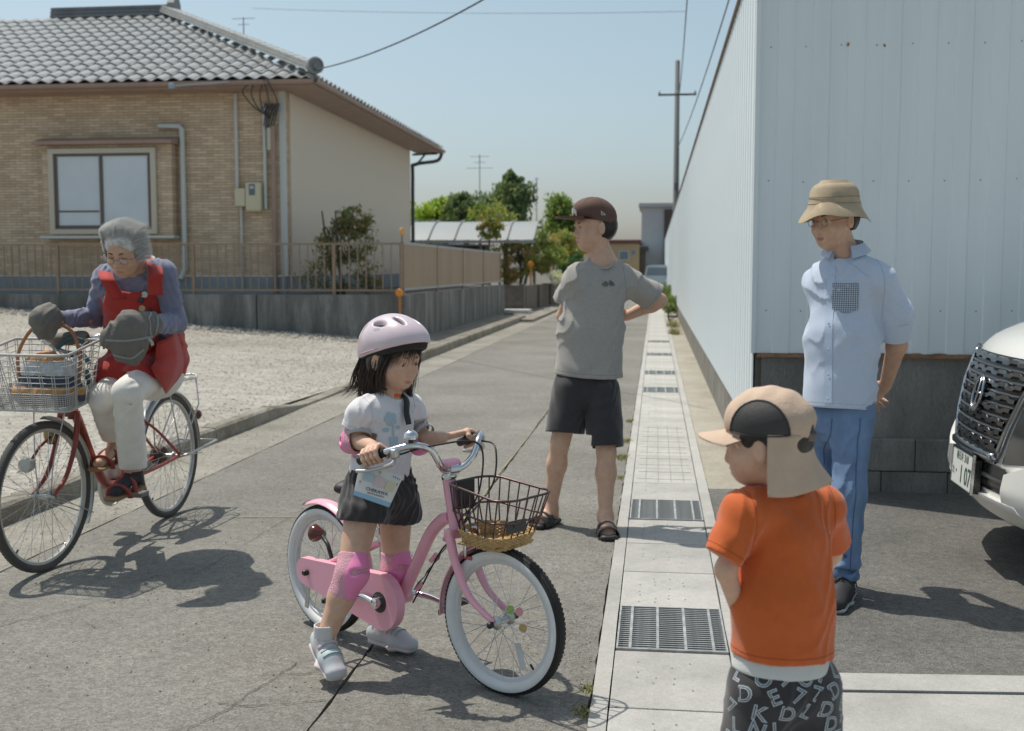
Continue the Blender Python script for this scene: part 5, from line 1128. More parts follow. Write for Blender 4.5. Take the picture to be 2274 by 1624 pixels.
def head_ops(H, child=0.0, ears=True):
    k = H.k; n = 1 - .3 * child; m0 = .008 * child; H.mo = m0; o = [('add', H.e(0, -.012, .035, .077, .098, .088), 0), ('add', H.e(0, .020, -.034 + m0, .061 + .005 * child, .068, .076 - .008 * child), .03 * k), ('add', H.e(0, .052, -.083 + 2 * m0, .028 + .004 * child, .026, .024), .035 * k)]
    for q in (1, -1):
        o += [('add', H.e(q * .036, .044, -.030 + .5 * m0, .030 + .003 * child, .030, .030 + .002 * child), .025 * k), ('sub', H.e(q * .031, .096, .004, .019, .013, .0125), .014 * k), ('add', H.e(q * .031, .074, .003, .0155, .0105, .0105), .006 * k)]
    o += [('add', rc(H(-.034, .077, .024), H(.034, .077, .024), .012 * k, .012 * k), .02 * k), ('add', rc(H(0, .082, .010), H(0, .098 - .004 * child, -.029), .0075 * k * n, .0125 * k * n), .013 * k)]
    for q in (1, -1): o += [('add', H.e(q * .0115 * n, .090, -.033, .009 * n, .010, .0075), .008 * k)]
    o += [('add', H.e(0, .080, -.0615 + m0, .0225 * (1 - .25 * child), .011, .0068), .009 * k), ('add', H.e(0, .078, -.0735 + m0, .0185 * (1 - .25 * child), .010, .0068), .009 * k), ('sub', H.e(0, .094, -.0672 + m0, .024 * (1 - .25 * child), .009, .0020), .004 * k)]
    if ears:
        for q in (1, -1): o += [('add', H.e(q * .079, -.006, -.004, .010, .018, .031), .012 * k), ('sub', H.e(q * .089, .0, -.002, .007, .0085, .018), .006 * k)]
    return o
def lips_fn(H, lw=.0190):
    def fn(c):
        q = (c - H.c) @ H.M / H.k; return (((q[:, 0] / lw) ** 2 + ((q[:, 2] + .0672 - H.mo) / (lw * .40)) ** 2 < 1) & (q[:, 1] > .074)).astype(int)
    return fn
def face_parts(H, p, closed=False, brow=M_brow, look=0.0, es=1.0, bw=1.0, bz=0.0):
    for q in (1, -1):
        if not closed:
            e = MB(); V, F = [], []
            e.lathe([(0, 1), (.38, .92), (.7, .7), (.92, .38), (1, 0)], (0, 0, 0), (0, 1, 0), 16); e.v = [tuple(H(q * .031 + v[0] * .0125 * es, .0795 + v[1] * .0068, .0022 + v[2] * .0056 * es)) for v in e.v]; ey = e.build('eye', M_eye, p, smooth=True)
            i = MB(); i.lathe([(0, 1), (.5, .87), (.87, .5), (1, 0)], (0, 0, 0), (0, 1, 0), 14); i.v = [tuple(H(q * .031 + look * .004 + v[0] * .0056 * es, .0835 + v[1] * .0036, .0024 + v[2] * .0054 * es)) for v in i.v]; i.build('iris', M_iris, ey, smooth=True)
        MB().tube(bez([H(q * .0175, .0815, .001), H(q * .025, .0865, .0075 if not closed else -.001), H(q * .033, .0862, .0083 if not closed else -.002), H(q * .0455, .077, .0035 if not closed else .000)], 12), .0017 * H.k, 5).build('eyelid', M_iris if not closed else M_brow, p, smooth=True)
        MB().tube(bez([H(q * .013, .0905, .021 + bz), H(q * .028, .0915, .0265 + bz), H(q * .047, .081, .022 + bz)], 12), np.array([.0022, .0034, .0036, .0036, .0034, .003, .003, .003, .0028, .0025, .002, .0015, .001])[:13] * H.k * bw, 6, flat=.6).build('eyebrow', brow, p, smooth=True)
def hand_ops(wr, d, n, sd, curl, k=1.0, thumb=1, spread=1.0):
    """d along the hand, n out of the back of the hand, sd towards the thumb"""
    d, n = nrm(d), nrm(n); sd = nrm(np.array(sd) - d * (np.array(sd) @ d)); n = nrm(np.cross(d, sd)) * (1 if np.cross(d, sd) @ n > 0 else -1); wr = np.array(wr, float); o = []
    kn = wr + d * .078 * k; o.append(('add', ec(wr + d * .02 * k, kn, (.027 * k, .014 * k), (.037 * k, .012 * k), sd), .014 * k))
    for j, (off, ln) in enumerate([(.029, .92), (.0098, 1.0), (-.0098, .95), (-.028, .78)]):
        p = kn + sd * off * k; a = 0
        for sg, (l, r0, r1) in enumerate([(.042, .0092, .0085), (.026, .0085, .0078), (.021, .0078, .0062)]):
            a += curl[sg]; q = p + (d * math.cos(a) - n * math.sin(a)) * l * ln * k + sd * (off * .12 * spread) * k; o.append(('add', rc(p, q, r0 * k, r1 * k), .004 * k)); p = q
    b = wr + d * .022 * k + sd * .026 * k; m_ = b + (d * .7 + sd * .55 - n * .5 * thumb) * .038 * k; e = m_ + (d * .75 + sd * .05 - n * .75 * thumb) * .034 * k
    o += [('add', rc(b, m_, .0135 * k, .0105 * k), .012 * k), ('add', rc(m_, e, .0105 * k, .0075 * k), .005 * k)]
    return o
def slab(p, n, w_=.3, t=.15):
    n = nrm(n); d, u, v = frame(n); return ('sub', bxp(np.array(p) + n * t, (w_, w_, t), np.array([u, v, d]).T, .002), 0.004)
def limb(a, m_, b, ra, rm, rb): return [('add', rc(a, m_, ra, rm), .03), ('add', rc(m_, b, rm * .98, rb), .02)]
def leg_ops(hip, kn, an, k=1.0, c=None):
    kn, an = np.array(kn), np.array(an); cf = kn + (an - kn) * .32 + (np.array(c) * .012 * k if c is not None else 0)
    return [('add', rc(hip, kn, .082 * k, .054 * k), .03), ('add', rc(kn, cf, .051 * k, .054 * k), .02), ('add', rc(cf, an, .054 * k, .034 * k), .03)]
def foot_ops(an, toe, k=1.0):
    an, toe = np.array(an, float), np.array(toe, float); d = toe - an; d[2] = 0; d = nrm(d); hl = an - d * .035 * k; hl[2] = toe[2] + .02 * k
    sd = np.cross(d, (0, 0, 1)); mid = (an + toe) / 2; mid[2] = toe[2] + .028 * k
    return [('add', rc(an, hl, .036 * k, .028 * k), .03), ('add', rc(an, mid, .034 * k, .03 * k), .03), ('add', ec(mid, toe - d * .03 * k, (.036 * k, .026 * k), (.044 * k, .017 * k), sd), .03)]
def arm_ops(sh, e_, wr, k=1.0): return [('add', rc(sh, e_, .050 * k, .039 * k), .03), ('add', rc(e_, np.array(e_) + (np.array(wr) - e_) * .25, .040 * k, .041 * k), .015), ('add', rc(np.array(e_) + (np.array(wr) - e_) * .25, wr, .041 * k, .0265 * k), .02)]
def bx3(c, r_): return np.array(c) - r_, np.array(c) + r_
def specs(H, p, m, rx=.021, rz=.0155, wide=True, tint=None, y0=.097, z0=-.002):
    mb = MB()
    for q in (1, -1):
        mb.tube([H(q * .0325 + rx * math.cos(a), y0 - .006 * math.cos(a) * q * q, z0 + rz * math.sin(a)) for a in np.linspace(0, 2 * math.pi, 22)[:-1]], .0011 * H.k, 5, closed=True)
        mb.tube(bez([H(q * .0535, y0 - .006, z0 + .006), H(q * .076, .08, z0 + .008), H(q * .081, .01, z0 + .010), H(q * .083, -.015, z0)], 14), .0013 * H.k, 5)
    mb.tube(bez([H(-.0115, y0, z0 + .002), H(0, y0 + .004, z0 + .005), H(.0115, y0, z0 + .002)], 6), .0011 * H.k, 5); g = mb.build('glasses', m, p, smooth=True)
    gl = bpy.data.materials.get('lens') or mat('lens', (.9, .92, .92), .03, trans=.0, alpha=.13, spec=.6)
    for q in (1, -1):
        n = 16; MB().add([H(q * .0325 + rx * math.cos(2 * math.pi * i / n), y0 - .001, z0 + rz * math.sin(2 * math.pi * i / n)) for i in range(n)], [tuple(range(n))]).build('lens', gl, g)
def seam(o, p, n, m, name='seam', rad=.16, r_=.0011, lift=.0004):
    """stitched line: where the plane (p, n) meets a garment"""
    b_ = np.array(base_of(o) if o.parent is None else base_of(o.parent)); me = o.data; nv = len(me.vertices); V = np.empty(nv * 3); me.vertices.foreach_get('co', V); V = V.reshape(-1, 3) + b_; p = np.array(p, float); n = nrm(n)
    F = np.array([tuple(q.vertices) for q in me.polygons if len(q.vertices) == 4]); s = (V - p) @ n; fs_ = s[F]; hit = (fs_.min(1) < 0) & (fs_.max(1) > 0) & (np.linalg.norm(V[F].mean(1) - p, axis=1) < rad); mb = MB()
    for f in F[hit]:
        pts = []
        for i in range(4):
            a, c = f[i], f[(i + 1) % 4]
            if (s[a] < 0) != (s[c] < 0): t = s[a] / (s[a] - s[c]); pts.append(V[a] + (V[c] - V[a]) * t)
        if len(pts) == 2 and np.linalg.norm(pts[0] - pts[1]) > 1e-5:
            fn_ = np.cross(V[f[1]] - V[f[0]], V[f[2]] - V[f[0]]); fn_ = fn_ / (np.linalg.norm(fn_) + 1e-12); q = [pp + fn_ * lift for pp in pts]; w_ = n * r_
            mb.add([q[0] - w_, q[1] - w_, q[1] + w_, q[0] + w_], [(0, 1, 2, 3)])
    return mb.build(name, m, o) if mb.f else None
def strands(mb, roots, r, n, amp, rad, steps=9):
    """hair: roots = list of control polylines; n jittered strands each"""
    for P_ in roots:
        P_ = np.array(P_)
        for i in range(n):
            j = r.normal(0, amp, 3); e = r.normal(0, amp * 1.6, 3); Q = [p + j * (1 - t) + e * t for p, t in zip(P_, np.linspace(0, 1, len(P_)))]; B_ = bez(Q, steps); mb.tube(B_, np.linspace(rad, rad * .25, len(B_)), 4, caps=False)

# ------------------------------------------------------------------ man in the grey T-shirt
gm = thing('person', 'man in brown flat-brim cap, grey T-shirt, black shorts and sandals, looking aside', 'person', tuple(at(1300, 1175, 5.98) * np.array([1, 1, 0])))
lat = nrm(RT + TC * .1); J = {}
H = Head(at(1318, 507, 6.0), -RT * .93 + TC * .36 + np.array([0, 0, -.03]), k=1.06)
nk = at(1336, 582, 6.03); shR, shL = at(1280, 622, 5.98), at(1390, 626, 6.05); elR, wrR = at(1252, 702, 6.14), at(1305, 738, 6.22); elL, wrL = at(1464, 668, 6.16), at(1392, 702, 6.20)
hpL, hpR = at(1330, 862, 6.02), at(1272, 858, 6.02); knL, anL, toL = at(1346, 1006, 5.93), at(1344, 1148, 5.90), at(1352, 1180, 5.74); knR, anR, toR = at(1243, 985, 6.0), at(1222, 1126, 6.10), at(1192, 1148, 6.0)
toL[2] = .02; toR[2] = .02; anL[2] = .085; anR[2] = .085
ops = head_ops(H) + [('add', rc(H(0, -.022, -.06), nk, .054, .062), .03), ('add', rc(shR, shL, .06, .06), .05), ('add', rc(nk, shR, .05, .05), .05), ('add', rc(nk, shL, .05, .05), .05), ('add', ec(at(1318, 640, 6.02), at(1303, 830, 6.02), (.135, .09), (.125, .085), lat), .05)]
ops += arm_ops(shR, elR, wrR) + arm_ops(shL, elL, wrL) + leg_ops(hpR, knR, anR, .93, -TC) + leg_ops(hpL, knL, anL, .93, -TC) + foot_ops(anR, toR) + foot_ops(anL, toL)
ops += hand_ops(wrL, -RT + np.array([0, 0, .1]), -TC, (0, 0, 1), (.3, .4, .3)) + hand_ops(wrR, RT + np.array([0, 0, .1]), -TC, (0, 0, 1), (.3, .4, .3))
lo, hi = H.box(); sdf('body', ops, .0075, [M_skin, M_lip], gm, fine=[(lo, hi, .0034)], mfn=lips_fn(H)); face_parts(H, gm)
# stubble-dark hair under the cap
sdf('hair', [('add', H.e(0, -.034, .012, .084, .090, .088), 0), ('sub', H.e(0, .085, -.03, .1, .075, .085), .01), ('sub', rc(H(-.1, .002, -.014), H(.1, .002, -.014), .028, .028), .012), ('cut', cut(H(0, -.04, -.052), -H.U - H.F * -.25))], .005, M_hair, gm)
mo = MB()
for q in (1, -1): mo.tube(bez([H(q * .003, .0900, -.049), H(q * .012, .087, -.051), H(q * .021, .080, -.056)], 8), .0014, 5, flat=.5)
mo.build('moustache', mat('stubble', (.10, .06, .045), .8), gm, smooth=True)
# cap
M_cap = mat('brown_cap', (0.125, 0.068, 0.050), 0.8, var=.08, vscale=40, bump=.15, bscale=300)
cpt = sdf('cap', [('add', H.e(0, -.012, .048, .092, .108, .098), 0), ('add', H.e(0, .025, .090, .078, .080, .058), .03), ('cut', cut(H(0, 0, .032), -H.U + H.F * .20)), ('sub', H.e(0, -.012, .030, .084, .100, .09), .004)], .0045, M_cap, gm)
def brim(H, w_, l0, l1, z, drop, th=.004, curve=.008, tilt=0.0):
    def f(u, v):
        a = (u - .5) * 2; y = math.sqrt(max(0, 1 - (a * .97) ** 2)); yi = .088 * math.sqrt(max(0, 1 - (a * .9) ** 2)); yo = yi + (l1 * (.35 + .65 * y)) ; yy = yi + (yo - yi) * v
        return H(a * w_ * (1 + .04 * v), yy, z - curve * a * a - drop * v)
    mb = MB(); mb.grid(f, 20, 8); n = len(mb.v); mb.grid(lambda u, v: np.array(f(u, v)) - H.U * th, 20, 8); mb.f = mb.f[:160] + [q[::-1] for q in mb.f[160:]]
    for i in range(20): a, b = i * 9 + 8, (i + 1) * 9 + 8; mb.f.append((a, b, n + b, n + a)); mb.m.append(0)
    return mb
brim(H, .088, 0, .112, .052, -.008, th=.009, curve=.003).build('cap_brim', M_cap, cpt, smooth=True, autos=50)
bv = bvh_of(cpt); bv0 = bv
sm = MB(); 
for a in (0, 1.05, 2.1, 3.14, 4.2, 5.25):
    S_ = snap([H(.2 * math.cos(a) * t, .2 * math.sin(a) * t - .01, .16 - .13 * t) for t in np.linspace(.05, .5, 12)], bv, -H.U, .0004, .2); S_ = [s for s in S_ if s is not None]
    if len(S_) > 3: sm.tube(S_, .0009, 4, caps=False)
sm.lathe([(0, .004), (.005, .003), (.007, 0)], H(0, -.003, .1455), H.U, 10); sm.build('cap_seam', mat('cap_seam', (.05, .026, .02), .8), cpt, smooth=True)
M_wp = mat('white_print', (.68, .68, .66), .7)
V2 = [(-.012, -.011, 0), (-.012, .012, 0), (.014, -.011, 0), (-.009, -.0085, 0), (-.009, .0065, 0), (.006, -.0085, 0)]
decal('cap_emblem', V2, [(0, 3, 4, 1), (1, 4, 5, 2), (0, 2, 5, 3)], H(-.09, -.010, .070), -H.F, -H.X, bv, M_wp, cpt, .0015)
fe = MB(); 
for i in range(6): fe.box(H(-.02 + .008 * i, .108 - .002 * abs(i - 3), .075 + .006 * (i % 3)), (.006, .006, .03 - .004 * (i % 2)), H.M, .001)
fe.build('front_emblem', M_wp, cpt)
# T-shirt
M_tee = mat('grey_marl', (0.385, 0.365, 0.335), 0.9, var=.07, vscale=70, bump=.15, bscale=350, sheen=.2)
tee = [('add', ec(at(1318, 655, 6.02), at(1311, 735, 6.02), (.158, .115), (.160, .118), lat), 0), ('add', ec(at(1311, 735, 6.02), at(1305, 845, 6.02), (.160, .118), (.182, .136), lat), .05), ('add', rc(at(1290, 622, 6.0), at(1383, 626, 6.05), .078, .078), .06), ('add', rc(nk - [0, 0, .004], shR, .050, .062), .05), ('add', rc(nk - [0, 0, .004], shL, .050, .062), .05)]
tee += [('add', rc(shR, at(1250, 675, 6.08), .062, .064), .018), ('add', rc(shL, at(1455, 662, 6.13), .072, .076), .018), slab(at(1244, 658, 6.07), elR - shR, .13, .08), slab(at(1449, 655, 6.12), elL - shL + np.array([0, 0, -.02]), .13, .08)]
tee += [('disp', cloth(.0060, 38, 38, 26, 4)), ('sub', ec(at(1304, 838, 6.02), at(1302, 920, 6.02), (.155, .106), (.16, .11), lat), .01), slab(at(1306, 834, 6.02), np.array([0, 0, -1.]) - RT * .06 - TC * .05, .4, .2), ('sub', rc(nk + [0, 0, .010] + TC * .034, nk + np.array([0, 0, .16]) + TC * .05, .060, .075), .008), ('sub', rc(nk + [0, 0, .02], nk + np.array([0, 0, .16]), .062, .075), .008)]
for (a, b, r_, k) in [(at(1385, 640, 5.92), at(1360, 690, 5.90), .012, .02), (at(1395, 655, 5.95), at(1375, 720, 5.93), .010, .02), (at(1350, 800, 5.88), at(1290, 835, 5.88), .012, .03), (at(1270, 760, 5.87), at(1255, 820, 5.87), .010, .03)]: tee.insert(-4, ('sub', rc(a, b, r_, r_ * .5), k))
o = sdf('t_shirt', tee, .0062, M_tee, gm); bv = bvh_of(o)
M_gs = mat('grey_seam', (.27, .255, .235), .9)
seam(o, at(1306, 834, 6.02) + np.array([0, 0, .022]), np.array([0, 0, -1.]) - RT * .06 - TC * .05, M_gs, 'hem_stitch', .4, .0013); seam(o, at(1244, 658, 6.07) - nrm(elR - shR) * .02, elR - shR, M_gs, 'cuff_stitch', .10, .0013); seam(o, at(1449, 655, 6.12) - nrm(elL - shL) * .02, elL - shL, M_gs, 'cuff_stitch', .12, .0013); seam(o, at(1386, 625, 6.0), nrm(RT + np.array([0, 0, .12])), M_gs, 'armhole_seam', .10, .0014); seam(o, at(1280, 620, 6.0), nrm(RT - np.array([0, 0, .15])), M_gs, 'armhole_seam', .10, .0014)
MB().tube([nk + np.array([0, 0, .026]) + lat * .066 * math.cos(a) + ((TC * .088 + np.array([0, 0, -.060])) if math.sin(a) > 0 else (TC * .060 + np.array([0, 0, -.012]))) * math.sin(a) for a in np.linspace(0, 2 * math.pi, 40)[:-1]], .008, 7, closed=True).build('collar', M_tee, o, smooth=True)
M_bp = mat('dark_print', (.05, .05, .05), .7); cN = at(1354, 631, 5.85)
V2, F2 = [], []
for k in range(3):
    a0 = [(.010 + .0085 * k + .0045 * math.cos(t) * 0 + (.004 + .0085 * (2 - k)) * 0, 0, 0)]
for k in range(3):                                    # the quarter-dome mark
    r0, r1 = .0075 + .0085 * k, .0125 + .0085 * k; n = 8; b = len(V2)
    for i in range(n + 1): a = math.pi / 2 * i / n; V2 += [(.006 + r0 * math.cos(a) - .005, -.012 + r0 * math.sin(a), 0), (.006 + r1 * math.cos(a) - .005, -.012 + r1 * math.sin(a), 0)]
    F2 += [(b + 2 * i, b + 2 * i + 1, b + 2 * i + 3, b + 2 * i + 2) for i in range(n)]
decal('shirt_emblem', V2, F2, cN, RT, TC, bv, M_bp, o, .002)
for k, tx in enumerate(('THE', 'NORTH', 'FACE')):
    Vt, Ft = text_mesh(tx, .0115, bold=.0003); decal('shirt_lettering', [(v[0] - .018, v[1] + .008 - .0095 * k, 0) for v in Vt], Ft, cN, RT, TC, bv, M_bp, o, .002)
# shorts
M_blk = mat('black_cotton', (0.032, 0.030, 0.033), 0.8, var=.12, vscale=30, bump=.12, bscale=260, sheen=.3)
sh = [('add', ec(at(1302, 835, 6.02), at(1300, 872, 6.02), (.150, .106), (.165, .118), lat), 0)]
hR, hL = at(1251, 985, 6.0), at(1343, 1015, 5.94)
sh += [('add', ec(at(1266, 865, 6.02), hR, (.090, .112), (.106, .108), lat), .03), ('add', ec(at(1338, 868, 6.0), hL, (.090, .112), (.102, .106), lat), .008), ('disp', cloth(.0055, 34, 34, 24, 9))]
sh += [slab(at(1256, 962, 6.0), hR - at(1262, 850, 6.02), .14, .1), slab(at(1340, 993, 5.94), hL - at(1334, 850, 6.0), .14, .1), ('sub', rc(at(1258, 945, 6.0), at(1254, 1010, 6.0), .085, .105), .008), ('sub', rc(at(1339, 975, 5.95), at(1341, 1040, 5.94), .085, .102), .008), slab(at(1302, 800, 6.02), (0, 0, 1), .3, .1)]
sdf('shorts', sh, .0062, M_blk, gm)
# sandals
def sandal(an, toe, p, k=1.0):
    d = nrm((np.array(toe) - an) * [1, 1, 0]); sd = np.cross(d, (0, 0, 1.)); hl = np.array(an) - d * .055; hl[2] = .018; t_ = np.array(toe) + d * .012; t_[2] = .018; mid = (hl + t_) / 2; M_sd2 = mat('black_sandal', (.03, .031, .034), .5)
    s = thing  # noqa
    o = sdf('sandal', [('add', ec(hl, mid, (.034, .018), (.040, .018), sd), 0), ('add', ec(mid, t_, (.040, .018), (.046, .018), sd), .03), ('sub', ec(hl + [0, 0, .03], t_ + [0, 0, .03], (.03, .02), (.038, .02), sd), .004), ('cut', cut((0, 0, .002), (0, 0, -1)))], .005, M_sd2, p)
    for q, (rr_, zz) in ((.42, (.050, .062)), (.72, (.052, .044))):
        c = np.array(an) * (1 - q) + np.array(t_) * q; c[2] = .02; mb = MB(); pts = [c + sd * rr_ * math.cos(a) + np.array([0, 0, 1]) * zz * math.sin(a) for a in np.linspace(-.15, math.pi + .15, 16)]; V = []
        for p_ in pts: V += [p_ - d * .022, p_ + d * .022]
        V += [np.array(v) + nrm(np.array(v) - c) * .004 for v in V]; n = 32; F = [(2 * i, 2 * i + 2, 2 * i + 3, 2 * i + 1) for i in range(15)] + [(n + 2 * i + 1, n + 2 * i + 3, n + 2 * i + 2, n + 2 * i) for i in range(15)] + [(2 * i + 1, 2 * i + 3, n + 2 * i + 3, n + 2 * i + 1) for i in range(15)] + [(n + 2 * i, n + 2 * i + 2, 2 * i + 2, 2 * i) for i in range(15)]
        mb.add(V, F); st = mb.build('strap', M_sd2, o, smooth=True, autos=50)
        bq = c + sd * rr_ * .75 + np.array([0, 0, zz * .72]); MB().box(bq, (.03, .026, .006), np.array([d, nrm(sd + np.array([0, 0, -.8])), np.cross(d, nrm(sd + np.array([0, 0, -.8])))]).T, .002).build('buckle', M_sd2, o)
sandal(anR, toR, gm); sandal(anL, toL, gm)

# ------------------------------------------------------------------ man in the blue shirt
bm_ = thing('person', 'older man in beige bucket hat, glasses, light blue shirt and jeans, hands behind back', 'person', tuple(at(1862, 1330, 4.78) * np.array([1, 1, 0])))
lat = nrm(RT * .86 + TC * .5); fwd = nrm(-RT * .5 + TC * .86)
H = Head(at(1850, 490, 4.74), -RT * .80 + TC * .58 + np.array([0, 0, -.10]), k=1.02)
nk = at(1878, 572, 4.76); shL, shR = at(1954, 624, 4.66), at(1820, 628, 4.86); elL, wrL = at(1998, 738, 4.72), at(1966, 856, 4.96); elR, wrR = at(1850, 745, 5.04), at(1900, 850, 5.02)
hpL, hpR = at(1898, 905, 4.70), at(1832, 905, 4.84); knL, anL, toL = at(1886, 1092, 4.66), at(1874, 1285, 4.70), at(1850, 1328, 4.52); knR, anR, toR = at(1822, 1085, 4.88), at(1800, 1255, 5.02), at(1775, 1290, 4.86)
for v, z in ((toL, .03), (toR, .03), (anL, .085), (anR, .085)): v[2] = z
ops = head_ops(H) + [('add', rc(H(0, -.024, -.06), nk, .052, .060), .03), ('add', rc(shR, shL, .058, .058), .05), ('add', ec(at(1876, 660, 4.78), at(1864, 850, 4.78), (.13, .095), (.10, .07), lat), .05)] + arm_ops(shL, elL, wrL) + arm_ops(shR, elR, wrR)
ops += hand_ops(wrL, np.array([0, 0, -.62]) - RT * .62 - TC * .2, -TC, (0, 0, 1), (.25, .35, .3), thumb=.4) + hand_ops(wrR, RT * .55 + np.array([0, 0, -.6]), -TC, (0, 0, 1), (.3, .4, .3)) + leg_ops(hpL - [0, 0, .03], knL, anL, .66) + leg_ops(hpR - [0, 0, .03], knR, anR, .66)
lo, hi = H.box(); hc = wrL + np.array([0, 0, -.09]) - RT * .03
sdf('body', ops, .0075, [M_skin2, M_lip2], bm_, fine=[(lo, hi, .0034), (hc - .11, hc + .11, .0036)], mfn=lips_fn(H)); face_parts(H, bm_); specs(H, bm_, mat('brown_wire_frame', (.10, .055, .04), .3, metal=.6))
sdf('hair', [('add', H.e(0, -.034, .012, .083, .088, .085), 0), ('sub', H.e(0, .075, -.03, .09, .08, .09), .01), ('sub', rc(H(-.1, -.0, -.02), H(.1, .0, -.02), .033, .033), .012), ('cut', cut(H(0, -.04, -.045), -H.U))], .005, mat('dark_grey_hair', (.03, .027, .025), .6), bm_)
# bucket hat
M_hat = mat('beige_cotton', (0.43, 0.345, 0.235), 0.9, var=.08, vscale=30, bump=.25, bscale=240)
HH = Head(H(0, 0, .019), H.F + np.array([0, 0, .06]) , up=(0, 0, 1), k=1.0)
def lathe_e(prof, H, rx, ry, n=48, wob=0.0, seed=0, y0=-.008):
    r_ = np.random.RandomState(seed); ph = r_.rand(4) * 6.28; mb = MB(); k = len(prof); V = []
    for j in range(n):
        a = 2 * math.pi * j / n
        for (q, z) in prof: w_ = 1 + wob * q * q * (math.sin(2 * a + ph[0]) * .5 + math.sin(3 * a + ph[1]) * .35 + math.sin(7 * a + ph[2]) * .12); V.append(H(rx * q * math.cos(a), y0 + ry * q * math.sin(a), z + wob * .12 * q * (math.sin(2 * a + ph[3]) + .4 * math.sin(5 * a + ph[1])) * (q > 1.0)))
    return mb.add(V, [(j * k + i, ((j + 1) % n) * k + i, ((j + 1) % n) * k + i + 1, j * k + i + 1) for j in range(n) for i in range(k - 1)])
hat = lathe_e([(0, .137), (.3, .139), (.55, .135), (.74, .127), (.86, .112), (.92, .09), (.955, .065), (.985, .052), (1.0, .048), (1.02, .042), (1.20, .016), (1.36, -.010), (1.37, -.013), (1.36, -.014), (1.20, .010), (1.0, .038), (.96, .05), (.92, .10), (.5, .145)], HH, .099, .118, 56, .085, 3)
ho = hat.build('bucket_hat', M_hat, bm_, smooth=True, autos=60)
bd = MB()
for (q, z) in ((.962, .076), (1.0, .0495)): bd.tube([HH(.099 * q * math.cos(a), -.008 + .118 * q * math.sin(a), z) for a in np.linspace(0, 2 * math.pi, 57)[:-1]], .0012, 4, closed=True)
bd.build('stitching', mat('beige_stitch', (.33, .26, .17), .9), ho, smooth=True)
# shirt
M_shirt = mat('light_blue_oxford', (0.50, 0.575, 0.70), 0.85, var=.04, vscale=120, bump=.15, bscale=400, sheen=.2)
cm = at(1866, 800, 4.76)
sh_ = [('add', ec(at(1880, 655, 4.76), at(1870, 760, 4.76), (.146, .108), (.142, .116), lat), 0), ('add', ec(at(1870, 760, 4.76), at(1860, 905, 4.76), (.142, .116), (.150, .132), lat), .06), ('add', rc(at(1838, 632, 4.80), at(1935, 628, 4.70), .074, .074), .06), ('add', rc(nk - [0, 0, .025], shR, .058, .064), .05), ('add', rc(nk - [0, 0, .025], shL, .058, .064), .05)]
cfL = at(1984, 742, 4.74)
sh_ += [('add', rc(shL, at(1985, 702, 4.70), .070, .067), .016), ('add', rc(at(1985, 700, 4.70), cfL, .066, .062), .03), ('add', rc(shR, elR, .070, .060), .016), ('add', rc(elR, elR + (wrR - elR) * .3, .062, .06), .03)]
sh_ += [('disp', cloth(.0062, 34, 34, 24, 14)), slab(cfL + np.array([0, 0, .0]), cfL - at(1985, 700, 4.70), .11, .06), slab(elR + (wrR - elR) * .3, wrR - elR, .1, .05)]
for (a, b, r_, k) in [(at(1900, 700, 4.62), at(1830, 790, 4.58), .010, .035), (at(1905, 760, 4.62), at(1820, 840, 4.58), .012, .04), (at(1925, 640, 4.60), at(1945, 700, 4.62), .010, .02), (at(1850, 830, 4.6), at(1800, 880, 4.6), .010, .03), (at(1944, 655, 4.58), at(1956, 750, 4.64), .011, .018), (at(1965, 660, 4.60), at(2005, 690, 4.62), .008, .02)]: sh_.append(('sub', rc(a, b, r_, r_ * .4), k))
hm = at(1860, 905, 4.78); sh_ += [('sub', ec(hm + [0, 0, .01], hm - [0, 0, .2], (.148, .130), (.15, .135), lat), .01), slab(hm + fwd * .0 + [0, 0, -.002], np.array([0, 0, -1.]) + fwd * .10, .35, .2), ('sub', el(hm + lat * .175 - [0, 0, .025], (.06, .06, .05)), .02), ('sub', rc(nk - [0, 0, .015], nk + np.array([0, 0, .16]) + fwd * .03, .060, .07), .01)]
o = sdf('shirt', sh_, .0058, M_shirt, bm_); bv = bvh_of(o)
M_bs = mat('blue_seam', (.36, .43, .56), .9); seam(o, at(1952, 640, 4.66), nrm(RT + np.array([0, 0, .10])), M_bs, 'armhole_seam', .12, .0014); seam(o, hm + np.array([0, 0, .018]), np.array([0, 0, -1.]) + fwd * .10, M_bs, 'hem_stitch', .35, .0010); seam(o, at(1900, 590, 4.70), nrm(np.array([0, 0, 1.]) * .75 - RT * -.45 + TC * .25), M_bs, 'yoke_seam', .11, .0011)
# rolled cuff, collar, placket, buttons, pocket
ca, cb_ = at(1986, 708, 4.705), at(1984, 746, 4.745); MB().lathe([(.060, .0), (.072, -.002), (.074, .01), (.072, np.linalg.norm(cb_ - ca)), (.064, np.linalg.norm(cb_ - ca) + .002), (.058, np.linalg.norm(cb_ - ca) - .004)], ca, cb_ - ca, 28).build('cuff', M_shirt, o, smooth=True, autos=60)
ctr = nk + [0, 0, .018]; cl = MB(); V = []; n = 26
for i in range(n):
    a = R(-62 + 304 * i / (n - 1)) + math.pi / 2 * 0; q = math.cos(a - math.pi / 2)
    d_ = lat * math.cos(a) * -1 * -.072 + fwd * -math.sin(a) * .070
    top = ctr + d_ * .95 + np.array([0, 0, .042 + .016 * math.sin(a)]); edge = ctr + d_ * 1.42 + np.array([0, 0, .008 - .035 * max(0, -math.sin(a))]) ; bot = ctr + d_ * 1.0 + np.array([0, 0, -.03])
    V += [bot, top, edge]
cl.add(V, [(3 * i, 3 * i + 3, 3 * i + 4, 3 * i + 1) for i in range(n - 1)] + [(3 * i + 1, 3 * i + 4, 3 * i + 5, 3 * i + 2) for i in range(n - 1)]); cl.build('collar', M_shirt, o, smooth=True, autos=70)
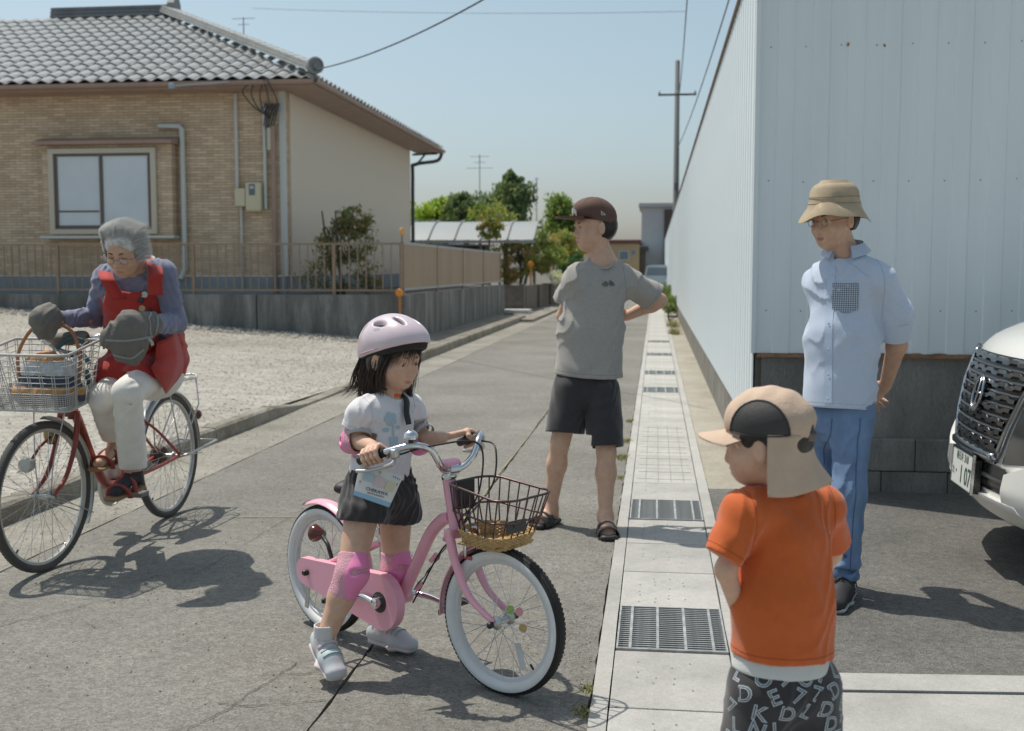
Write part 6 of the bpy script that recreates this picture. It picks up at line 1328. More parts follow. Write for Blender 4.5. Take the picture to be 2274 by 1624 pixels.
def strip_on(P_, wd, m, name, off=.002, bvx=None, dirn=None, th=.0016):
    dirn = -fwd if dirn is None else dirn; U_ = nrm(np.cross(dirn, (0, 0, 1))); A = snap([np.array(p) - U_ * wd for p in P_], bvx or bv, dirn, off); B_ = snap([np.array(p) + U_ * wd for p in P_], bvx or bv, dirn, off); V, F = [], []
    ok = [(a, b) for a, b in zip(A, B_) if a and b]
    for a, b in ok: V += [a, b]
    F = [(2 * i, 2 * i + 1, 2 * i + 3, 2 * i + 2) for i in range(len(ok) - 1)]
    return link_mesh(name, V, F, m, o if bvx is None else None, smooth=True) if F else None
c0 = nk + fwd * .12 - [0, 0, .04] - lat * .035; c1 = at(1858, 900, 4.78) + fwd * .16; PL = [c0 + (c1 - c0) * t for t in np.linspace(0, 1, 26)]
strip_on(PL, .016, mat('placket_blue', (.50, .60, .75), .85, var=.05, vscale=90), 'placket')
for t in (.05, .22, .40, .58, .76, .93):
    s = snap([c0 + (c1 - c0) * t], bv, -fwd, .0035)[0]
    if s: MB().lathe([(0, .0016), (.0045, .0014), (.0055, 0)], s, fwd, 10).build('button', mat('shirt_button', (.62, .66, .72), .3), o)
def check_mat():
    m = bpy.data.materials.new('check_pocket'); m.use_nodes = True; t = m.node_tree; b = t.nodes['Principled BSDF']; b.inputs['Roughness'].default_value = .85; tc = nd(t, 'ShaderNodeTexCoord')
    mp = nd(t, 'ShaderNodeMapping'); mp.inputs['Rotation'].default_value = (0, 0, math.atan2(lat[1], lat[0]) * -1); t.links.new(tc.outputs['Object'], mp.inputs['Vector']); sp = nd(t, 'ShaderNodeSeparateXYZ'); t.links.new(mp.outputs[0], sp.inputs[0]); fs_ = []
    for ax in ('X', 'Z'):
        a = nd(t, 'ShaderNodeMath', operation='MULTIPLY'); a.inputs[1].default_value = 720.0; t.links.new(sp.outputs[ax], a.inputs[0]); s = nd(t, 'ShaderNodeMath', operation='SINE'); t.links.new(a.outputs[0], s.inputs[0]); g_ = nd(t, 'ShaderNodeMath', operation='GREATER_THAN'); g_.inputs[1].default_value = 0.25; t.links.new(s.outputs[0], g_.inputs[0]); fs_.append(g_)
    ad = nd(t, 'ShaderNodeMath', operation='ADD'); t.links.new(fs_[0].outputs[0], ad.inputs[0]); t.links.new(fs_[1].outputs[0], ad.inputs[1]); rp = nd(t, 'ShaderNodeValToRGB'); rp.color_ramp.elements[0].color = (.10, .14, .21, 1); rp.color_ramp.elements[1].color = (.55, .6, .66, 1); dv = nd(t, 'ShaderNodeMath', operation='MULTIPLY'); dv.inputs[1].default_value = .5; t.links.new(ad.outputs[0], dv.inputs[0]); t.links.new(dv.outputs[0], rp.inputs[0]); t.links.new(rp.outputs[0], b.inputs['Base Color']); return m
pV = [(x, y, 0) for y in np.linspace(.062, -.045, 7) for x in np.linspace(-.050, .050, 7)]; pF = [(i * 7 + j, (i + 1) * 7 + j, (i + 1) * 7 + j + 1, i * 7 + j + 1) for i in range(6) for j in range(6)]
b = len(pV); pV += [(0, -.062, 0)]; pF += [(42 + i, 49, 43 + i) for i in range(6)]
decal('pocket', pV, pF, at(1880, 664, 4.58), lat, nrm(fwd + lat * .35), bv, check_mat(), o, .003)
# jeans
M_jean = mat('blue_denim', (0.15, 0.235, 0.385), 0.85, var=.20, vscale=14, bump=.2, bscale=300, stretch=(1, 1, .35))
jn = [('add', ec(at(1862, 870, 4.78), at(1862, 925, 4.78), (.116, .092), (.145, .118), lat), 0), ('add', rc(at(1892, 915, 4.72), knL, .084, .064), .04), ('add', rc(knL, at(1876, 1270, 4.69), .063, .056), .03), ('add', rc(at(1836, 915, 4.84), knR, .084, .064), .04), ('add', rc(knR, at(1802, 1250, 5.01), .063, .056), .03), ('disp', cloth(.0065, 40, 40, 30, 22))]
for z_, q in ((1262, .010), (1240, -.006), (1275, -.008)): jn.append(('add' if q > 0 else 'sub', rc(at(1842, z_, 4.62), at(1902, z_ - 8, 4.66), abs(q), abs(q)), .02))
jn += [slab(at(1874, 1288, 4.69), (0, 0, -1), .12, .06), slab(at(1802, 1262, 5.01), (0, 0, -1), .12, .06)]
o2 = sdf('jeans', jn, .0065, M_jean, bm_); bj = bvh_of(o2)
for P_ in ([at(1912, 930, 4.62), at(1905, 1000, 4.6), at(1898, 1100, 4.6), at(1890, 1200, 4.62), at(1885, 1270, 4.64)], [at(1858, 935, 4.6), at(1856, 1000, 4.6), at(1858, 1050, 4.6)]):
    S_ = [s for s in snap(bez(P_, 40), bj, -TC, .0008) if s]; 
    if len(S_) > 4: MB().tube(S_, .0022, 5).build('seam', mat('denim_seam', (.08, .13, .25), .85), o2, smooth=True)
def shoe(an, toe, p, m_up, m_sole, k=1.0, name='shoe', toe_m=None, lift=0.0, mlogo=None):
    d = nrm((np.array(toe) - an) * [1, 1, 0]); sd = np.cross(d, (0, 0, 1.)); g0 = np.array([0, 0, lift]); hl = np.array(an) - d * .05 * k; hl[2] = .045 * k; t_ = np.array(toe) + d * .015; t_[2] = .035 * k; mid = (hl + t_) / 2; mid[2] = .05 * k
    o_ = sdf(name, [('add', ec(hl, mid, (.034 * k, .045 * k), (.040 * k, .045 * k), sd), 0), ('add', ec(mid, t_ - d * .02 * k, (.042 * k, .042 * k), (.042 * k, .030 * k), sd), .03), ('add', rc(np.array(an) * [1, 1, 0] + [0, 0, .06 * k], np.array(an) * [1, 1, 0] + [0, 0, .105 * k], .04 * k, .037 * k), .035), ('cut', cut((0, 0, .018 * k), (0, 0, -1))), ('sub', rc(np.array(an) * [1, 1, 0] + [0, 0, .10 * k], np.array(an) * [1, 1, 0] + [0, 0, .2 * k], .032 * k, .04 * k), .004)], .0048, m_up, p)
    sdf('sole', [('add', ec(hl * [1, 1, 0] + [0, 0, .02 * k], mid * [1, 1, 0] + [0, 0, .02 * k], (.037 * k, .02), (.042 * k, .02), sd), 0), ('add', ec(mid * [1, 1, 0] + [0, 0, .02 * k], (t_ - d * .015 * k) * [1, 1, 0] + [0, 0, .02 * k], (.042 * k, .02), (.045 * k, .02), sd), .02), ('cut', cut((0, 0, .003), (0, 0, -1))), ('cut', cut((0, 0, .025 * k), (0, 0, 1)))], .0045, m_sole, o_)
    return o_, d, sd, bvh_of(o_)
M_shb = mat('black_mesh_shoe', (.03, .03, .032), .7, var=.3, vscale=120); M_sole = mat('pale_sole', (.48, .49, .48), .6)
for a, t_ in ((anL, toL), (anR, toR)):
    so, d, sd, bs = shoe(a, t_, bm_, M_shb, M_sole, 1.12); q = nrm(sd * (1 if sd @ TC > 0 else -1))
    Vt, Ft = text_mesh('S', .045, bold=.001); decal('shoe_emblem', Vt, Ft, np.array(a) * [1, 1, 0] + d * .02 + q * .03 + [0, 0, .065], -d * (1 if np.cross(-d, q)[2] < 0 else -1) if False else np.cross((0, 0, 1), q), q, bs, mat('shoe_grey_print', (.5, .51, .5), .5), so, .0015)
    for i in range(4): c = np.array(a) * [1, 1, 0] + d * (.045 + .018 * i); s = snap([c + sd * x for x in np.linspace(-.02, .02, 5)] , bs, (0, 0, -1), .0012, .2); s = [p_ for p_ in s if p_]; MB().tube([np.array(p_) for p_ in s], .0028, 5).build('lace', M_black, so, smooth=True) if len(s) > 2 else None
    s = snap([np.array(t_) * [1, 1, 0] - d * .012 + [0, 0, .1]], bs, (0, 0, -1), .001, .2)

# ------------------------------------------------------------------ old woman riding the red bicycle
T = LB; Z = np.array([0, 0, 1.])
ld = thing('person', 'grey-haired woman in red apron, blue-grey top and white trousers riding a bicycle', 'person', tuple(T(.4, 0, 0)))
lat = nrm(RT * .98 - TC * .12); fwd = nrm(TC * .96 - RT * .2)
H = Head(at(277, 557, 5.10), TC * .88 - RT * .10 - Z * .42, up=Z + TC * .3, k=.97)
nk = at(310, 598, 5.28); shR, shL = at(238, 618, 5.32), at(362, 608, 5.24); elR, wrR = at(208, 706, 5.42), at(128, 709, 5.20); elL, wrL = at(390, 716, 5.32), at(335, 722, 5.06)
pel = at(338, 800, 5.62); chest = at(302, 660, 5.34); hpL, hpR = at(362, 812, 5.60), at(312, 812, 5.62)
knL, anL = at(283, 872, 5.10), at(296, 1046, 5.34); knR, anR = at(228, 884, 5.22), at(258, 985, 5.60)
ops = head_ops(H) + [('add', rc(H(0, -.03, -.055), nk, .050, .056), .03), ('add', rc(shR, shL, .052, .052), .04), ('add', ec(chest, pel, (.13, .10), (.12, .10), lat), .05)] + arm_ops(shR, elR, wrR, .9) + arm_ops(shL, elL, wrL, .9)
ops += hand_ops(wrL, at(280, 745, 4.9) - wrL, Z, -lat, (.5, .9, .6), .80) + hand_ops(wrR, at(90, 712, 5.04) - wrR, Z, lat, (.5, .9, .6), .80) + leg_ops(hpL, knL, anL, .8) + leg_ops(hpR, knR, anR, .8)
ft = nrm(fwd + Z * -.1); toL, toR = anL + fwd * .16 - Z * .075, anR + fwd * .16 - Z * .075
ops += [('add', rc(anL, anL - fwd * .04 - Z * .05, .034, .026), .03), ('add', rc(anL - Z * .02, toL, .032, .026), .03), ('add', rc(anR, anR - fwd * .04 - Z * .05, .034, .026), .03), ('add', rc(anR - Z * .02, toR, .032, .026), .03)]
M_sock = mat('black_dotted_sock', (.02, .02, .022), .85, col2=(.05, .05, .055), vscale=120)
lf = lips_fn(H); lo, hi = H.box()
sdf('body', ops, .0075, [M_skin2, M_lip, M_sock], ld, fine=[(lo, hi, .0034)], mfn=lambda c: np.where(c[:, 2] < .42, 2, lf(c))); face_parts(H, ld, closed=True, brow=mat('grey_brow', (.07, .06, .055), .8)); specs(H, ld, mat('purple_wire_frame', (.16, .10, .13), .3, metal=.6), rx=.023, rz=.015, z0=-.008)
# swept-back grey hair
M_gh = mat('grey_hair', (0.56, 0.55, 0.52), 0.55, var=.4, vscale=50, bump=.25, bscale=120)
ho_ = sdf('hair', [('add', H.e(0, -.020, .042, .086, .106, .088), 0), ('add', H.e(0, -.050, .0, .082, .070, .085), .04), ('sub', H.e(0, .115, -.030, .078, .07, .092), .02), ('sub', rc(H(-.12, .035, -.045), H(.12, .035, -.045), .034, .034), .015), ('cut', cut(H(0, -.05, -.075), -H.U))], .0042, M_gh, ld)
hs = MB(); r = np.random.RandomState(31); roots = []
for q in np.linspace(-.075, .075, 18): roots.append([H(q * .9, .068 - abs(q) * .4, .095 - abs(q) * .15), H(q * 1.1, .03, .142 - abs(q) * .45), H(q * 1.2, -.05, .138 - abs(q) * .45), H(q * 1.15, -.115, .08 - abs(q) * .2)])
for q in (1, -1):
    for z in np.linspace(.09, -.04, 9): roots.append([H(q * .07, .045, z + .012), H(q * .094, .0, z + .005), H(q * .096, -.05, z - .01), H(q * .06, -.11, z - .03)])
strands(hs, roots, r, 34, .0048, .0006); hs.build('hair_strands', mat('silver_strand', (.62, .61, .58), .5), ho_, smooth=True)['kind'] = 'stuff'
# long-sleeved top
M_top = mat('blue_grey_knit', (0.20, 0.215, 0.31), 0.85, var=.08, vscale=60, bump=.2, bscale=260, sheen=.2)
tp = [('add', ec(chest, at(318, 740, 5.48), (.150, .122), (.150, .125), lat), 0), ('add', ec(at(318, 740, 5.48), pel, (.150, .125), (.17, .13), lat), .05), ('add', rc(at(250, 628, 5.32), at(350, 620, 5.26), .062, .062), .05), ('add', rc(nk - Z * .02, shR, .052, .06), .05), ('add', rc(nk - Z * .02, shL, .052, .06), .05)]
tp += [('add', rc(shR, elR, .054, .046), .02), ('add', rc(elR, wrR, .046, .036), .02), ('add', rc(shL, elL, .056, .050), .02), ('add', rc(elL, wrL, .050, .038), .02), ('disp', cloth(.0062, 62, 62, 48, 12)), ('sub', rc(nk - Z * .01 + fwd * .01, nk + Z * .12 + fwd * .06, .058, .07), .01)]
sdf('top', tp, .006, M_top, ld)
MB().tube([nk + Z * .004 + lat * .062 * math.cos(a) + (fwd * .056 - Z * .02) * math.sin(a) for a in np.linspace(0, 2 * math.pi, 26)[:-1]], .008, 6, closed=True).build('neckband', M_top, ld, smooth=True)
MB().tube(bez([nk + Z * .035 + lat * .055 - fwd * .02, nk + Z * .05 + lat * .03 - fwd * .05, nk + Z * .04 - lat * .04 - fwd * .045], 14), .014, 8, flat=.7).build('scarf', mat('pale_scarf', (.55, .55, .52), .85, var=.2, vscale=60), ld, smooth=True)
# apron: bib, straps, skirt
M_apr = mat('red_apron', (0.44, 0.035, 0.025), 0.85, var=.10, vscale=20, bump=.2, bscale=260, sheen=.2)
bN = nrm(fwd * .93 + Z * .25)
ap_ = [('add', ec(chest + fwd * .012, at(318, 740, 5.47), (.160, .140), (.164, .146), lat), 0), ('add', ec(at(318, 740, 5.47), at(335, 790, 5.58), (.164, .146), (.182, .155), lat), .05)]
bw0, bw1 = at(318, 640, 5.3), at(330, 700, 5.4)
top_l, top_r = at(262, 654, 5.18), at(345, 646, 5.14)
ap_ += [('cut', cut(chest - fwd * .01, -fwd)), slab((top_l + top_r) / 2, Z - lat * -.06, .3, .12), ('sub', rc(at(212, 640, 5.2), at(206, 725, 5.34), .042, .05), .01), ('sub', rc(at(390, 630, 5.15), at(400, 690, 5.25), .040, .03), .01)]
o = sdf('apron', ap_ + [('disp', cloth(.0035, 40, 40, 26, 33))], .006, M_apr, ld); bv = bvh_of(o)
for (a, b, c_) in [(top_l + lat * .0, at(240, 622, 5.20), at(236, 600, 5.34)), (top_r, at(349, 612, 5.14), at(342, 580, 5.28))]:
    mb = MB(); P_ = bez([a - Z * .02, (a + b) / 2 + fwd * .012, b + fwd * .012 + Z * .012, c_ + Z * .012, c_ - fwd * .10 - Z * .05], 24); V = []
    for p in P_: V += [p - lat * .032, p + lat * .032]
    mb.add(V, [(2 * i, 2 * i + 1, 2 * i + 3, 2 * i + 2) for i in range(len(P_) - 1)]); so = mb.build('apron_strap', M_apr, ld, smooth=True); md = so.modifiers.new('t', 'SOLIDIFY'); md.thickness = .005
sk = [('add', ec(at(330, 760, 5.50), at(338, 800, 5.60), (.166, .142), (.172, .148), lat), 0), ('add', ec(at(350, 803, 5.58), at(312, 842, 5.28), (.097, .105), (.080, .092), lat), .05), ('add', ec(at(310, 808, 5.60), at(252, 842, 5.34), (.097, .105), (.088, .094), lat), .05), ('add', ec(at(300, 800, 5.5), at(275, 820, 5.36), (.12, .09), (.10, .07), lat), .05)]
sk += [('disp', cloth(.006, 34, 34, 26, 37)), ('sub', rc(at(352, 830, 5.56), at(283, 882, 5.08), .090, .075), .006), ('sub', rc(at(308, 835, 5.58), at(226, 892, 5.2), .090, .075), .006), slab(at(300, 868, 5.3), -Z, .5, .2), ('sub', bxp(at(230, 850, 5.15), (.12, .12, .04), None, .01), .01)]
sdf('apron_skirt', sk, .0065, M_apr, ld)
fl = MB(); A = [at(392, 735, 5.40), at(408, 790, 5.46), at(404, 830, 5.46), at(372, 872, 5.42)]; B_ = [at(372, 752, 5.30), at(372, 790, 5.30), at(362, 835, 5.24), at(370, 876, 5.40)]; C_ = [at(350, 760, 5.24), at(345, 800, 5.24), at(338, 822, 5.18), at(366, 868, 5.38)]
PA, PB, PC = bez(A, 12), bez(B_, 12), bez(C_, 12); V = []
for a, b, c_ in zip(PA, PB, PC): V += [a, (a + b) / 2 + TC * .012, b, (b + c_) / 2 + TC * .012, c_]
n5 = len(PA); fl.add(V, [(5 * i + j, 5 * i + j + 1, 5 * i + 6 + j, 5 * i + 5 + j) for i in range(n5 - 1) for j in range(4)]); fo = fl.build('apron_corner', M_apr, ld, smooth=True); fo.modifiers.new('t', 'SOLIDIFY').thickness = .005
for (x, y, r_, c_) in [(320, 655, .0145, (.62, .61, .56)), (312.5, 667, .012, (.03, .035, .045)), (313.5, 686, .0145, (.50, .36, .19)), (326, 691, .0115, (.03, .035, .045))]:
    s = snap([at(x, y, 5.2)], bv, -TC, .004, .4)[0]
    if s: MB().lathe([(0, .004), (r_ * .75, .004), (r_, .0055), (r_, -.004)], s, nrm(TC + Z * .2), 18).build('button', mat('btn_%d' % int(x), c_, .45), o, smooth=True, autos=40)
# trousers
M_wtr = mat('off_white_cotton', (0.80, 0.78, 0.73), 0.85, var=.06, vscale=14, bump=.15, bscale=220)
tr = [('add', ec(at(338, 800, 5.62), at(338, 835, 5.60), (.155, .13), (.15, .12), lat), 0), ('add', rc(hpL, knL, .084, .066), .04), ('add', rc(knL + Z * .0, anL + Z * .012, .064, .064), .015), ('add', rc(hpR, knR, .084, .066), .04), ('add', rc(knR, anR + Z * .02, .064, .064), .015), ('disp', cloth(.0030, 44, 44, 30, 41))]
for (a, b) in [(at(262, 905, 5.0), at(320, 890, 5.16)), (at(262, 925, 5.0), at(322, 935, 5.16)), (at(268, 860, 5.0), at(315, 845, 5.1))]: tr.append(('sub', rc(a, b, .006, .003), .016))
tr += [slab(anL + Z * .015, -Z, .12, .06), slab(anR + Z * .02, -Z, .12, .06), ('sub', rc(anL + Z * .03, anL - Z * .05, .058, .060), .004), ('sub', rc(anR + Z * .03, anR - Z * .05, .058, .060), .004)]
sdf('trousers', tr, .0065, M_wtr, ld)
M_slip = mat('red_sandal', (.33, .07, .06), .6, var=.15, vscale=20)
for an, to in ((anL, toL), (anR, toR)):
    so_ = sdf('sandal', [('add', ec(an - fwd * .055 - Z * .088, to + fwd * .03 - Z * .022, (.035, .012), (.043, .012), lat), 0)], .005, mat('tan_insole', (.30, .17, .08), .7), ld)
    for q in (.42, .66): c = an * (1 - q) + (to + fwd * .03) * q - Z * .045; MB().tube([c + lat * .046 * math.cos(a) + (Z * .052 + fwd * (.02 if q > .5 else -.015)) * math.sin(a) for a in np.linspace(-.2, math.pi + .2, 14)], .014, 7, flat=.35).build('strap', M_slip, so_, smooth=True)

# ------------------------------------------------------------------ the girl
T = GB
gl_ = thing('person', 'little girl in lilac helmet, white T-shirt, black puffed shorts and pink pads straddling a bicycle', 'person', tuple(T(.30, 0, 0)))
fwd = T.f; lat = T.l
H = Head(at(873, 800, 3.92), RT * .74 + TC * .65 - Z * .17, k=.96)
nk = at(866, 882, 3.93); shR, shL = at(802, 918, 3.84), at(912, 906, 4.02); elR, elL = at(790, 978, 3.86), at(936, 976, 4.0)
gR, gL = T.t(.585, -.232, .766), T.t(.585, .232, .766)
wrR, wrL = at(827, 992, 3.74), at(982, 972, 3.90)
pel = at(842, 1085, 3.93); chest = at(858, 950, 3.93); hpR, hpL = at(808, 1118, 3.87), at(878, 1112, 3.99)
knR, anR = at(778, 1272, 3.80), at(722, 1420, 3.78); knL, anL = at(878, 1262, 4.02), at(853, 1392, 4.10)
anR[2] = max(anR[2], .10)
k = .66
ops = head_ops(H, 1.0) + [('add', rc(H(0, -.02, -.06), nk, .040, .042), .025), ('add', rc(shR, shL, .036, .036), .04), ('add', ec(chest, pel, (.085, .065), (.085, .07), lat), .04)]
ops += [('add', rc(shR, elR, .031, .029), .02), ('add', rc(elR, wrR, .030, .0215), .015), ('add', rc(shL, elL, .031, .029), .02), ('add', rc(elL, wrL, .030, .0215), .015)]
ops += [('add', rc(hpR, knR, .062, .043), .03), ('add', rc(knR, knR + (anR - knR) * .35, .042, .044), .02), ('add', rc(knR + (anR - knR) * .35, anR, .044, .029), .02), ('add', rc(hpL, knL, .062, .043), .03), ('add', rc(knL, knL + (anL - knL) * .35, .042, .044), .02), ('add', rc(knL + (anL - knL) * .35, anL, .044, .029), .02)]
# hands closed round the grips: palm over the bar, fingers curling in front and below, thumb inside
def grip_hand(wr, gc, axis, kk):
    ax_ = nrm(axis); wr, gc = np.array(wr), np.array(gc); up_ = nrm(Z - ax_ * (Z @ ax_)); ou = nrm(np.cross(ax_, up_)); ou = ou if (gc - wr) @ ou > 0 else -ou; o_ = []
    rb = .0155; top = gc + up_ * (rb + .009); o_.append(('add', ec(wr + (top - wr) * .25, top - ou * .006, (.021, .013), (.030, .011), ax_), .014))
    for j, off in enumerate((-.0255, -.0085, .0085, .0250)):
        c = gc + ax_ * off; R_ = rb + .0065; pts = [c + ou * R_ * 1.15 * math.sin(a) + up_ * R_ * 1.1 * math.cos(a) for a in (.15, .95, 1.75, 2.5, 3.2)]
        for i in range(4): o_.append(('add', rc(pts[i], pts[i + 1], .0083 - .0005 * i, .0079 - .0005 * i), .0022))
    return o_, ax_, up_, ou, top
axR = T.t(.625, -.217, .779) - T.t(.535, -.247, .747); axL = T.t(.625, .217, .779) - T.t(.535, .247, .747)
oR_, aR, uR, ouR, topR = grip_hand(wrR, gR, axR, k); oL_, aL, uL, ouL, topL = grip_hand(wrL, gL, axL, k)
ops += oR_ + oL_
for a_, u_, o_, tp_, gc in ((aR, uR, ouR, topR, gR), (aL, uL, ouL, topL, gL)):
    b = tp_ + a_ * .026 - o_ * .012; m_ = gc + a_ * .042 - o_ * .020 + u_ * .004; e_ = gc + a_ * .048 - o_ * .004 - u_ * .018; ops += [('add', rc(b, m_, .0105, .009), .008), ('add', rc(m_, e_, .0088, .0072), .004)]
lo, hi = H.box(); sdf('body', ops, .0062, [M_skin, M_lip], gl_, fine=[(lo, hi, .0028), (gR - .075, gR + .075, .0026), (gL - .075, gL + .075, .0026)], mfn=lips_fn(H, .0155)); face_parts(H, gl_, look=0.0, es=1.12, bw=.62, bz=.003, brow=mat('soft_brow', (.16, .09, .06), .8))
# hair
M_gh2 = mat('dark_brown_hair', (0.032, 0.019, 0.014), 0.38, spec=.6)
hb_ = sdf('hair', [('add', H.e(0, -.022, .030, .084, .098, .094), 0), ('add', rc(H(0, -.055, -.02), H(.0, -.080, -.12), .066, .048), .03), ('add', rc(H(.066, -.03, -.02), H(.060, -.03, -.13), .024, .016), .02), ('add', rc(H(-.066, -.03, -.02), H(-.060, -.03, -.13), .024, .016), .02), ('sub', H.e(0, .105, -.015, .095, .085, .105), .02), ('sub', rc(H(-.13, .012, -.012), H(.13, .012, -.012), .030, .030), .012)], .005, M_gh2, gl_)
hs = MB(); r = np.random.RandomState(17); roots = []
for q in np.linspace(-.07, .07, 9): roots.append([H(q, -.085, .0), H(q * 1.15, -.105, -.07), H(q * 1.2, -.110 - .02 * abs(q), -.118), H(q * 1.4, -.135, -.142)])
for sg in (1, -1):
    for q in np.linspace(-.06, -.005, 5): roots.append([H(sg * .074, q, -.005), H(sg * .084, q - .005, -.065), H(sg * .080, q + .002, -.11), H(sg * .082, q + .012, -.140)])
    for q in (0, 1, 2): roots.append([H(sg * .06, .05 - .01 * q, .045), H(sg * (.076 + .002 * q), .048 - .012 * q, .005), H(sg * .079, .035 - .01 * q, -.045), H(sg * .07, .03 - .008 * q, -.105)])
roots += [[H(.07, -.06, -.09), H(.075, -.075, -.13), H(.07, -.05, -.165), H(.06, -.01, -.185)], [H(-.07, -.06, -.09), H(-.075, -.075, -.13), H(-.07, -.05, -.165), H(-.06, -.01, -.185)], [H(-.05, .05, -.1), H(-.06, .045, -.14), H(-.05, .06, -.165), H(-.035, .075, -.16)]]
strands(hs, roots, r, 34, .0062, .0011, 12); hs.build('hair_strands', M_gh2, hb_, smooth=True)['kind'] = 'stuff'
fr_ = MB(); roots = []
for q in np.linspace(-.055, .055, 12): roots.append([H(q * .9, .066, .078), H(q * 1.0, .090 - abs(q) * .3, .062), H(q * 1.10 + .004, .0945 - abs(q) * .40, .040), H(q * 1.22 + .008, .0945 - abs(q) * .42, .014 + .010 * math.sin(q * 60) - .25 * abs(q))])
strands(fr_, roots, r, 16, .0042, .0008, 9); fr_.build('fringe', M_gh2, hb_, smooth=True)['kind'] = 'stuff'
# helmet
M_hel = mat('lilac_shell', (0.70, 0.58, 0.63), 0.3, coat=.5, var=.06, vscale=9); M_lin = mat('dark_foam', (.022, .021, .021), .8, bump=.3, bscale=200)
HE = Head(H(0, -.010, .060), H.F + Z * .34, k=1.0)
hel = [('add', HE.e(0, -.008, .004, .101, .128, .098), 0), ('add', HE.e(0, .055, -.005, .085, .085, .06), .04), ('add', HE.e(0, -.075, -.03, .078, .062, .06), .03), ('cut', cut(HE(0, 0, -.028), -HE.U + HE.F * .10)), ('sub', HE.e(0, -.008, -.02, .088, .112, .085), .003)]
for q in (1, -1):
    for (x, y, z, rx, ry, rz) in [(.034, .078, .062, .0075, .030, .03), (.070, .022, .062, .0085, .030, .03), (.066, -.062, .048, .008, .026, .03)]: hel.append(('sub', HE.e(q * x, y, z, rx, ry, rz), .006))
ho = sdf('helmet', hel, .0042, M_hel, gl_)
sdf('helmet_liner', [('add', HE.e(0, -.008, .0, .0935, .1205, .086), 0), ('add', HE.e(0, .05, -.008, .078, .08, .055), .04), ('add', HE.e(0, -.075, -.033, .074, .058, .056), .03), ('cut', cut(HE(0, 0, -.046), -HE.U + HE.F * .10)), ('sub', HE.e(0, -.008, -.035, .083, .104, .085), .003)], .0046, M_lin, ho)
bh = bvh_of(ho)
s = snap([HE(.0, 0, 0)], bh, -TC, .001, .4)
ov = MB(); ov.add([(.012 * math.cos(a), .005 * math.sin(a), 0) for a in np.linspace(0, 2 * math.pi, 13)[:-1]], [tuple(range(12))])
decal('helmet_badge', ov.v, ov.f, at(833, 716, 3.80), RT - Z * .3, TC * .7 + Z * .5, bh, mat('silver_badge', (.5, .51, .5), .4), ho, .001)
MB().tube([HE(.1015 * math.cos(a) * 1.0, -.008 + .129 * math.sin(a), -.020 + .010 * math.sin(a)) for a in np.linspace(0, 2 * math.pi, 60)[:-1]], .0022, 5, closed=True).build('shell_edge', mat('lilac_trim', (.55, .38, .47), .4), ho, smooth=True)
st_ = MB()
for sg in (1, -1):
    for y in (.03, -.045): P_ = bez([H(sg * .083, y, .03), H(sg * .081, y * .5, -.03), H(sg * .062, .015, -.085), H(sg * .012, .035, -.118)], 14); st_.tube(P_, .0065, 6, flat=.25, side=tuple(H.F))
st_.tube(bez([H(-.012, .045, -.114), H(-.014, .075, -.128), nk + fwd * .088 - Z * .045, nk + fwd * .100 - Z * .085], 12), .0115, 6, flat=.25, side=tuple(H.X)); st_.build('chin_strap', M_black, ho, smooth=True)
MB().box(H(.012, .05, -.116), (.026, .014, .014), H.M, .004).build('strap_buckle', mat('orange_buckle', (.70, .12, .03), .5), ho)
# T-shirt
M_wt = mat('white_tee', (0.76, 0.74, 0.76), 0.85, var=.03, vscale=40, bump=.15, bscale=320, sheen=.2)
ts = [('add', ec(chest + Z * .02, pel + Z * .035, (.108, .080), (.112, .090), lat), 0), ('add', rc(shR, shL, .043, .043), .05), ('add', rc(nk - Z * .012, shR, .036, .042), .03), ('add', rc(nk - Z * .012, shL, .036, .042), .03), ('add', rc(shR, at(788, 950, 3.85), .041, .043), .014), ('add', rc(shL, at(928, 938, 4.02), .041, .043), .014), ('disp', cloth(.0048, 60, 60, 40, 51)), slab(at(788, 950, 3.85), elR - shR, .08, .05), slab(at(928, 938, 4.02), elL - shL, .08, .05), ('sub', rc(nk + Z * .0, nk + Z * .1 + fwd * .02, .043, .05), .008), ('sub', ec(pel + Z * .03, pel - Z * .1, (.10, .078), (.11, .085), lat), .006), slab(pel + Z * .026, -Z, .25, .1)]
o = sdf('t_shirt', ts, .0048, M_wt, gl_); bv = bvh_of(o)
M_ws = mat('white_seam', (.52, .50, .52), .9); seam(o, at(788, 950, 3.85) - nrm(elR - shR) * .014, elR - shR, M_ws, 'cuff_stitch', .07, .0009); seam(o, at(806, 916, 3.84), nrm(lat), M_ws, 'armhole_seam', .06, .0009)
M_aq = mat('aqua_print', (.42, .56, .62), .8); mk = MB()
for i in range(5):
    a = 2 * math.pi * i / 5 + .6; mk.add([(.014 * math.cos(a) + .011 * math.cos(b), .030 + .014 * math.sin(a) + .011 * math.sin(b), 0) for b in np.linspace(0, 2 * math.pi, 11)[:-1]], [tuple(range(10))])
mk.add([(.006 + x, y - .010, 0) for x, y in ((-.002, .02), (.004, .02), (.006, -.02), (.001, -.02))], [(0, 1, 2, 3)]); mk.add([(.008 + x, -.05 + y, 0) for x, y in ((-.017, .019), (.017, .019), (.014, -.02), (-.014, -.02))], [(0, 1, 2, 3)]); mk.add([(-.016 + .013 * math.cos(b), -.006 + .007 * math.sin(b), 0) for b in np.linspace(0, 2 * math.pi, 11)[:-1]], [tuple(range(10))]); mk.add([(.026 + .010 * math.cos(b), .0 + .007 * math.sin(b), 0) for b in np.linspace(0, 2 * math.pi, 11)[:-1]], [tuple(range(10))])
decal('shirt_print', mk.v, mk.f, at(877, 952, 3.83), lat * -1 if lat @ RT < 0 else lat, fwd, bv, M_aq, o, .0018)
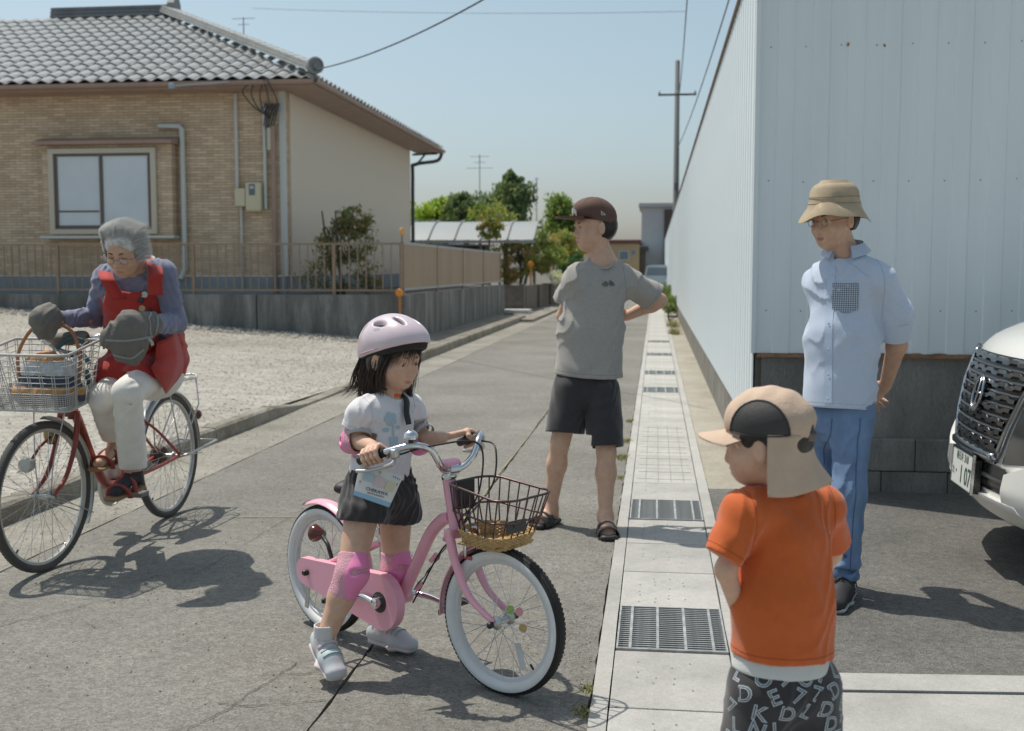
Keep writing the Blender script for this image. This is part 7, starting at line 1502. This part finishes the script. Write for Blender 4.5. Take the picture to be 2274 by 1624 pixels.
# puffed shorts
sp = [('add', ec(pel + Z * .045, pel - Z * .01, (.108, .085), (.125, .10), lat), 0), ('add', ec(pel - lat * .05 - Z * .01, at(806, 1142, 3.86), (.080, .092), (.086, .096), lat), .03), ('add', ec(pel + lat * .05 - Z * .01, at(884, 1138, 4.0), (.080, .092), (.080, .09), lat), .03)]
def puck(x, y, z): u = np.arctan2(y - pel[1], x - pel[0]); q = np.clip((pel[2] + .04 - z) * 14, 0, 1); return .0035 * np.sin(26 * u + 3 * np.sin(z * 30)) * (1 - .6 * q)
sp += [('disp', puck), ('disp', cloth(.006, 56, 56, 34, 55)), slab(at(803, 1160, 3.86), knR - hpR + np.array([0, 0, -.15]), .12, .06), slab(at(886, 1156, 4.0), knL - hpL, .12, .06), ('sub', rc(hpR - Z * .05, knR, .064, .055), .01), ('sub', rc(hpL - Z * .05, knL, .064, .055), .01)]
sdf('shorts', sp, .005, M_blk, gl_)
# elbow and knee pads
M_pad = mat('hot_pink_pad', (0.86, 0.26, 0.50), 0.4, var=.05, vscale=8); M_pmesh = mat('pink_mesh', (0.80, 0.42, 0.50), 0.8, bump=.8, bscale=260, var=.12, vscale=160); M_vel = mat('grey_velcro', (.45, .46, .47), .7)
def pad(kn, up_p, dn_p, front, r_, L1, L2, name, shellc, straps, wrap):
    kn = np.array(kn); a = kn + nrm(np.array(up_p) - kn) * L1; b = kn + nrm(np.array(dn_p) - kn) * L2; fr = nrm(front); rr_ = r_
    oo = [('add', rc(a, kn + fr * .006, rr_, rr_ * 1.02), 0), ('add', rc(kn + fr * .006, b, rr_ * 1.02, rr_ * .95), .02), slab(a, a - kn, .1, .05), slab(b, b - kn, .1, .05)]
    if not wrap: oo.append(('cut', cut(kn - fr * .008, -fr)))
    oo.append(('sub', rc(a + (a - kn) * .5, kn, rr_ * .86, rr_ * .86), .003)); oo.append(('sub', rc(kn, b + (b - kn) * .5, rr_ * .86, rr_ * .84), .003))
    p_ = sdf(name, oo, .0042, M_pmesh, gl_)
    sdf('pad_shell', [('add', rc(a + (kn - a) * .30 + fr * .012, kn + fr * .020, rr_ * .88, rr_ * .92), 0), ('add', rc(kn + fr * .020, b + (kn - b) * .25 + fr * .012, rr_ * .92, rr_ * .80), .02), ('cut', cut(kn + fr * rr_ * .30, -fr)), ('sub', rc(kn + fr * (rr_ * 1.1) - np.cross(fr, Z) * .03 + Z * .012, kn + fr * (rr_ * 1.1) + np.cross(fr, Z) * .03 + Z * .016, .008, .008), .012)], .004, M_pad, p_)
    for t in straps:
        c = a + (b - a) * t; d = nrm(b - a); q = nrm(np.cross(d, fr)); MB().tube([c + (fr * math.cos(x) + q * math.sin(x)) * (rr_ * 1.0) for x in np.linspace(0, 2 * math.pi, 22)[:-1]], .010, 6, closed=True, flat=.22, side=tuple(d)).build('strap', M_vel, p_, smooth=True)
kf = nrm(fwd * .8 - lat * .3 + Z * .1)
pad(knR, hpR, anR, fwd, .0515, .062, .085, 'knee_pad', M_pad, (), True); pad(knL, hpL, anL, fwd, .0515, .062, .085, 'knee_pad', M_pad, (), True)
pad(elR, shR, wrR, -RT * .75 + nrm(elR - wrR) * .5 - Z * .35, .040, .042, .050, 'elbow_pad', M_pad, (.06, .42), False); pad(elL, shL, wrL, nrm(elL - wrL) * .6 - Z * .55 + TC * .35, .039, .042, .050, 'elbow_pad', M_pad, (.06, .5), False)
# socks and trainers
M_sk = mat('white_sock', (.66, .65, .65), .85, bump=.3, bscale=180); M_tr1 = mat('pale_pink_trainer', (.62, .53, .54), .55, col2=(.50, .60, .63), vscale=26); M_tr2 = mat('trainer_sole', (.62, .54, .53), .6)
def trainer(an, toe_d, pitch, p):
    d0 = nrm(toe_d * np.array([1, 1, 0])); d = nrm(d0 * math.cos(pitch) - Z * math.sin(pitch)); sd = np.cross(d0, Z); up_ = np.cross(sd, d); ank = np.array(an); s0 = ank - up_ * .066
    sdf('sock', [('add', rc(ank + Z * .05, ank - up_ * .02, .037, .036), 0), ('sub', rc(ank + Z * .045, ank + Z * .12, .031, .031), .003), slab(ank + Z * .052, Z, .07, .03)], .004, M_sk, p)
    M_ = np.array([d, sd, up_]).T
    so = sdf('trainer', [('add', ec(s0 - d * .038 + up_ * .036, s0 + d * .06 + up_ * .038, (.033, .036), (.037, .034), sd), 0), ('add', ec(s0 + d * .06 + up_ * .034, s0 + d * .115 + up_ * .026, (.037, .032), (.037, .024), sd), .02), ('add', rc(s0 + up_ * .045, s0 + up_ * .078 - d * .006, .037, .036), .02), ('cut', cut(s0 + up_ * .012, -up_)), ('sub', rc(ank - up_ * .01 - d * .004, ank + up_ * .09 - d * .004, .030, .036), .004)], .0042, M_tr1, p)
    sdf('sole', [('add', ec(s0 - d * .04 + up_ * .012, s0 + d * .06 + up_ * .012, (.037, .014), (.040, .014), sd), 0), ('add', ec(s0 + d * .06 + up_ * .012, s0 + d * .122 + up_ * .013, (.040, .014), (.038, .013), sd), .02), ('cut', cut(s0 + up_ * .002, -up_)), ('cut', cut(s0 + up_ * .021, up_))], .004, M_tr2, so)
    bs = bvh_of(so)
    for i, t in enumerate((.028, .052, .072)):
        S_ = snap([s0 + d * t + sd * x + up_ * .1 for x in np.linspace(-.034, .034, 11)], bs, -up_, .0015, .2); S_ = [q for q in S_ if q]
        if len(S_) > 3: MB().tube(S_, .008 if i == 0 else .004, 6, flat=.35, side=tuple(d)).build('velcro_strap' if i == 0 else 'lace', M_tr2 if i == 0 else mat('teal_lace', (.30, .46, .46), .7), so, smooth=True)
trainer(anR, np.array([.62, -.78, 0]), R(24), gl_); trainer(anL, T.f * .9 + RT * .5, R(4), gl_)
# flat pouch hanging at her hip; printed writing only
po = thing('pouch', 'small flat white and pale blue printed pouch hanging at the girl\'s hip', 'pouch', tuple(at(840, 1080, 3.70)))
A, B, C, D_ = at(799, 1030, 3.69), at(895, 1058, 3.73), at(864, 1127, 3.70), at(784, 1099, 3.66); U_ = nrm(B - A); V_ = nrm(D_ - A); N_ = nrm(np.cross(V_, U_)); N_ = N_ if N_ @ TC > 0 else -N_
L_ = lambda u, v, z=0: A * (1 - u) * (1 - v) + B * u * (1 - v) + C * u * v + D_ * (1 - u) * v + N_ * z
def pouch_part(v0, v1, z, name, m, par):
    mb = MB(); mb.grid(lambda u, v: L_(u, v0 + (v1 - v0) * v, z * math.sin(math.pi * u) ** .5 * math.sin(math.pi * (.12 + .8 * (v0 + (v1 - v0) * v))) ** .5), 12, 10); n = len(mb.v); nf = len(mb.f)
    mb.grid(lambda u, v: L_(u, v0 + (v1 - v0) * v, -z * math.sin(math.pi * u) ** .5 * math.sin(math.pi * (.12 + .8 * (v0 + (v1 - v0) * v))) ** .5 - .001), 12, 10); return mb.build(name, m, par, smooth=True)
pm = pouch_part(0, .86, .008, 'pouch_body', mat('pouch_white', (.80, .79, .75), .7), po); pouch_part(.86, 1.0, .008, 'pouch_base', mat('pouch_blue', (.33, .55, .72), .7), po)
pw = lambda u, v: L_(u, v, .0105)
for (u, v, ru, rv, c_) in [(.25, .34, .12, .15, (.50, .63, .72)), (.52, .40, .12, .16, (.72, .60, .61)), (.80, .42, .11, .14, (.70, .66, .46))]:
    mb = MB(); mb.add([pw(u + x * ru, v + y * rv) for x, y in ((-1, -1), (1, -1), (1, 1), (-1, 1))], [(0, 1, 2, 3)]); mb.build('colour_patch', mat('patch_%d' % int(u * 100), c_, .7), pm)
M_ink = mat('navy_ink', (.06, .08, .13), .7); M_bl = mat('ink_blue', (.12, .33, .55), .7)
def ptext(tx, size, u, v, name):
    Vt, Ft = text_mesh(tx, size, bold=.0002); W_ = nrm(np.cross(N_, U_)); W_ = W_ if W_ @ (A - D_) > 0 else -W_; link_mesh(name, [pw(u, v) + N_ * .0012 + U_ * p[0] + W_ * p[1] for p in Vt], Ft, M_ink, pm, smooth=False)
ptext('CHIIKAWA', .0150, .54, .69, 'pouch_lettering'); ptext('MATTE KURASHITAI', .0062, .54, .80, 'pouch_lettering')
bt = MB()
for i in range(4): 
    for (u0, v0) in ((.10, .05), (.77, .08)): u = u0 + .05 * i; v = v0 + .012 * i; bt.add([pw(u, v), pw(u + .042, v + .01), pw(u + .018, v + .075)], [(0, 1, 2)])
bt.build('bunting_print', M_bl, pm)
bl_ = MB()
for (u, v) in ((.08, .56), (.47, .10), (.93, .30)): bl_.add([pw(u + .025 * math.cos(a), v + .04 * math.sin(a)) for a in np.linspace(0, 2 * math.pi, 11)[:-1]], [tuple(range(10))]); bl_.add([pw(u, v + .04), pw(u + .006, v + .04), pw(u + .008, v + .12), pw(u + .003, v + .12)], [(0, 1, 2, 3)])
bl_.build('balloon_print', mat('balloon_ink', (.45, .42, .40), .7), pm)
MB().tube(bez([L_(0, 0), L_(-.02, -.10), L_(.06, -.16), L_(.15, -.12)], 12), .003, 6).build('clip', mat('clip_white', (.6, .6, .6), .4), po, smooth=True)

# ------------------------------------------------------------------ the boy
by = thing('person', 'small boy seen from behind in orange T-shirt and cap with neck flap', 'person', tuple(at(1740, 1500, 2.5) * np.array([1, 1, 0])))
lat = nrm(RT * .93 - TC * .25); fwd = nrm(-TC * .95 - RT * .32)
H = Head(at(1698, 988, 2.47), -RT * .90 - TC * .40 - Z * .10, k=.88)
nk = at(1738, 1085, 2.50); shL, shR = at(1652, 1142, 2.44), at(1826, 1128, 2.56); elL, wrL = at(1611, 1266, 2.43), at(1640, 1356, 2.50); elR, wrR = at(1846, 1230, 2.66), at(1790, 1330, 2.74)
pel = at(1740, 1500, 2.51); chest = at(1740, 1230, 2.50); hpL, hpR = pel - lat * .055 - Z * .03, pel + lat * .055 - Z * .03
knL, knR = hpL + fwd * .01 - Z * .20, hpR + fwd * .01 - Z * .20; anL, anR = np.array([*(hpL[:2] - lat[:2] * .01), .07]), np.array([*(hpR[:2] + lat[:2] * .01), .07])
ops = head_ops(H, 1.0) + [('add', rc(H(0, -.026, -.05), nk, .036, .040), .02), ('add', rc(shL, shR, .036, .036), .04), ('add', ec(chest, pel, (.085, .06), (.085, .065), lat), .04), ('add', rc(shL, elL, .026, .0215), .02), ('add', rc(elL, wrL, .022, .018), .015), ('add', rc(shR, elR, .026, .0215), .02), ('add', rc(elR, wrR, .022, .018), .015)]
ops += hand_ops(wrL, fwd * .75 + lat * .6 - Z * .25, -lat, fwd * .2 + Z, (.4, .5, .4), .66) + hand_ops(wrR, fwd * .4 - lat * .8, Z, fwd, (.4, .5, .4), .66)
for hp, kn_, an in ((hpL, knL, anL), (hpR, knR, anR)): ops += [('add', rc(hp, kn_, .06, .042), .03), ('add', rc(kn_, kn_ * .6 + an * .4, .041, .043), .02), ('add', rc(kn_ * .6 + an * .4, an, .042, .028), .02)]
lo, hi = H.box(); sdf('body', ops, .0062, [M_skin, M_lip], by, fine=[(lo, hi, .0028)], mfn=lips_fn(H, .0155)); face_parts(H, by, es=1.1, bw=.7)
sdf('hair', [('add', H.e(0, -.022, .022, .0865, .100, .092), 0), ('sub', H.e(0, .112, -.03, .1, .082, .10), .01), ('sub', rc(H(-.1, -.000, -.022), H(.1, -.000, -.022), .027, .027), .010), ('cut', cut(H(0, -.04, -.035), -H.U))], .0045, M_hair, by)
M_cb = mat('beige_cap', (0.56, 0.42, 0.315), 0.85, var=.06, vscale=30, bump=.2, bscale=200); M_ck = mat('black_cap_panel', (.042, .040, .038), .55, bump=.3, bscale=500)
HC = Head(H(0, 0, .004), H.F + Z * .10, k=.89)
cap_ops = [('add', HC.e(0, -.012, .052, .094, .110, .088), 0), ('cut', cut(HC(0, 0, .026), -HC.U + HC.F * .08)), ('sub', HC.e(0, -.012, .035, .086, .102, .082), .004), ('sub', HC.e(0, -.118, .040, .032, .03, .022), .006)]
def pleat(x, y, z):
    q = ((x - HC.c[0]) * HC.F[0] + (y - HC.c[1]) * HC.F[1] + (z - HC.c[2]) * HC.F[2]); s = ((x - HC.c[0]) * HC.X[0] + (y - HC.c[1]) * HC.X[1]); return .0012 * np.sin(140 * q + 20 * s) * (np.abs(s) < .055)
cpo_ = sdf('cap', cap_ops[:3] + [('disp', pleat)] + cap_ops[3:], .0042, M_cb, by)
for q in (1, -1):
    pn = MB(); CU = []; n_ = 30
    for rr_ in np.linspace(0, 1, 9):
        CU.append([(rr_ * .072 * math.cos(a) - .002, .034 + rr_ * (.078 * math.sin(a) if math.sin(a) > 0 else .004 * math.sin(a))) for a in np.linspace(0, 2 * math.pi, n_ + 1)[:-1]])
    V = []
    for ring_ in CU:
        for (y, z) in ring_: zz = max(0.0, 1 - ((y + .012) / .110) ** 2 - ((z - .052) / .088) ** 2); V.append(HC(q * (.094 * math.sqrt(zz) + .0022), y, z))
    pn.add(V, [(i * n_ + j, i * n_ + (j + 1) % n_, (i + 1) * n_ + (j + 1) % n_, (i + 1) * n_ + j) for i in range(8) for j in range(n_)]); po_ = pn.build('side_panel', M_ck, cpo_, smooth=True); MB().tube(V[-n_:], .0022, 5, closed=True).build('panel_piping', M_ck, po_, smooth=True)
brim(HC, .080, 0, .075, .030, .014, th=.004, curve=.014).build('cap_brim', M_cb, cpo_, smooth=True, autos=50)
# neck flap: draped cloth
def flap(u, v):
    a = R(-84 + 168 * u); q = 1 + .09 * math.sin(u * 13 + 1.5 * v) * v; s_ = math.sin(math.pi * min(1, v * 1.05)); x = .091 * math.sin(a) * (1 - .03 * s_ + .02 * v * v) * q; y = -.014 - .100 * math.cos(a) * (1 - .10 * s_ + .34 * v * v) * q
    return HC(x, y, .034 - (.118 + .034 * abs(math.sin(a)) ** 2) * v + .007 * math.sin(u * 9 + 2) * v)
fm_ = MB(); fm_.grid(flap, 40, 14); fo = fm_.build('neck_flap', M_cb, cpo_, smooth=True); fo.modifiers.new('t', 'SOLIDIFY').thickness = .003
MB().tube([HC(.031 * math.cos(a), -.117 + .008 * abs(math.cos(a)), .040 + .020 * math.sin(a)) for a in np.linspace(0, math.pi, 12)], .004, 6).build('strap_binding', M_cb, cpo_, smooth=True); MB().tube(bez([HC(.036, -.108, .024), HC(0, -.120, .022), HC(-.036, -.108, .024)], 10), .010, 6, flat=.3, side=tuple(HC.U)).build('back_strap', mat('cap_strap', (.15, .13, .11), .7), cpo_, smooth=True)
# T-shirt, undershirt hem, patterned shorts
M_or = mat('orange_tee', (0.58, 0.115, 0.018), 0.85, var=.06, vscale=40, bump=.15, bscale=320, sheen=.25)
ts = [('add', ec(chest + Z * .03, at(1738, 1340, 2.50), (.104, .078), (.105, .081), lat), 0), ('add', ec(at(1738, 1340, 2.50), at(1736, 1480, 2.51), (.106, .083), (.117, .094), lat), .04), ('add', rc(shL, shR, .044, .044), .04), ('add', rc(nk - Z * .012, shL, .038, .043), .03), ('add', rc(nk - Z * .012, shR, .038, .043), .03), ('add', rc(shL, at(1606, 1232, 2.42), .046, .043), .014), ('add', rc(shR, at(1846, 1205, 2.63), .046, .043), .014), ('disp', cloth(.0045, 50, 50, 28, 61)), slab(at(1604, 1238, 2.42), elL - shL - lat * .03, .054, .03), slab(at(1848, 1207, 2.63), elR - shR, .054, .03), ('sub', rc(nk - Z * .0, nk + Z * .1, .046, .05), .008), slab(at(1736, 1450, 2.51), -Z - lat * .04, .25, .1), ('sub', ec(at(1736, 1470, 2.51), at(1736, 1560, 2.51), (.092, .068), (.095, .07), lat), .005)]
o = sdf('t_shirt', ts, .0046, M_or, by)
M_os = mat('orange_seam', (.40, .07, .012), .9); seam(o, at(1736, 1450, 2.51) + Z * .016, -Z - lat * .04, M_os, 'hem_stitch', .3, .0009); seam(o, at(1604, 1238, 2.42) - nrm(elL - shL) * .016, elL - shL - lat * .03, M_os, 'cuff_stitch', .07, .0009); seam(o, at(1650, 1150, 2.45), nrm(lat + Z * .05), M_os, 'armhole_seam', .085, .0011); seam(o, at(1824, 1140, 2.56), nrm(lat - Z * .05), M_os, 'armhole_seam', .085, .0011)
MB().tube([nk + Z * .012 + lat * .047 * math.cos(a) + (fwd * .045 - Z * .004) * math.sin(a) for a in np.linspace(0, 2 * math.pi, 28)[:-1]], .006, 7, closed=True).build('collar', M_or, o, smooth=True)
sdf('undershirt', [('add', ec(at(1736, 1430, 2.51), at(1734, 1490, 2.51), (.104, .082), (.113, .090), lat), 0), ('disp', cloth(.0015, 50, 50, 30, 65)), slab(at(1734, 1483, 2.51), -Z - lat * .05, .25, .1), slab(at(1736, 1425, 2.51), Z, .25, .1)], .0046, mat('white_under', (.62, .63, .61), .85, bump=.2, bscale=300), by)
hmL, hmR = hpL - Z * .24 - lat * .02, hpR - Z * .24 + lat * .02
so_ = sdf('shorts', [('add', ec(pel + Z * .03, pel - Z * .02, (.098, .076), (.110, .088), lat), 0), ('add', rc(hpL, hmL, .075, .074), .03), ('add', rc(hpR, hmR, .075, .074), .03), ('disp', cloth(.004, 46, 46, 26, 67)), slab(hmL, -Z, .09, .06), slab(hmR, -Z, .09, .06), ('sub', rc(hmL + Z * .02, hmL - Z * .05, .064, .066), .004), ('sub', rc(hmR + Z * .02, hmR - Z * .05, .064, .066), .004)], .005, M_blk, by)
bv = bvh_of(so_); r = np.random.RandomState(12); M_lt = mat('grey_outline_print', (.48, .53, .57), .8); i = 0
back = -fwd; seq = ['D', 'L', 'O', '7', 'N', 'E', '+', 'D', '1', 'Z', 'O', 'L', 'E', '7', '+', 'D', 'K', 'O']
for row in range(7):
    for c in range(6):
        ang_ = R(-90 + 180 * (c + .5 * (row % 2) + .2) / 6.2); N2 = nrm(back * math.cos(ang_) + lat * math.sin(ang_)); pz = pel - Z * (-.02 + .036 * row) + (lat * .045 * np.sign(math.sin(ang_)) if row > 2 else 0)
        Vt, Ft = text_mesh(seq[r.randint(len(seq))], .047, outline=.00115); i += 1; a = r.uniform(-.5, .5); ca, sa = math.cos(a), math.sin(a)
        decal('print_letter', [(v[0] * ca - v[1] * sa, v[0] * sa + v[1] * ca, 0) for v in Vt], Ft, pz + N2 * .09, np.cross(Z, N2), N2, bv, M_lt, so_, .0012)
for an in (anL, anR): shoe(an, an + fwd * .13, by, mat('boy_shoe', (.08, .10, .16), .7), M_sole, .72)

# ================================================================== PARKED SUV
M_cw = mat('white_pearl_paint', (0.80, 0.80, 0.76), 0.22, coat=.7); M_ckr = mat('chrome_trim', (.42, .43, .45), .16, metal=1.0); M_gb = mat('gloss_black', (.012, .013, .015), .18); M_dk = mat('smoked_panel', (.035, .038, .042), .12, coat=.6)
CYc, CHW = 5.40, 0.90
car = thing('parked_suv', 'white family car with big chrome slatted grille parked by the warehouse', 'car', (3.6, CYc, 0))
PZ = [.19, .255, .35, .424, .532, .68, .83, .974, 1.03, 1.075, 1.12, 1.16]; PX_ = [1.67, 1.55, 1.455, 1.435, 1.445, 1.46, 1.495, 1.55, 1.605, 1.69, 1.83, 2.08]
def SX(Y_, z): t = (Y_ - CYc) / CHW; return float(np.interp(z, PZ, PX_)) + .16 * t * t + .10 * max(0, abs(t) - .55) ** 1.5 * 2.2
def patch(name, c, m, parent, off, nu=14, nv=10, th=.0, smooth=True):
    """c = four (Y, z) corners, counter-clockwise from lower left, laid on the nose of the car; off = outwards"""
    def f(u, v):
        y = (c[0][0] * (1 - u) + c[1][0] * u) * (1 - v) + (c[3][0] * (1 - u) + c[2][0] * u) * v; z = (c[0][1] * (1 - u) + c[1][1] * u) * (1 - v) + (c[3][1] * (1 - u) + c[2][1] * u) * v; return (SX(y, z) - off, y, z)
    mb = MB(); mb.grid(f, nu, nv)
    if th:
        n = len(mb.v); V0 = list(mb.v); mb.v += [(x + th, y, z) for x, y, z in V0]; ed = [i * (nv + 1) for i in range(nu + 1)] + [nu * (nv + 1) + j for j in range(1, nv + 1)] + [i * (nv + 1) + nv for i in range(nu - 1, -1, -1)] + [j for j in range(nv - 1, 0, -1)]
        for i in range(len(ed)): a, b = ed[i], ed[(i + 1) % len(ed)]; mb.f.append((a, b, b + n, a + n)); mb.m.append(0)
    return mb.build(name, m, parent, smooth=smooth, autos=40)
# nose skin, bonnet, sides, cabin
Y0, Y1 = CYc - CHW, CYc + CHW
nz = MB(); zs = np.linspace(.19, 1.16, 40); yy = np.linspace(Y0, Y1, 37)
nz.add([(SX(y, z) + .012 * (1 if (.42 < z < .50 and abs(y - CYc) < .5) else 0), y, z) for z in zs for y in yy], [(i * 37 + j, i * 37 + j + 1, (i + 1) * 37 + j + 1, (i + 1) * 37 + j) for i in range(39) for j in range(36)])
nz.build('front_body', M_cw, car, smooth=True)
sd_ = [(1.72, .22), (5.75, .24), (5.85, .6), (5.8, 1.05), (5.55, 1.55), (5.2, 1.66), (3.55, 1.68), (3.25, 1.62), (2.55, 1.20), (2.0, 1.13), (1.80, 1.0)]
bd = MB(); bd.prism(sd_[:4] + [(2.55, 1.20), (2.0, 1.12), (1.82, 1.0)], (0, Y0 + .06, 0), (1, 0, 0), (0, 0, 1), (0, 1, 0), CHW * 2 - .12); bd.build('side_body', M_cw, car)
MB().grid(lambda u, v: (2.04 + .55 * u, Y0 + .10 + (CHW * 2 - .2) * v, 1.158 + .05 * u + .02 * math.sin(math.pi * v)), 8, 12).build('bonnet', M_cw, car, smooth=True)
cbn = MB(); cbn.prism([(2.55, 1.205), (5.6, 1.06), (5.55, 1.5), (5.2, 1.62), (3.55, 1.64), (3.2, 1.58)], (0, Y0 + .16, 0), (1, 0, 0), (0, 0, 1), (0, 1, 0), CHW * 2 - .32); cbn.build('cabin', mat('car_glass', (.02, .025, .03), .08), car)
MB().box((4.35, CYc, 1.66), (1.9, CHW * 2 - .40, .05), bev=.02).build('roof', M_cw, car)
for x in (2.35, 4.95):
    for s in (-1, 1): w_ = MB().lathe([(0, 0), (.2, 0), (.22, .01), (.33, .02), (.35, .06), (.35, .19), (.33, .22)], (x, CYc + s * .89, .35), (0, -s, 0), 28).build('wheel', M_rub, car, smooth=True, autos=40); MB().lathe([(0, -.006), (.20, -.004), (.22, 0)], (x, CYc + s * .89, .35), (0, -s, 0), 20).build('rim', M_alloy, w_)
# grille: tapering opening with stepped chrome bars
gy = lambda z: .30 + .19 * ((z - .54) / .43) ** .9
patch('grille_backing', [(CYc - gy(.55), .55), (CYc + gy(.55), .55), (CYc + gy(.975), .975), (CYc - gy(.975), .975)], M_gb, car, .006, 20, 14)
gr_ = bpy.data.objects.new('grille', None); COL.objects.link(gr_); gr_.parent = car; BASE[gr_.name] = base_of(car)
zr = np.linspace(.595, .945, 8)
for k, z in enumerate(zr):
    hw = gy(z) - .02; n = 22; mb = MB(); st = (2 * hw) / 11
    pts = []
    for j in range(12): y = CYc - hw + st * j; pts += [(y, z + (.010 if (j + k) % 2 else 0)), (y + st * .72, z + (.010 if (j + k) % 2 else 0))] if j < 11 else [(y, z)]
    V = [];
    for (y, zz) in pts: x = SX(y, zz) - .016; V += [(x - .008, y, zz - .003), (x - .004, y, zz + .014), (x + .022, y, zz + .016), (x + .022, y, zz - .008)]
    m_ = len(pts); mb.add(V, [(4 * i + a, 4 * i + (a + 1) % 4, 4 * i + 4 + (a + 1) % 4, 4 * i + 4 + a) for i in range(m_ - 1) for a in range(4)]); mb.build('chrome_bar', M_ckr, gr_)
    if k < 7:
        zz = z + .026; hw = gy(zz) - .02; b2 = MB(); b2.tube([(SX(y, zz) - .010, y, zz) for y in np.linspace(CYc - hw, CYc + hw, 14)], .007, 4); b2.build('dark_bar', mat('dark_chrome', (.14, .145, .15), .25, metal=.8), gr_)
for s in (1, -1):
    bd_ = MB(); P_ = [(CYc + s * (gy(z) + .012), z) for z in np.linspace(.56, .985, 14)]; bd_.tube([(SX(y, z) - .012, y, z) for y, z in P_], .017, 6, flat=.8); bd_.build('grille_border', M_ckr, gr_, smooth=True)
MB().tube([(SX(y, .548) - .014, y, .548) for y in np.linspace(CYc - .32, CYc + .32, 14)], .024, 6).build('grille_border', M_ckr, gr_, smooth=True)
em = MB(); ec_ = np.array([SX(CYc, .80) - .030, CYc, .80]); eN = nrm((-1, 0, .25)); eU = nrm(np.cross((0, 1., 0), eN)); n = 28
ring = [ec_ + np.array([0, 1., 0]) * .062 * math.cos(a) + eU * .080 * math.sin(a) for a in np.linspace(0, 2 * math.pi, n + 1)[:-1]]; em.tube(ring, .008, 6, closed=True); em.tube([ec_ - eU * .075, ec_ + eU * .075], .006, 6); em.tube([ec_ - np.array([0, .058, 0]), ec_ + np.array([0, .058, 0])], .006, 6); eo = em.build('emblem', M_ckr, gr_, smooth=True)
MB().add([np.array(p) + np.array([.006, 0, 0]) for p in ring], [tuple(range(n))]).build('emblem_disc', mat('dark_chrome', (.14, .145, .15), .25, metal=.8), eo)
# smoked side panels, lower intake, lip, number plate
for s in (1, -1):
    q = lambda d: CYc + s * d
    patch('smoked_panel', [(q(.36), .53), (q(.86), .60), (q(.88), .95), (q(.53), .985)] if s > 0 else [(q(.86), .60), (q(.36), .53), (q(.53), .985), (q(.88), .95)], M_dk, car, .004)
    patch('bumper_corner', [(q(.40), .29), (q(.86), .25), (q(.88), .66), (q(.44), .50)] if s > 0 else [(q(.86), .25), (q(.40), .29), (q(.44), .50), (q(.88), .66)], M_cw, car, .028, th=.03)
patch('lower_intake', [(CYc - .42, .40), (CYc + .42, .40), (CYc + .40, .515), (CYc - .40, .515)], M_gb, car, .003)
patch('intake_louvre', [(CYc - .40, .455), (CYc + .40, .455), (CYc + .40, .468), (CYc - .40, .468)], mat('dark_chrome', (.14, .145, .15), .25), car, .012, th=.01)
patch('bumper_lip', [(CYc - .62, .27), (CYc + .62, .27), (CYc + .52, .375), (CYc - .52, .375)], M_cw, car, .030, th=.03)
patch('lower_trim', [(CYc - .80, .195), (CYc + .80, .195), (CYc + .62, .262), (CYc - .62, .262)], M_cw, car, .012, th=.02)
pc = np.array([1.402, CYc, .448]); pN = nrm((-1, 0, .06)); pU = np.array([0, -1., 0]); pV = np.cross(pN, pU); pV = pV if pV[2] > 0 else -pV; PM = np.array([pU, pV, pN]).T
pl = MB().box(pc, (.33, .165, .006), PM, .002).build('number_plate', mat('plate_white', (.68, .69, .66), .45), car)
fr_ = MB()
for a, b, sz in ((0, .0855, (.345, .008, .012)), (0, -.0855, (.345, .008, .012)), (.1685, 0, (.008, .164, .012)), (-.1685, 0, (.008, .164, .012))): fr_.box(pc + pU * a + pV * b, sz, PM)
fr_.build('plate_frame', M_ckr, pl); MB().box(pc + np.array([.02, 0, -.01]), (.34, .15, .03), PM).build('plate_holder', M_gb, car)
M_pg = mat('plate_green', (.03, .09, .06), .5)
def ptxt(tx, size, u, v, sx=1.0):
    Vt, Ft = text_mesh(tx, size, bold=size * .012); link_mesh('plate_lettering', [pc + pN * .0045 + pU * (u + p[0] * sx) + pV * (v + p[1]) for p in Vt], Ft, M_pg, pl, smooth=False)
ptxt('春日井', .042, -.045, .052, .9); ptxt('310', .052, .062, .052, .9); ptxt('た', .042, -.135, -.025); ptxt('・', .06, -.088, -.025); ptxt('1', .115, -.005, -.028, .9); ptxt('07', .115, .098, -.028, .9)
